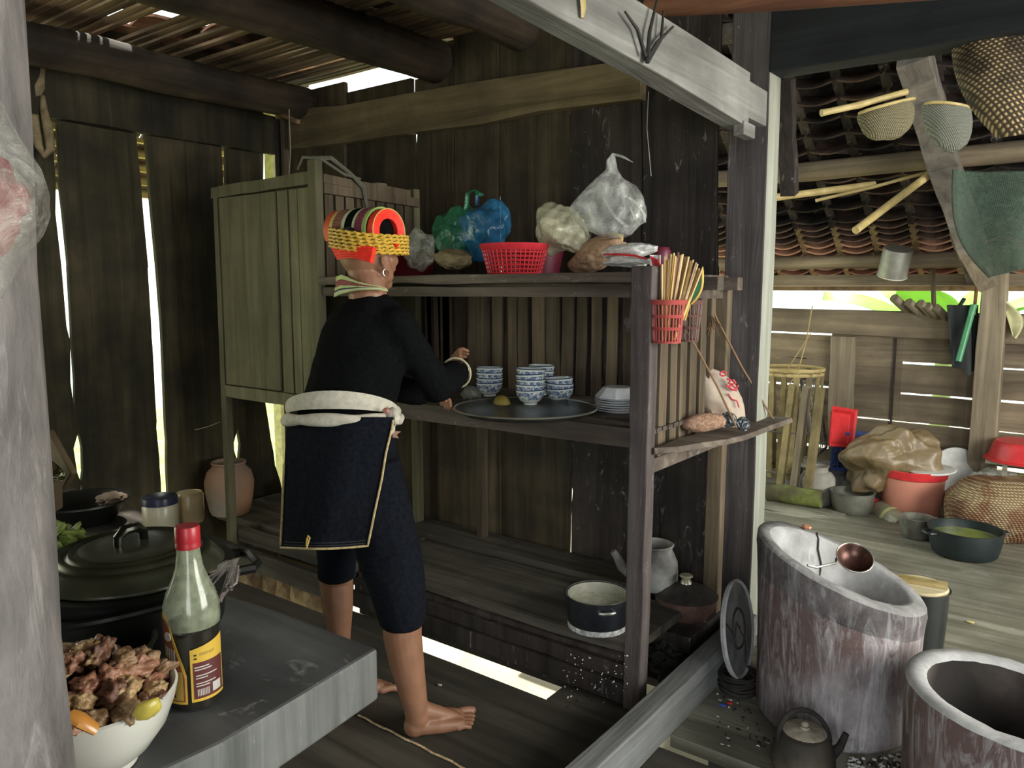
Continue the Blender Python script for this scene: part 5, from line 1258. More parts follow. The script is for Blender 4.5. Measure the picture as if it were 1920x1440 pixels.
m = M(); m.grid(lambda u, v: ony(1172+22*u, 640-75*v*(1 if u > .5 else .35)-20, 2.30)+V(0, .01*math.sin(7*v), 0), 5, 6, .004); tag(m.build('grey_pouch', plain('grey_brown_cloth', (.16, .13, .13), .9), smooth=True), 'grey brown pouch hanging inside the rack beside the front post', 'pouch')
# ---- things on the ledge
m = M(); c = onz(1318, 800, .885) ; c = V(-1.0, 2.36, .905)
pa = at(1290, 797, 2.52); pb = at(1352, 786, 2.66)
m.blob((pa+pb)/2, (.078, .034, .032), 4, .12, 1.2, 3, rot=(0, -.1, .75)); tag(m.build('fibre_scrubber', stone('loofah', (.22, .12, .07), (.55, .35, .25), 90, .9, bump=1.0), smooth=True), 'long brown fibre scrubber lying on the hanging ledge', 'scrubber')
def wool(lab, c, r, seed):
    m = M(); rs = random.Random(seed)
    for k in range(26):
        ax1 = Vector((rs.gauss(0, 1), rs.gauss(0, 1), rs.gauss(0, 1))).normalized(); ax2 = ax1.orthogonal().normalized(); ax3 = ax1.cross(ax2); rr = r*rs.uniform(.5, 1)
        m.tube([Vector(c)+(ax2*math.cos(t)+ax3*math.sin(t))*rr+ax1*(r*rs.uniform(-.3, .3)*0+.004*math.sin(5*t)) for t in [5.2*q/12 for q in range(13)]], .0018, 4)
    tag(m.build('steel_wool', plain('steel_wool', (.22, .25, .28), .35, metal=.8), smooth=True), lab, 'steel wool', 'steel wool on the ledge')
wool('left ball of grey steel wool beside the brown scrubber', at(1366, 787, 2.60), .030, 1); wool('right ball of grey steel wool at the ledge edge', at(1393, 795, 2.62), .026, 2)
lb = thing('washing_powder_bag', 'upright crumpled white bag with red print on the hanging ledge', 'bag', V(-1.0, 2.6, .87))
bp = [(690, 1303, 1336), (700, 1303, 1358), (720, 1304, 1378), (745, 1306, 1391), (765, 1318, 1396), (782, 1322, 1397), (800, 1328, 1395)]
m = M(); n = 24; vs = []; fs = []
RB_ = []
for py, a, b in bp:
    pa = at(a, py, 2.78); pb = at(b, py, 2.78); RB_.append(((pa+pb)/2, (pb-pa).length/2))
for j in range(len(RB_)*3-2):
    t = j/3; i = min(int(t), len(RB_)-2); f = t-i; c = RB_[i][0].lerp(RB_[i+1][0], f); r = RB_[i][1]*(1-f)+RB_[i+1][1]*f; dep = .008+.035*min(1, t/3)
    for k in range(n):
        a = 2*math.pi*k/n; w = 1+.05*noise.noise(V(math.cos(a)*3, math.sin(a)*3, j*.3)); vs.append(c+RT*(math.cos(a)*r)+fh*(math.sin(a)*dep*w + .012*noise.noise(V(a*2, j*.4, 2))))
L = len(RB_)*3-2
for j in range(L-1):
    for k in range(n): fs.append((j*n+k, j*n+(k+1) % n, (j+1)*n+(k+1) % n, (j+1)*n+k))
fs += [tuple(range(n-1, -1, -1)), tuple((L-1)*n+k for k in range(n))]
m.add(vs, fs); m.build('bag', stone('dirty_white_sheet', (.40, .34, .28), (.68, .62, .56), 9, .5, dark=(.42, .33, .25)), lb, smooth=True)
PR = plain('red_print', (.60, .07, .10), .5)
def stroke(par, pts, w=.0035, d=2.735, mat=None, name='red_print'):
    m = M(); m.tube([at(x, y, d) for x, y in pts], w, 5); return m.build(name, mat or PR, par)
stroke(lb, [(1351, 698), (1356, 696), (1361, 699), (1360, 704), (1354, 705), (1350, 702), (1351, 698)])
stroke(lb, [(1363, 710), (1370, 713), (1366, 718), (1372, 720), (1368, 724)], .0045)
stroke(lb, [(1374, 712), (1379, 718), (1372, 722), (1380, 728), (1384, 722)], .0045)
stroke(lb, [(1362, 722), (1372, 730), (1382, 732)], .004)
stroke(lb, [(1366, 738), (1372, 748), (1382, 752), (1386, 764)], .003)
m = M(); m.grid(lambda u, v: at(1322+64*u, 744+46*v, 2.745), 4, 4, .001) if False else None

# ---- tray, bowls, plates
tcn = V(-1.595, 2.46, .921); tcn = onz(985, 773, .924)
ty = thing('round_tray', 'large round dull metal tray on the middle shelf', 'tray', tcn)
m = M(); m.lathe([(0, 0), (.225, 0), (.245, .012), (.252, .014), (.254, .018), (.246, .018), (.224, .004), (0, .003)], tcn, 60); m.build('plate', plain('dull_dark_tray', (.12, .13, .12), .3, metal=.7, var=.3), ty, smooth=True)
m = M(); m.lathe([(.250, .014), (.2555, .017), (.252, .021), (.248, .018), (.250, .014)], tcn, 60); m.build('rim', plain('tray_rim', (.50, .50, .42), .3, metal=.8), ty, smooth=True)
# porcelain with painted blue landscape band
def porcelain():
    m, nt, bs = _new('blue_white_porcelain')
    tc = nt.nodes.new('ShaderNodeTexCoord'); sp_ = nt.nodes.new('ShaderNodeSeparateXYZ'); nt.links.new(tc.outputs['Object'], sp_.inputs[0])
    n = _noise(nt, 85, 4, .7, tc.outputs['Object']); pat = _ramp(nt, n, [(.46, (0, 0, 0)), (.52, (1, 1, 1))])
    band = nt.nodes.new('ShaderNodeValToRGB'); cr = band.color_ramp
    while len(cr.elements) < 6: cr.elements.new(.5)
    for e, (p, c) in zip(cr.elements, [(0, 0), (.34, 0), (.38, .9), (.84, .9), (.87, .0), (1, 0)]): e.position = p; e.color = (c, c, c, 1)
    mr = nt.nodes.new('ShaderNodeMapRange'); mr.inputs['From Max'].default_value = .058; nt.links.new(sp_.outputs['Z'], mr.inputs['Value']); nt.links.new(mr.outputs[0], band.inputs[0])
    mm = nt.nodes.new('ShaderNodeMath'); mm.operation = 'MULTIPLY'; nt.links.new(pat, mm.inputs[0]); nt.links.new(band.outputs[0], mm.inputs[1])
    col = _mix(nt, (.62, .66, .62), (.045, .10, .26), mm.outputs[0]); nt.links.new(col, bs.inputs['Base Color'])
    bs.inputs['Roughness'].default_value = .12; bs.inputs['Coat Weight'].default_value = .4; return m
PORC = porcelain(); BRIM = plain('blue_glaze_line', (.03, .06, .16), .2)
bw0 = None
def make_bowl():
    t = thing('rice_bowl', '', 'bowl', (0, 0, 0))
    m = M(); m.lathe([(0, .004), (.021, .004), (.021, 0), (.025, 0), (.026, .007), (.040, .017), (.051, .034), (.055, .058), (.053, .058), (.048, .035), (.036, .019), (0, .012)], (0, 0, 0), 36); m.build('body', PORC, t, smooth=True)
    m = M(); m.lathe([(.0548, .0555), (.0562, .0575), (.055, .0592), (.0528, .0585), (.0532, .0565)], (0, 0, 0), 36); m.build('rim_line', BRIM, t, smooth=True)
    return t
bw0 = make_bowl(); used = [False]
def bowl(c, tilt, label):
    t = bw0 if not used[0] else copy_tree(bw0); used[0] = True
    t.location = c; t.rotation_euler = tilt; tag(t, label, 'bowl', 'blue and white bowls stacked on the tray')
on = ['bottom', 'second', 'third', 'fourth', 'topmost']
z0 = .929
stacks = [(ony(918, 740, 2.43).x, 2.43, 4, .0195, 'left stack by the yellow fruit'), (ony(994, 740, 2.33).x, 2.33, 5, .0195, 'tall middle stack'), (ony(1049, 740, 2.45).x, 2.45, 3, .018, 'short right stack'), (ony(1014, 740, 2.58).x, 2.58, 4, .0215, 'rear stack behind the middle one')]
for x, y, n, dz, nm in stacks:
    for k in range(n):
        bowl(V(x+random.uniform(-.002, .002), y+random.uniform(-.002, .002), z0-.003+dz*k), (R_(random.uniform(-2.5, 2.5)), R_(random.uniform(-2.5, 2.5)), k*1.3), '%s blue and white bowl in the %s' % (on[k] if k < n-1 or n == 5 else 'topmost', nm))
m = M(); fc = ony(941, 758, 2.27); m.blob(fc, (.034, .032, .034), 3, .05, 1.4, 4); o = m.build('fruit', stone('olive_fruit', (.20, .15, .03), (.34, .26, .06), 20, .5, bump=.2), smooth=True); tag(o, 'yellow brown fruit on the tray before the left bowl stack', 'fruit')
pc0 = ony(1158, 760, 2.40).x
pl0 = None
for k in range(6):
    if pl0 is None:
        m = M(); m.lathe([(0, 0), (.045, 0), (.048, .003), (.078, .008), (.082, .011), (.078, .012), (.046, .006), (0, .005)], (0, 0, 0), 40, sx=1, sy=1); pl0 = m.build('plate', plain('white_melamine', (.62, .64, .68), .25), smooth=True, org=(0, 0, 0)); t = pl0
    else: t = pl0.copy(); COL.objects.link(t)
    t.location = V(pc0, 2.40, .921+.0085*k); t.rotation_euler = (0, 0, k*.7)
    tag(t, '%s white plate of the small stack right of the tray' % ['bottom', 'second', 'third', 'fourth', 'fifth', 'uppermost'][k], 'plate', 'white plates beside the tray')
m = M(); m.lathe([(.080, 0), (.082, .003), (.078, .006), (.055, .032), (.050, .036), (0, .037), (0, .033), (.049, .032), (.074, .004), (.080, 0)], V(pc0, 2.40, .976), 8, a0=.4); tag(m.build('serving_dish', plain('white_melamine', (0, 0, 0)), smooth=False, bevel=.003), 'white angular dish turned upside down on the plate stack', 'dish')
bagthing('food_bag', 'small clear bag of white food on the shelf left of the bowls', ony(882, 742, 2.36), (.05, .04, .042), film('clear_film', (0, 0, 0)), 31, sub=4)
bagthing('clear_packet', 'clear plastic packet on the shelf beside the woman\'s arm', ony(786, 735, 2.32), (.055, .04, .045), film('clear_film', (0, 0, 0)), 33, sub=4)

# ================================================================== THE WOMAN
SKIN = plain('skin', (.26, .128, .074), .5, sss=.12, var=.10, scale=25, bump=.25)
def cloth(name, c, c2, scale=90):
    if name in MATS: return MATS[name]
    m, nt, bs = _new(name)
    w = _noise(nt, scale, 3, .6, _coords(nt, (1, 1, 1))); f = _noise(nt, 7, 4, .6, _coords(nt, (1, 1, .5)), 1.0)
    col = _ramp(nt, w, [(.3, c), (.7, c2)]); nt.links.new(col, bs.inputs['Base Color']); bs.inputs['Roughness'].default_value = .92
    bs.inputs['Specular IOR Level'].default_value = .06
    _bump(nt, f, bs, .35, .03); MATS[name] = m; return m
BLK = cloth('indigo_black_cotton', (.003, .0033, .0036), (.0055, .006, .007))
BLK2 = cloth('apron_black_cotton', (.005, .006, .009), (.010, .012, .017))
CREAM = cloth('cream_cotton', (.46, .43, .36), (.60, .57, .48), 60)
def solid_chain(m, pts, rad, n=14, flat=1.0):
    """closed tapering limb with rounded ends (overlaps are merged by the remesh)"""
    P = [Vector(p) for p in pts]; out = []; rr = []
    for i in range(len(P)-1):
        for k in range(4):
            t = k/4; out.append(P[i].lerp(P[i+1], t)); rr.append(rad[i]*(1-t)+rad[i+1]*t)
    out.append(P[-1]); rr.append(rad[-1]); m.tube(out, rr, n, flat=flat)
    for p, r in zip(P, rad): m.blob(p, r*.985, 2, 0)
def ring_body(m, rows, n=28, ax=RT, ay=None):
    """rows: (centre, half width, half depth)"""
    ay = ay or fh; vs = []; fs = []; R2 = []
    for (c, a, b), (c2, a2, b2) in zip(rows, rows[1:]):
        for k in range(3): t = k/3; R2.append((c.lerp(c2, t), a+(a2-a)*t, b+(b2-b)*t))
    R2.append(rows[-1])
    for c, a, b in R2:
        for k in range(n):
            t = 2*math.pi*k/n; vs.append(c + ax*(a*math.cos(t)) + ay*(b*math.sin(t)))
    for j in range(len(R2)-1):
        for k in range(n): fs.append((j*n+k, j*n+(k+1) % n, (j+1)*n+(k+1) % n, (j+1)*n+k))
    fs += [tuple(range(n-1, -1, -1)), tuple((len(R2)-1)*n+k for k in range(n))]
    m.add(vs, fs)
def pxrow(py, a, b, d, dep, shrink=0.0):
    pa = at(a, py, d); pb = at(b, py, d); return ((pa+pb)/2, (pb-pa).length/2-shrink, dep-shrink)
def organic(o, vox, smooth=4, fac=.5):
    r = o.modifiers.new('remesh', 'REMESH'); r.mode = 'VOXEL'; r.voxel_size = vox; r.use_smooth_shade = True
    s = o.modifiers.new('smooth', 'SMOOTH'); s.iterations = smooth; s.factor = fac
# joints (measured on the photograph, at their real distances)
shR = at(742, 604, 2.29); elR = at(822, 722, 2.42); wrR = at(857, 698, 2.60)
shL = at(642, 606, 2.41); elL = at(650, 705, 2.60); wrL = at(790, 738, 2.66)
hipR = at(688, 850, 2.34); knR = at(745, 1050, 2.29); anR = at(781, 1335, 2.345)
hipL = at(622, 850, 2.43); knL = at(632, 1040, 2.50); anL = at(636, 1255, 2.56)
headc = at(690, 476, 2.35); Fd = (fh*.76+RT*.65).normalized(); Rd = Fd.cross(ZZ).normalized()
torso = [pxrow(548, 672, 724, 2.34, .05), pxrow(562, 648, 742, 2.34, .068), pxrow(582, 622, 764, 2.34, .085), pxrow(620, 604, 770, 2.345, .10), pxrow(660, 594, 764, 2.35, .108), pxrow(700, 584, 756, 2.355, .112), pxrow(745, 566, 746, 2.355, .118), pxrow(785, 556, 744, 2.355, .122)]
pelvis = [pxrow(770, 560, 742, 2.355, .12), pxrow(830, 548, 742, 2.36, .125), pxrow(880, 550, 745, 2.36, .122)]
def hand(m, w, d, nrm, s=1.0, curl=.5, mir=1):
    """palm and five unequal fingers; d = pointing direction, nrm = back-of-hand normal"""
    d = d.normalized(); nrm = (nrm - d*nrm.dot(d)).normalized(); sd = d.cross(nrm).normalized()*mir
    for k in range(4):
        o = (k-1.5)*.019*s
        solid_chain(m, [w+sd*o*.5, w+d*.045*s+sd*o, w+d*.082*s+sd*o*1.05], [.014*s, .0125*s, .011*s], 8)
    for k, (L, o) in enumerate(((.066, -.030), (.076, -.0105), (.072, .0095), (.056, .028))):
        p = w+d*.082*s+sd*o*s; c1 = (d*math.cos(curl)-nrm*math.sin(curl)).normalized(); c2 = (d*math.cos(curl*2.1)-nrm*math.sin(curl*2.1)).normalized()
        solid_chain(m, [p, p+c1*L*.5*s, p+c1*L*.5*s+c2*L*.5*s], [.0098*s, .0088*s, .0072*s], 8)
    t0 = w+d*.022*s-sd*.022*s
    solid_chain(m, [t0, t0-sd*.022*s+d*.026*s-nrm*.008*s, t0-sd*.030*s+d*.052*s-nrm*.020*s], [.013*s, .0115*s, .009*s], 8)
def foot(m, heel, d, s=1.0, mir=1):
    d = d.normalized(); sd = ZZ.cross(d).normalized()*mir    # sd: towards the big-toe side
    h = heel
    m.blob(h+d*.030*s+ZZ*.032*s, (.034*s, .034*s, .033*s), 3, 0)
    m.blob(h+d*.038*s+ZZ*.055*s, (.036*s, .036*s, .040*s), 3, 0)
    for o, z0, z1, r0, r1 in ((.016, .045, .022, .030, .022), (-.002, .040, .020, .028, .020), (-.020, .030, .017, .024, .017)):
        solid_chain(m, [h+d*.04*s+sd*o*.5*s+ZZ*z0*s, h+d*.10*s+sd*o*s+ZZ*(z0*.8)*s, h+d*.165*s+sd*o*1.3*s+ZZ*z1*s], [r0*s, r0*.92*s, r1*s], 12)
    solid_chain(m, [h+d*.055*s+ZZ*.075*s, h+d*.11*s+ZZ*.048*s, h+d*.155*s+ZZ*.03*s], [.028*s, .024*s, .016*s], 12)
    for k, (o, L, r) in enumerate(((.037, .056, .0130), (.0135, .054, .0082), (-.0050, .049, .0078), (-.0225, .043, .0076), (-.0395, .035, .0078))):
        p = h+d*(.170-.004*k)*s+sd*o*s+ZZ*(r+.006)*s
        solid_chain(m, [p, p+d*L*.55*s+ZZ*.002*s, p+d*L*s-ZZ*.004*s], [r*1.05*s, r*.95*s, r*1.02*s], 9)
m = M()
ring_body(m, [(c, a-.012, b-.012) for c, a, b in torso]); ring_body(m, [(c, a-.045, b-.045) for c, a, b in pelvis])
# neck and head
nb = at(690, 556, 2.335)
solid_chain(m, [nb, at(690, 530, 2.335), headc-ZZ*.045-Fd*.02], [.060, .050, .050], 16)
m.blob(headc+ZZ*.012-Fd*.012, (.082, .082, .090), 3, 0)
m.blob(headc+Fd*.028-ZZ*.015, (.066, .066, .080), 3, 0)
solid_chain(m, [headc-ZZ*.035+Fd*.0, headc-ZZ*.072+Fd*.045, headc-ZZ*.088+Fd*.066], [.060, .040, .024], 14)
for sgn in (1, -1):
    solid_chain(m, [headc+Rd*sgn*.058-ZZ*.03+Fd*.0, headc+Rd*sgn*.045-ZZ*.066+Fd*.03], [.030, .026], 10)         # jaw
    solid_chain(m, [headc+Rd*sgn*.040+Fd*.062-ZZ*.020, headc+Rd*sgn*.056+Fd*.040-ZZ*.018], [.020, .016], 8)       # cheek
    solid_chain(m, [headc+Rd*sgn*.034+Fd*.078+ZZ*.004], [.012], 8) if False else m.blob(headc+Rd*sgn*.030+Fd*.080+ZZ*.004, .0125, 2, 0)
    e = headc+Rd*sgn*.080-Fd*.006-ZZ*.014                                                                        # ear
    for t in range(9):
        a = -1.1+t*.52; m.blob(e+(-Fd*math.cos(a)*.014)*1+ZZ*math.sin(a)*.026+Rd*sgn*(.004+.004*math.cos(a)), .0068, 1, 0)
    m.blob(e-Rd*sgn*.004, (.009, .012, .022), 2, 0); m.blob(e-ZZ*.030+Rd*sgn*.002+Fd*.004, (.007, .008, .013), 2, 0)
solid_chain(m, [headc+Fd*.080+ZZ*.012, headc+Fd*.098-ZZ*.018, headc+Fd*.094-ZZ*.024], [.009, .012, .013], 10)     # nose
solid_chain(m, [headc+Fd*.088-ZZ*.046-Rd*.018, headc+Fd*.094-ZZ*.046, headc+Fd*.088-ZZ*.046+Rd*.018], [.006, .008, .006], 8)   # lips
# arms
for s_, e_, w_ in ((shR, elR, wrR), (shL, elL, wrL)):
    solid_chain(m, [s_, s_.lerp(e_, .5), e_], [.036, .040, .034], 14); solid_chain(m, [e_, e_.lerp(w_, .4), w_], [.036, .034, .023], 14)
hd = (at(850, 640, 2.70)-wrR).normalized(); hand(m, wrR+hd*.012, hd, Vector((-.2, -1, .2)), .86, .75, 1)
hdl = (at(842, 742, 2.74)-wrL).normalized(); hand(m, wrL+hdl*.012, hdl, Vector((0, .1, 1)), .86, .6, -1)
# legs and feet
solid_chain(m, [hipR, hipR.lerp(knR, .5), knR], [.070, .062, .050], 18)
cR = [at((a+b)/2, py, 2.32+.0004*(py-1180)*.4) for py, a, b in ((1120, 712, 796), (1190, 716, 793), (1240, 728, 797), (1290, 744, 801), (1330, 756, 805))]
rR = [.060, .0585, .053, .0435, .037]
solid_chain(m, [knR]+cR+[V(cR[-1].x, cR[-1].y, .05)], [.056]+rR+[.034], 20)
dR = (V(-1.462, 1.775, 0)-V(-1.575, 1.572, 0)).normalized(); ftR = V(-1.574, 1.566, .002); foot(m, V(cR[-1].x, cR[-1].y, .0)-dR*.036, dR, 1.03, 1)
solid_chain(m, [hipL, hipL.lerp(knL, .5), knL], [.070, .062, .050], 18)
cL = [at((a+b)/2, py, 2.55) for py, a, b in ((1085, 598, 662), (1140, 606, 661), (1190, 618, 656), (1235, 624, 652))]
solid_chain(m, [knL]+cL+[V(cL[-1].x, cL[-1].y, .05)], [.056, .056, .050, .036, .030, .030], 20)
foot(m, V(cL[-1].x, cL[-1].y, 0)-dR*.038, dR, .98, -1)
pr = m.build('person', SKIN, smooth=True, autos=False, org=(-1.75, 1.6, 0))
tag(pr, 'barefoot woman in black at the rack, back turned, with a red and gold headdress', 'person')
organic(pr, .0042, 3, .45)
# clothing
def sleeve(m, pts, rad): solid_chain(m, pts, rad, 16)
m = M(); ring_body(m, torso)
sleeve(m, [shR-RT*.02, shR, shR.lerp(elR, .5), elR, elR.lerp(wrR, .5), wrR-(wrR-elR).normalized()*.012], [.040, .052, .054, .055, .053, .048])
sleeve(m, [elR, at(812, 742, 2.48), at(800, 745, 2.50)], [.05, .03, .02])
sleeve(m, [shL+RT*.02, shL, shL.lerp(elL, .5), elL, elL.lerp(wrL, .5), wrL], [.040, .050, .052, .052, .050, .046])
o = m.build('jacket', BLK, pr, smooth=True, autos=False); organic(o, .010, 14, .6)
dt = bpy.data.textures.new('folds', 'CLOUDS'); dt.noise_scale = .11; dt.noise_depth = 3
def folds(o, s):
    d = o.modifiers.new('folds', 'DISPLACE'); d.texture = dt; d.strength = s; d.mid_level = .5; d.texture_coords = 'LOCAL'
folds(o, .020)
m = M(); ring_body(m, pelvis)
ring_body(m, [pxrow(860, 640, 748, 2.32, .085), pxrow(920, 645, 762, 2.31, .085), pxrow(970, 652, 776, 2.30, .088), pxrow(1040, 668, 791, 2.295, .090), pxrow(1090, 688, 799, 2.29, .096), pxrow(1140, 702, 798, 2.30, .085), pxrow(1172, 713, 796, 2.31, .075)])
ring_body(m, [pxrow(860, 556, 660, 2.42, .10), pxrow(940, 574, 668, 2.46, .095), pxrow(1020, 594, 672, 2.50, .085), pxrow(1062, 596, 667, 2.53, .075), pxrow(1086, 597, 665, 2.55, .070)])
o = m.build('trousers', BLK2, pr, smooth=True, autos=False); organic(o, .0095, 4, .5); folds(o, .016)
# apron panel hanging at the back
ap = [(782, 540, 738), (800, 537, 736), (850, 534, 724), (900, 532, 716), (960, 530, 703), (1000, 528, 695), (1024, 527, 690)]
def apron(u, v):
    t = v*(len(ap)-1); i = min(int(t), len(ap)-2); f = t-i
    py = ap[i][0]*(1-f)+ap[i+1][0]*f; a = ap[i][1]*(1-f)+ap[i+1][1]*f; b = ap[i][2]*(1-f)+ap[i+1][2]*f
    d = 2.172 + (.30 if u < .58 else .10)*(u-.58)**2 + .012*v + .028*(1-v)**4 + .006*math.sin(7*u+3*v) - .012*v*math.cos(3*u)
    return at(a+(b-a)*u, py + (4*math.sin(math.pi*u) if v > .9 else 0) + 6*(v)*(u-.5)*-.5, d)
m = M(); m.grid(lambda u, v: apron(u, v), 26, 30, -.005); m.build('apron', BLK2, pr, smooth=True)
PIP = plain('gold_piping', (.50, .40, .20), .6, var=.35, scale=120)
m = M(); pts = [apron(1, .05+.95*k/24) for k in range(25)] + [apron(1-k/20, 1) for k in range(1, 21)] + [apron(0, 1-.6*k/14) for k in range(1, 15)]
m.tube([p-fh*.004 for p in pts], .0034, 6); m.build('piping', PIP, pr, smooth=True)
m = M(); q0 = apron(.30, .985); m.tube([q0-fh*.006, q0-fh*.008+ZZ*.012+RT*.004, q0-fh*.008+ZZ*.030+RT*.010, q0-fh*.008+ZZ*.036+RT*.006, q0-fh*.008+ZZ*.026+RT*.002, q0-fh*.008+ZZ*.006], .0028, 5); m.build('tie_loop', plain('yellow_thread', (.55, .38, .10), .7), pr)
for v_ in (.93, .965):
    m = M(); m.tube([apron(.03+.94*k/20, v_)-fh*.0015 for k in range(21)], .0011, 4); m.build('hem_stitching', plain('dark_stitch', (.04, .045, .05), .9), pr)
# sash
sc = at(643, 770, 2.345)
def sash(u, v, r=0.0):
    a = 2*math.pi*u; top = .040+.0*v
    back = max(0, -math.sin(a))
    z = -.012+.040*back + (1-v)*(.020+.030*back)
    k = 1+.03*math.sin(3*a+1)*v
    return sc + RT*(math.cos(a)*(.160+r)*k) + fh*(math.sin(a)*(.128+r)) + ZZ*z
m = M(); m.grid(lambda u, v: sash(u, v, .004+.005*math.sin(v*math.pi)), 48, 6, .005); o = m.build('sash', CREAM, pr, smooth=True)
def twist(u): 
    a = 2*math.pi*u; back = max(0, -math.sin(a)); return sc + RT*(math.cos(a)*.170) + fh*(math.sin(a)*.158) + ZZ*(-.028+.026*back)
m = M(); n = 96; k_ = 16; vs = []; fs = []
for i in range(n):
    p = twist(i/n); d = (twist((i+1)/n)-twist((i-1)/n)).normalized(); x = d.cross(ZZ).normalized(); y = x.cross(d)
    for k in range(k_):
        a = 2*math.pi*k/k_; r = .0175*(1+.16*math.sin(2*a+i*.42)); vs.append(p+x*(math.cos(a)*r*.8)+y*(math.sin(a)*r))
for i in range(n):
    for k in range(k_): fs.append((i*k_+k, i*k_+(k+1) % k_, ((i+1) % n)*k_+(k+1) % k_, ((i+1) % n)*k_+k))
m.add(vs, fs); m.build('twisted_roll', CREAM, o, smooth=True, autos=False)
m = M(); m.blob(at(736, 782, 2.262), (.026, .02, .03), 3, .2, 2, 3, ridge=True); m.blob(at(735, 800, 2.268), (.010, .010, .024), 2, .1); m.build('sash_knot', CREAM, o, smooth=True)
m = M(); m.blob(at(724, 770, 2.236), (.013, .006, .009), 2, .2); m.build('pink_stain', plain('pink_patch', (.62, .28, .22), .8), o, smooth=True)
m = M(); m.add([at(736, 808, 2.28), at(752, 809, 2.28), at(744, 815, 2.28), at(748, 822, 2.28), at(736, 820, 2.28)]+[at(x, y, 2.284) for x, y in ((736, 808), (752, 809), (744, 815), (748, 822), (736, 820))], [(0, 1, 2, 3, 4), (9, 8, 7, 6, 5)]+[(k, 5+k, 5+(k+1) % 5, (k+1) % 5) for k in range(5)]); m.build('tag_end', plain('brown_tag', (.40, .22, .15), .7), o)
# collar
ct = [(631, 519, 2.40), (640, 515, 2.34), (655, 521, 2.29), (672, 528, 2.265), (692, 533, 2.26), (712, 536, 2.265), (726, 541, 2.285)]
cbm = [(626, 557, 2.40), (636, 552, 2.33), (653, 547, 2.275), (672, 543, 2.25), (692, 541, 2.245), (714, 541, 2.255), (728, 545, 2.28)]
def cur(L, u):
    t = u*(len(L)-1); i = min(int(t), len(L)-2); f = t-i; return at(*[L[i][q]*(1-f)+L[i+1][q]*f for q in range(3)])
def collar_strip(name, v0, v1, mt, off):
    m = M(); m.grid(lambda u, v: cur(ct, u).lerp(cur(cbm, u), v0+(v1-v0)*v)-fh*off, 24, 3, -.004); m.build(name, mt, pr, smooth=True)
COLR = weave('collar_pattern', (.30, .02, .05), (.50, .30, .22), 55); LIME = plain('pale_green_band', (.48, .58, .26), .7)
collar_strip('collar_band', 0, .22, LIME, .003); collar_strip('collar_band', .2, .55, COLR, .001); collar_strip('collar_band', .55, .70, LIME, .003); collar_strip('collar_band', .70, .80, plain('dark_trim', (.03, .03, .03), .8), .002); collar_strip('collar_band', .80, .90, plain('white_trim', (.6, .6, .5), .8), .003); collar_strip('collar_band', .90, 1.0, LIME, .002)
m = M(); m.grid(lambda u, v: at(628+12*u, 517+14*v, 2.46)+RT*.02*v, 6, 4, .004); m.build('collar_front', COLR, pr, smooth=True)
# eyes, brows, lips
for sgn in (1, -1):
    e = headc+Rd*sgn*.030+Fd*.0875+ZZ*.004
    m = M(); m.blob(e, (.0085, .0085, .0055), 2, 0); ey = m.build('eye', plain('eye_white', (.6, .57, .52), .2), pr, smooth=True)
    m = M(); m.blob(e+Fd*.0065, .0040, 2, 0); m.build('iris', plain('iris_dark', (.02, .012, .008), .1), ey, smooth=True)
    m = M(); m.tube([e+Rd*sgn*(-.014)+ZZ*.016+Fd*.004, e+ZZ*.020+Fd*.003, e+Rd*sgn*.016+ZZ*.014-Fd*.010], [.0022, .003, .0015], 6, flat=.6); m.build('eyebrow', plain('black_hair', (.010, .009, .009), .5), pr, smooth=True)
m = M(); m.tube([headc+Fd*.089-ZZ*.045-Rd*.019, headc+Fd*.0985-ZZ*.044-Rd*.006, headc+Fd*.0985-ZZ*.044+Rd*.006, headc+Fd*.089-ZZ*.045+Rd*.019], [.0025, .0055, .0055, .0025], 8); m.build('lips', plain('lip', (.30, .09, .07), .4), pr, smooth=True)
# hair, headdress
HAIR = plain('black_hair', (.010, .009, .009), .5)
m = M(); m.blob(headc+ZZ*.030-Fd*.008, (.086, .086, .078), 3, 0); o = m.build('hair', HAIR, pr, smooth=True)
hdz = thing('headdress', None, None, (0, 0, 0)) if False else None
m = M()
gc_ = at(692, 453, 2.345)
def gb(u, v, r=0.0):
    a = 2*math.pi*u; c = math.cos(a); s_ = math.sin(a)
    z = .026-.058*v - .006*c - .010*s_ + .004*math.sin(2*a); return gc_ + Rd*(s_*(.108+r)) + Fd*(c*(.108+r)) + ZZ*z
m.grid(lambda u, v: gb(u, v, .006*math.sin(math.pi*v)), 60, 8, .006)
GOLD = weave('gold_braid', (.20, .11, .01), (.72, .47, .06), 75, bump=1.0)
hdr = m.build('headdress', GOLD, pr, smooth=True)
# cords of the braid
for j, v_ in enumerate((.08, .25, .42, .60, .78, .94)):
    m = M(); n = 84; pts = [gb(k/n, v_, .008)+ZZ*(.0022*math.sin(k*2.2+j)) + (gb(k/n, v_, .01)-gb(k/n, v_, 0))*(.25*math.cos(k*2.2+j)) for k in range(n+1)]
    m.tube(pts, .0042, 5); m.build('braided_cord', plain('gold_thread', (.66, .42, .06), .45, var=.35, scale=160), hdr, smooth=True)
RED = plain('vermilion_cloth', (.85, .035, .015), .6, var=.15, scale=60)
ra = at(642, 435, 2.40); rb = at(727, 434, 2.285); axd = (rb-ra).normalized(); ay = ZZ; ax_ = axd.cross(ZZ).normalized()
def band(name, t0, t1, r, mt, th=.006, par=hdr, zr=1.0):
    m = M(); m.grid(lambda u, v: ra.lerp(rb, t0+(t1-t0)*v) + ax_*(math.cos(-.5+4.14*u)*r) + ZZ*(math.sin(-.5+4.14*u)*r*zr), 32, 2, th); return m.build(name, mt, par, smooth=True)
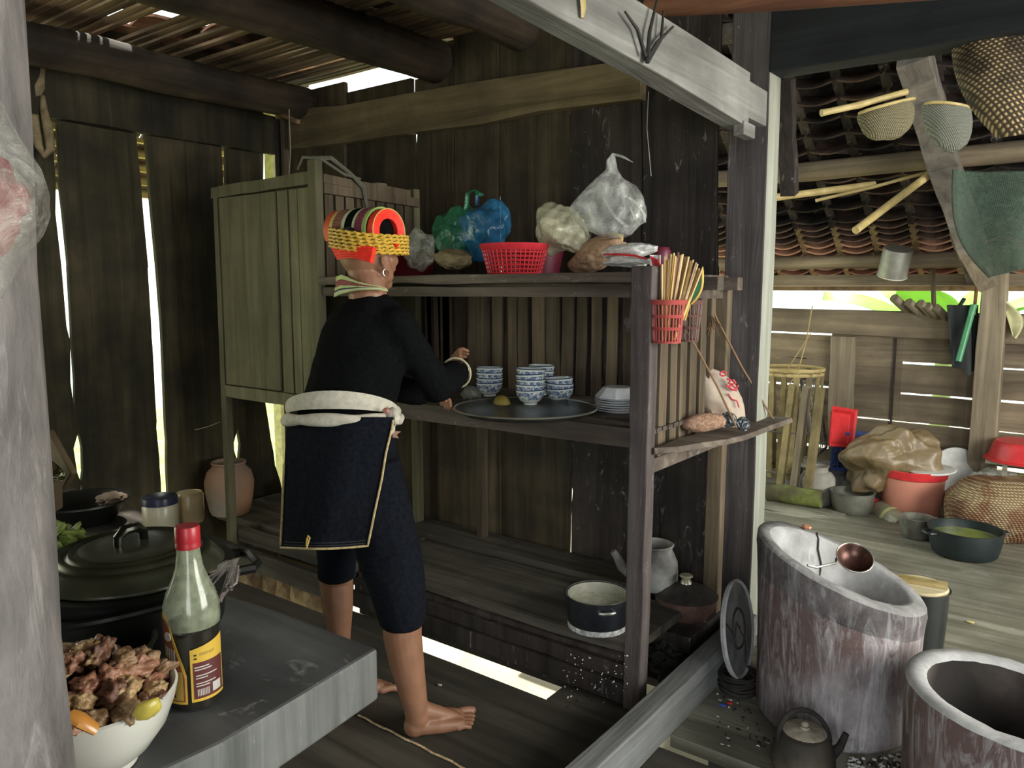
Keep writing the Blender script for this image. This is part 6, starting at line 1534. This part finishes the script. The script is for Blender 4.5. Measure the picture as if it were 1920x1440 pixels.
band('band', -.06, .08, .060, plain('orange_red', (.65, .10, .03), .6)); band('band', .08, .15, .062, plain('yellow_band', (.60, .48, .14), .6))
band('band', .15, .36, .063, weave('flower_band', (.25, .03, .03), (.45, .38, .22), 70)); band('band', .36, .43, .0645, plain('pale_band', (.50, .56, .36), .7))
band('band', .43, .60, .0645, BLK); band('band', .60, .65, .0655, plain('pale_band', (0, 0, 0))); band('band', .65, .82, .0655, weave('maroon_band', (.20, .01, .04), (.42, .12, .18), 65)); band('band', .82, .89, .0665, plain('green_band', (.30, .42, .12), .7))
m = M(); m.blob(rb-axd*.045, (.050, .050, .050), 3, 0); m.build('ring_shade_fill', plain('hollow_shade', (.006, .006, .006), 1.0, spec=0.0), hdr, smooth=True)  # near-black blob stands in for the shade inside the ring
m = M()
for k, (r, w) in enumerate(((.064, .0), (.059, .004), (.053, .006), (.047, .006), (.041, .004))):
    m.tube([rb+axd*.002+ax_*(math.cos(-.5+4.14*i/40)*r)+ZZ*(math.sin(-.5+4.14*i/40)*r*1.0) for i in range(41)], .0040, 7)
st0 = len(m.v)
RG = [(.040, -.018), (.066, -.018), (.0665, .002), (.040, .002)]
vs = []; fs = []
for i in range(41):
    a = -.5+4.14*i/40
    for r, h in RG: vs.append(rb+axd*h+ax_*(math.cos(a)*r)+ZZ*(math.sin(a)*r))
for i in range(40):
    for q in range(4): fs.append((i*4+q, i*4+(q+1) % 4, i*4+4+(q+1) % 4, i*4+4+q))
fs += [(0, 1, 2, 3), (160, 163, 162, 161)]
m.add(vs, fs)
m.build('red_ring', RED, hdr, smooth=True)
m = M(); m.tube([rb+axd*.006+ax_*(math.cos(-.5+4.14*i/40)*.0665)+ZZ*(math.sin(-.5+4.14*i/40)*.0665) for i in range(41)], .0014, 5); m.build('gold_edge', plain('yellow_band', (0, 0, 0)), hdr, smooth=True)
def flap(name, P, bulge=.012):
    P = [at(*p) for p in P]
    m = M(); m.grid(lambda u, v: P[0].lerp(P[1], u).lerp(P[3].lerp(P[2], u), v) - fh*(bulge*math.sin(math.pi*u)) + ZZ*(.008*math.sin(math.pi*u)*v), 12, 6, -.020); f = m.build(name, RED, hdr, smooth=True)
    m = M()
    for v_ in (.18, .36, .54, .72, .88): m.tube([P[0].lerp(P[1], k/12).lerp(P[3].lerp(P[2], k/12), v_) - fh*(bulge*math.sin(math.pi*k/12)+.001) + ZZ*(.008*math.sin(math.pi*k/12)*v_) for k in range(13)], .0022, 5)
    m.build(name+'_ridges', RED, hdr, smooth=True)
flap('red_flap', [(618, 458, 2.30), (700, 462, 2.215), (694, 492, 2.215), (632, 487, 2.29)])
flap('red_flap', [(744, 460, 2.26), (766, 450, 2.40), (758, 477, 2.40), (742, 468, 2.28)], .0)
# earring and bracelet
SIL = plain('silver', (.75, .72, .68), .2, metal=1.0)
ec = at(719, 510, 2.27)
e0 = headc+Rd*.084-Fd*.002-ZZ*.058
m = M(); m.tube([e0+Fd*(.011*math.cos(a))+ZZ*(.011*math.sin(a))-Rd*.0 for a in [2*math.pi*k/20 for k in range(21)]], .0016, 6); m.build('earring', SIL, pr, smooth=True)
ad = (wrR-elR).normalized(); bc_ = wrR+ad*.002; b1 = ad.orthogonal().normalized(); b2 = ad.cross(b1)
m = M(); m.tube([bc_+(b1*math.cos(a)+b2*math.sin(a))*.040+ad*.006 for a in [2*math.pi*k/28 for k in range(29)]], .0035, 7); m.build('bracelet', SIL, pr, smooth=True)
m = M(); m.tube([bc_-ad*.012+(b1*math.cos(a)+b2*math.sin(a))*.051 for a in [2*math.pi*k/28 for k in range(29)]], .0034, 6); m.build('cuff_piping', plain('cuff_cream', (.5, .47, .3), .7), pr, smooth=True)

# ================================================================== THINGS IN THE NEAR LEFT CORNER
TZ = .732
# big lidded cooking pot
pc = V(-1.272, .632, TZ)
pt = thing('stock_pot', 'huge black cooking pot with a ringed lid on the near table', 'pot', pc)
LIDM = plain('olive_black_lid', (.045, .048, .030), .32, metal=.3, var=.2)
m = M(); m.lathe([(0, 0), (.11, 0), (.135, .012), (.155, .05), (.162, .10), (.164, .135), (.176, .140), (.178, .146), (.160, .147), (.155, .10), (.12, .02), (0, .014)], pc, 56); m.build('body', plain('coal_black_metal', (.010, .011, .010), .4, metal=.3), pt, smooth=True)
prof = [(0, .192), (.05, .191), (.085, .188), (.095, .182), (.099, .189), (.104, .181), (.112, .178), (.116, .186), (.121, .177), (.130, .172), (.134, .179), (.139, .169), (.148, .163), (.156, .154), (.160, .150), (.155, .147), (0, .148)]
m = M(); m.lathe(prof, pc, 72); m.build('lid', LIDM, pt, smooth=True, autos=False)
hc = pc+V(0, 0, .190)
m = M(); hx = (RT*.5+fh*.86).normalized()
m.tube([hc-hx*.026, hc-hx*.025+ZZ*.016, hc-hx*.012+ZZ*.026, hc+hx*.012+ZZ*.026, hc+hx*.025+ZZ*.016, hc+hx*.026], [.006, .007, .009, .009, .007, .006], 10, flat=1.5); m.build('lid_handle', plain('glossy_black_metal', (.03, .03, .025), .18, metal=.8), pt, smooth=True)
for ang in (math.atan2(RT.y, RT.x)+.55, math.atan2(RT.y, RT.x)+.55+math.pi): loop_handle(pc+V(0, 0, .125), ang, .172, plain('coal_black_metal', (0, 0, 0)), pt, w=.11, out=.045, th=.009)
m = M(); m.tube([pc+RT*(.178*math.cos(a))+(-fh)*(.178*math.sin(a))+ZZ*(.118+.012*math.sin(a*2)) for a in [math.pi*(.12+.62*k/16) for k in range(17)]], .007, 8); m.build('bail', plain('coal_black_metal', (0, 0, 0)), pt, smooth=True)
m = M(); bp0 = at(424, 1062, 1.22)
for k in range(15):
    j = lambda s: V(random.uniform(-s, s), random.uniform(-s, s), random.uniform(-s, s))
    m.tube([at(388, 1078+k*2, 1.20)+j(.005), bp0+j(.008), at(436, 1046+k*2, 1.24)+j(.008), at(432+random.uniform(-8, 8), 1090, 1.22)+j(.005), at(404+k*2, 1135-k*3, 1.20)+j(.006)], [.0015, .003, .0035, .003, .002], 5)
tag(m.build('strap_bundle', plain('grey_straps', (.14, .12, .11), .4, var=.4), smooth=True), 'tangle of grey plastic strips hanging on the right handle of the huge pot', 'strips')
pt.scale = (.93, .93, 1); pt.location = pc + V(-.012, -.006, 0)
# bottle
B0 = onz(369, 1338, .73); v_ = Vector((B0.x, B0.y, 0)).normalized(); B0 = B0+v_*.036; B0.z = TZ
bt_ = thing('sauce_bottle', 'dark sauce bottle with a red cap and maroon and yellow labels', 'bottle', B0)
hh = .272
GL = plain('dusty_green_glass', (.36, .40, .28), .12, alpha=.55, spec=.9, var=.35, scale=60); GL2 = plain('wet_glass', (.05, .05, .04), .08, alpha=.22, spec=.9)
prof = [(0, 0), (.034, 0), (.0385, .004), (.0395, .02), (.0395, .125), (.0405, .135), (.0395, .155), (.034, .175), (.025, .195), (.0195, .212), (.0165, .235), (.016, .245), (0, .245)]
m = M(); m.lathe(prof[4:], B0, 40); m.build('glass', GL, bt_, smooth=True)
m = M(); m.lathe(prof[:5], B0, 40); m.build('wet_glass', GL2, bt_, smooth=True)
m = M(); m.lathe([(0, .003), (.0365, .004), (.0375, .02), (.0375, .121), (0, .1215)], B0, 40); m.build('sauce', plain('soy_sauce', (.012, .008, .006), .1, spec=.8), bt_, smooth=True)
m = M(); m.lathe([(0, .241), (.0175, .241), (.018, .246), (.0172, .249), (.0178, .252), (.0178, .271), (.0165, .274), (0, .274)], B0, 32); m.build('cap', plain('cap_red', (.42, .02, .03), .35), bt_, smooth=True)
ca = math.atan2(-v_.y, -v_.x)
def lab(name, a0, a1, zf0, zf1, mt, r=.0402, par=bt_, n=14):
    m = M(); m.grid(lambda u, v: B0 + V(math.cos(ca+R_(a0+(a1-a0)*u))*r, math.sin(ca+R_(a0+(a1-a0)*u))*r, (zf0(u) if callable(zf0) else zf0)*(1-v) + (zf1(u) if callable(zf1) else zf1)*v), n, 6, .0004); return m.build(name, mt, par, smooth=True)
YL = plain('label_yellow', (.62, .40, .05), .5, var=.05); MR = plain('label_maroon', (.10, .022, .022), .5, var=.1); OR = plain('label_ochre', (.42, .28, .06), .5); WH = plain('label_white', (.55, .52, .48), .5); DK = plain('label_dark', (.03, .02, .02), .5)
sgn = 1   # camera-right is +angle
rl = lab('label', -8, 72, .018, lambda u: .098+.012*u, YL)
lab('label_field', -3, 67, .023, .078, MR, .0406, rl)
lab('label_field', -4, 70, .0225, .024, MR, .0406, rl)
for zz, a0, a1 in ((.070, 0, 30), (.066, 0, 36), (.057, 2, 48), (.053, 2, 26), (.045, 2, 44), (.041, 2, 30)): lab('label_line', a0, a1, zz, zz+.0016, WH, .0409, rl)
for k in range(8): lab('barcode_bar', 4+3.2*k, 4+3.2*k+1.6, .0265, .037, WH, .0409, rl, 1)
lab('label_square', 36, 58, .027, .041, WH, .0409, rl)
for a0, a1 in ((12, 16), (18, 21), (23, 30), (32, 35), (37, 44)): lab('label_mark', a0, a1, .088, .092, OR, .0409, rl, 2)
lab('label_mark', 0, 5, .0885, .091, DK, .0409, rl, 2); lab('label_mark', 0, 5, .083, .0855, DK, .0409, rl, 2)
ll = lab('label', -88, -16, .016, lambda u: .060+.090*math.sin(math.pi*min(1, u*.62+.38))**.7*(1 if u < .5 else 1-(u-.5)*.9), YL)
lab('label_field', -86, -20, .020, lambda u: .056+.086*math.sin(math.pi*min(1, u*.62+.38))**.7*(1 if u < .5 else 1-(u-.5)*.95), plain('label_brown_red', (.22, .06, .03), .5, var=.3, scale=60), .0406, ll)
lab('label_picture', -74, -24, .022, .066, OR, .0409, ll)
lab('label_picture', -66, -40, .026, .05, MR, .0411, ll)
m = M(); m.lathe([(0, .0), (.007, .0), (.007, .0008), (0, .0008)], B0+V(math.cos(ca+R_(-55))*.0408, math.sin(ca+R_(-55))*.0408, .118), 16, rot=(0, R_(90), ca+R_(-55))); m.build('label_seal', WH, ll)
for k, a0 in enumerate((-66, -60, -54, -48, -42)): lab('label_letter', a0, a0+3.4, .088-.002*k, .103-.001*k, WH, .0409, ll, 1)
# white bowl of meat
W0 = onz(170, 1306, .825); W0.z = TZ
wb_ = thing('white_bowl', 'large white bowl heaped with cooked meat at the near table edge', 'bowl', W0)
m = M(); m.lathe([(0, .004), (.045, .004), (.047, 0), (.052, 0), (.053, .008), (.070, .022), (.090, .050), (.101, .080), (.105, .098), (.102, .1005), (.098, .097), (.086, .052), (.066, .026), (0, .016)], W0, 60); m.build('body', plain('cream_porcelain', (.66, .66, .60), .2, coat=.3, var=.02), wb_, smooth=True)
m = M(); m.lathe([(.094, .078), (.05, .088), (0, .092)], W0, 30, wob=.05); m.build('sauce', stone('dark_gravy', (.05, .02, .008), (.16, .07, .02), 30, .25), wb_, smooth=True)
MT = [stone('meat_brown', (.13, .06, .025), (.46, .30, .16), 38, .28, bump=.8, spec=.7), stone('meat_pink', (.20, .07, .04), (.48, .25, .15), 34, .28, bump=.8, spec=.7), stone('meat_gold', (.38, .20, .07), (.62, .46, .26), 34, .28, bump=.8, spec=.7), stone('meat_dark', (.07, .03, .02), (.24, .11, .06), 38, .3, bump=.8, spec=.7)]
rs = random.Random(5); k = 0; pos = []
for ring, cnt, z0 in ((.080, 17, .098), (.060, 14, .116), (.040, 9, .134), (.014, 4, .150)):
    for i in range(cnt):
        a = 2*math.pi*i/cnt+rs.uniform(-.2, .2); r = ring+rs.uniform(-.006, .006)
        c = W0+V(math.cos(a)*r, math.sin(a)*r, z0+rs.uniform(-.006, .008))
        m = M(); s = (rs.uniform(.014, .025), rs.uniform(.011, .017), rs.uniform(.010, .015))
        m.blob(c, s, 4, .55, 1.5, k, ridge=False, rot=(rs.uniform(-.6, .6), rs.uniform(-.7, .7), rs.uniform(0, 3.1)))
        tag(m.build('meat_chunk', MT[(k*7) % 4], smooth=True, autos=False), 'glossy chunk of cooked meat heaped in the white bowl', 'meat', 'meat chunks in the white bowl'); k += 1
m = M(); c = at(276, 1330, .93); m.blob(c, (.020, .007, .012), 3, .15, 1.5, 3, rot=(.2, -.6, .6)); tag(m.build('pepper_strip', plain('pepper_yellow', (.55, .45, .08), .25, spec=.7), smooth=True), 'yellow pepper slice at the right rim of the meat bowl', 'pepper')
m = M(); m.tube([at(130, 1342, .86), at(150, 1350, .86), at(180, 1368, .87)], [.010, .011, .008], 8, flat=.6); tag(m.build('pepper_strip', plain('carrot_orange', (.60, .26, .05), .3, spec=.7), smooth=True), 'orange strip lying on the meat near the left post', 'pepper')
# cloudy bowl behind it
G0 = onz(186, 1232, .80); G0.z = TZ
gb_ = thing('clear_bowl', 'translucent plastic bowl of dark greens behind the meat bowl', 'bowl', G0)
m = M(); m.lathe([(0, .0), (.045, 0), (.055, .01), (.072, .055), (.078, .085), (.082, .087), (.082, .091), (.075, .089), (.068, .055), (.05, .012), (0, .006)], G0, 48); m.build('body', plain('frosted_plastic', (.30, .34, .27), .25, alpha=.6, spec=.8), gb_, smooth=True)
m = M()
for i in range(30):
    a = rs.uniform(0, 6.28); r = rs.uniform(0, .055); m.blob(G0+V(math.cos(a)*r, math.sin(a)*r, .045+rs.uniform(-.004, .012)), (rs.uniform(.008, .018), rs.uniform(.006, .014), .006), 2, .5, 2, i, rot=(rs.uniform(-.5, .5), rs.uniform(-.5, .5), 0))
o = m.build('greens', stone('dark_greens', (.015, .03, .008), (.07, .11, .03), 40, .4), smooth=True); tag(o, 'dark cooked greens in the translucent bowl', 'greens', kind='stuff')
# leafy vegetables left of the pot
m = M()
for i in range(46):
    p = at(112+rs.uniform(-34, 32), 1052+rs.uniform(-22, 16), 1.42+rs.uniform(-.05, .05)); p.z = max(p.z, TZ+.02)
    if i % 3 == 0: m.tube([V(p.x, p.y, TZ+.005), p, p+V(rs.uniform(-.02, .02), rs.uniform(-.02, .02), .05)], [.005, .004, .002], 5)
    else: m.blob(p+V(0, 0, .035), (rs.uniform(.014, .03), rs.uniform(.012, .024), .006), 2, .6, 2.4, i, rot=(rs.uniform(-.8, .8), rs.uniform(-.8, .8), 0))
tag(m.build('leafy_greens', stone('leaf_green', (.05, .08, .015), (.26, .32, .08), 26, .5), smooth=True), 'heap of leafy greens left of the huge pot', 'greens', kind='stuff')
# bench things
b1_ = onz(150, 985, .56)+V(-.02, .02, 0); b1_.z = .56
bs_ = thing('black_basin', 'shallow black basin with a cloth on its edge, behind the greens', 'basin', b1_)
m = M(); m.lathe([(0, 0), (.08, 0), (.10, .01), (.145, .075), (.15, .078), (.148, .084), (.138, .08), (.095, .016), (0, .008)], b1_, 44); m.build('body', plain('coal_black_metal', (0, 0, 0)), bs_, smooth=True)
m = M(); m.blob(b1_+RT*.10+V(0, 0, .085), (.045, .05, .022), 3, .4, 2, 3, ridge=True); m.build('cloth', plain('brown_rag', (.08, .055, .035), .9, bump=.5), bs_, smooth=True)
j1 = onz(303, 995, .56); j1.z = .56
bj = thing('blue_lid_jar', 'wide pale jar with a dark blue lid behind the huge pot', 'jar', j1)
m = M(); m.lathe([(0, 0), (.052, 0), (.056, .006), (.056, .085), (.048, .098), (0, .098)], j1, 36); m.build('body', plain('pale_jar', (.50, .46, .34), .3), bj, smooth=True)
m = M(); m.lathe([(0, .120), (.048, .120), (.055, .116), (.057, .10), (.057, .094), (0, .094)], j1, 36); m.build('lid', plain('navy_lid', (.03, .035, .07), .3), bj, smooth=True)
j2 = j1+fh*.10+RT*.055; j2.z = .56; m = M(); m.lathe([(0, 0), (.04, 0), (.046, .01), (.046, .095), (.04, .105), (0, .105)], j2, 30); tag(m.build('amber_jar', plain('amber_jar', (.50, .38, .20), .3), smooth=True), 'small amber jar half behind the blue-lidded jar', 'jar')
m = M(); c = at(84, 905, 2.3); m.box(c, (.12, .03, .15), (.35, .5, .3)); m.box(c+V(-.05, .06, .05), (.16, .02, .12), (.2, .9, .2)); tag(m.build('crumpled_carton', stone('brown_card', (.04, .028, .015), (.11, .075, .04), 6, .8), bevel=.006), 'brown crumpled carton in the dark behind the near post', 'carton')
m = M(); m.lathe([(0, 0), (.03, 0), (.05, .03), (.052, .032), (.046, .03), (.028, .005), (0, .004)], at(76, 893, 2.2), 30, rot=(-.5, .6, 0)); tag(m.build('steel_bowl', plain('bright_steel', (.35, .40, .25), .12, metal=1.0), smooth=True), 'shiny steel bowl beside the near post', 'bowl')
# pots behind, on the platform by the wall
J0 = onz(432, 1030, .17); J0 = ony(432, 950, 2.30); J0.z = .172
jb_ = thing('clay_jar', 'wide-mouthed grey clay jar on the platform behind the cupboard post', 'jar', J0)
m = M(); m.lathe([(0, 0), (.095, 0), (.105, .02), (.122, .12), (.126, .17), (.113, .225), (.088, .25), (.083, .262), (.090, .272), (.088, .28), (.079, .276), (.074, .25), (.104, .2), (.108, .1), (0, .02)], J0, 40, wob=.02); m.build('body', stone('grey_orange_clay', (.22, .20, .17), (.38, .34, .29), 5, .8, dark=(.40, .22, .13)), jb_, smooth=True)
p = onz(512, 950, .18); m = M(); m.lathe([(0, 0), (.06, 0), (.09, .03), (.095, .09), (.075, .115), (.082, .12), (.068, .115), (0, .10)], V(-3.32, 2.66, .182), 30, wob=.05)
tag(m.build('black_crock', stone('black_crock', (.02, .017, .013), (.09, .07, .05), 12, .8), smooth=True), 'small black crock below the lit corner crack', 'pot')
OB = V(-2.93, 2.345, .172)
ob_ = thing('orange_basket', 'tapered orange plastic basket half hidden by the apron', 'basket', OB)
m = M(); m.lathe([(0, 0), (.050, 0), (.095, .125), (.091, .125), (.047, .004), (0, .004)], OB, 34); m.build('body', plain('orange_plastic', (.46, .15, .06), .45), ob_, smooth=True)
m = M()
for k in range(20):
    a = 2*math.pi*k/20; m.tube([OB+V(math.cos(a)*.0505, math.sin(a)*.0505, .003), OB+V(math.cos(a)*.0955, math.sin(a)*.0955, .124)], .003, 4)
m.build('ribs', plain('orange_plastic', (0, 0, 0)), ob_, smooth=True)
m = M(); m.lathe([(.092, .120), (.102, .122), (.105, .128), (.098, .132), (.090, .126), (.092, .120)], OB, 34); m.build('rim', plain('dull_orange_rim', (.42, .28, .12), .5), ob_, smooth=True)
m = M(); m.blob(V(-3.10, 2.42, .20), (.07, .05, .022), 3, .5, 2, 7); tag(m.build('bark_piece', stone('grey_bark', (.14, .12, .10), (.36, .33, .29), 20, .9)), 'piece of grey bark on the platform left of the orange basket', 'bark')
# root hook and bag at the upper left
rt_ = at(80, 150, 3.4)
hk = thing('forked_root', 'forked dry root hook hanging from the left log', 'hook', at(78, 110, 3.35))
RTM = stone('dry_root', (.10, .075, .04), (.34, .27, .16), 16, .9)
m = M(); m.tube([at(62, 100, 3.35), at(70, 140, 3.35), at(72, 165, 3.35), at(62, 190, 3.35), at(64, 230, 3.35), at(74, 275, 3.35), at(84, 291, 3.35), at(95, 280, 3.35), at(90, 240, 3.35), at(82, 205, 3.35), at(80, 180, 3.35)], [.012, .018, .026, .028, .025, .018, .014, .018, .02, .016, .010], 9); m.build('root', RTM, hk, smooth=True)
m = M(); m.tube([at(82, 100, 3.35), at(78, 140, 3.35), at(74, 165, 3.35)], [.010, .013, .022], 8); m.build('fork', RTM, hk, smooth=True)
mb = thing('hanging_bag', 'clear bag of red meat hanging close by at the upper left edge', 'plastic bag', at(-40, 380, .60))
MB_ = at(-38, 345, .60)
BF = film('bag_film', (.62, .62, .54), .12, .42, .12, 26)
rows_ = [(150, -60, -20), (200, -90, 2), (250, -110, 24), (310, -130, 62), (360, -135, 79), (400, -130, 80), (440, -110, 66), (470, -100, 44), (510, -100, 20), (560, -95, -4)]
m = M(); n = 36; vs = []; fs = []; L = len(rows_)*3-2
for j in range(L):
    t = j/3; i = min(int(t), len(rows_)-2); f = t-i
    py, a, b = [rows_[i][q]*(1-f)+rows_[i+1][q]*f for q in range(3)]; pa = at(a, py, .60); pb = at(b, py, .60); c = (pa+pb)/2; r = (pb-pa).length/2
    for k in range(n):
        aa = 2*math.pi*k/n; w = 1+.05*noise.noise(V(math.cos(aa)*3, math.sin(aa)*3, j*.5)); vs.append(c+RT*(math.cos(aa)*r*(w if math.cos(aa) < .8 else 1))+fh*(math.sin(aa)*min(r, .04)*w))
for j in range(L-1):
    for k in range(n): fs.append((j*n+k, j*n+(k+1) % n, (j+1)*n+(k+1) % n, (j+1)*n+k))
fs += [tuple(range(n-1, -1, -1)), tuple((L-1)*n+k for k in range(n))]
m.add(vs, fs); m.build('film', BF, mb, smooth=True, autos=False)
m = M(); m.blob(at(-25, 385, .60), (.036, .026, .036), 4, .3, 1.8, 3); m.build('meat', stone('raw_meat', (.30, .05, .05), (.60, .38, .36), 24, .35, dark=(.22, .03, .04)), mb, smooth=True)
m = M(); m.tube([at(-40, 160, .60), at(-42, 60, .60), at(-45, -60, .60)], .003, 6); m.build('string', CORD, mb)
# thin straw caught in the wall
m = M(); m.tube([onx(365, 806, XL+.01), onx(390, 800, XL+.02), onx(412, 791, XL+.01)], .0025, 5); tag(m.build('straw', plain('straw_pale', (.42, .38, .26), .8)), 'short dry straw stuck on the left wall beside the cupboard post', 'straw')
cable = M(); cable.tube([ony(1216, 172, 2.795), ony(1213, 240, 2.79), ony(1221, 330, 2.79)], .0015, 5); tag(cable.build('wire', plain('pale_wire', (.45, .43, .38), .6)), 'thin pale wire hanging on the dark back wall above the clear bag', 'wire')
cable = M(); cable.tube([ony(542, 205, 2.6), ony(545, 290, 2.6), ony(540, 345, 2.5)], .002, 5); tag(cable.build('wire', plain('pale_wire', (0, 0, 0))), 'thin wire hanging in the left back corner', 'wire')
# bark tie and twigs on the grey tie beam
m = M(); m.tube([onx(1092, -6, -.960), onx(1094, 14, -.960), onx(1092, 34, -.962)], [.012, .012, .006], 6, flat=.4); tag(m.build('bark_tie', BAMBOO, smooth=True), 'strip of pale bark tied around the grey tie beam', 'tie')
m = M(); c = onx(1215, 105, -.955)
for pts in ([(1214, 118), (1218, 60), (1232, 0)], [(1214, 110), (1232, 80), (1262, 50)], [(1210, 105), (1195, 55), (1172, 22)], [(1216, 112), (1240, 72), (1244, 20)]): m.tube([onx(a, b, -.95) for a, b in pts], [.006, .005, .003], 6)
m.blob(c, (.008, .012, .018), 2, .4); tag(m.build('twig_knot', SOOTB, smooth=True), 'knot of dark twigs tied on the side of the grey tie beam', 'twig')

# added pale strip imitating the light that shows through the near floor joint
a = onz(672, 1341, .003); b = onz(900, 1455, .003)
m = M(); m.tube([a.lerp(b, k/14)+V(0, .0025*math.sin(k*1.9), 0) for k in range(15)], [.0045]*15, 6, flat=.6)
tag(m.build('joint_light_strip', plain('joint_light_tone', (.60, .46, .28), .6, var=.4, scale=90), smooth=True), 'thin pale strip lying along the floor joint by the woman\'s foot', 'strip')
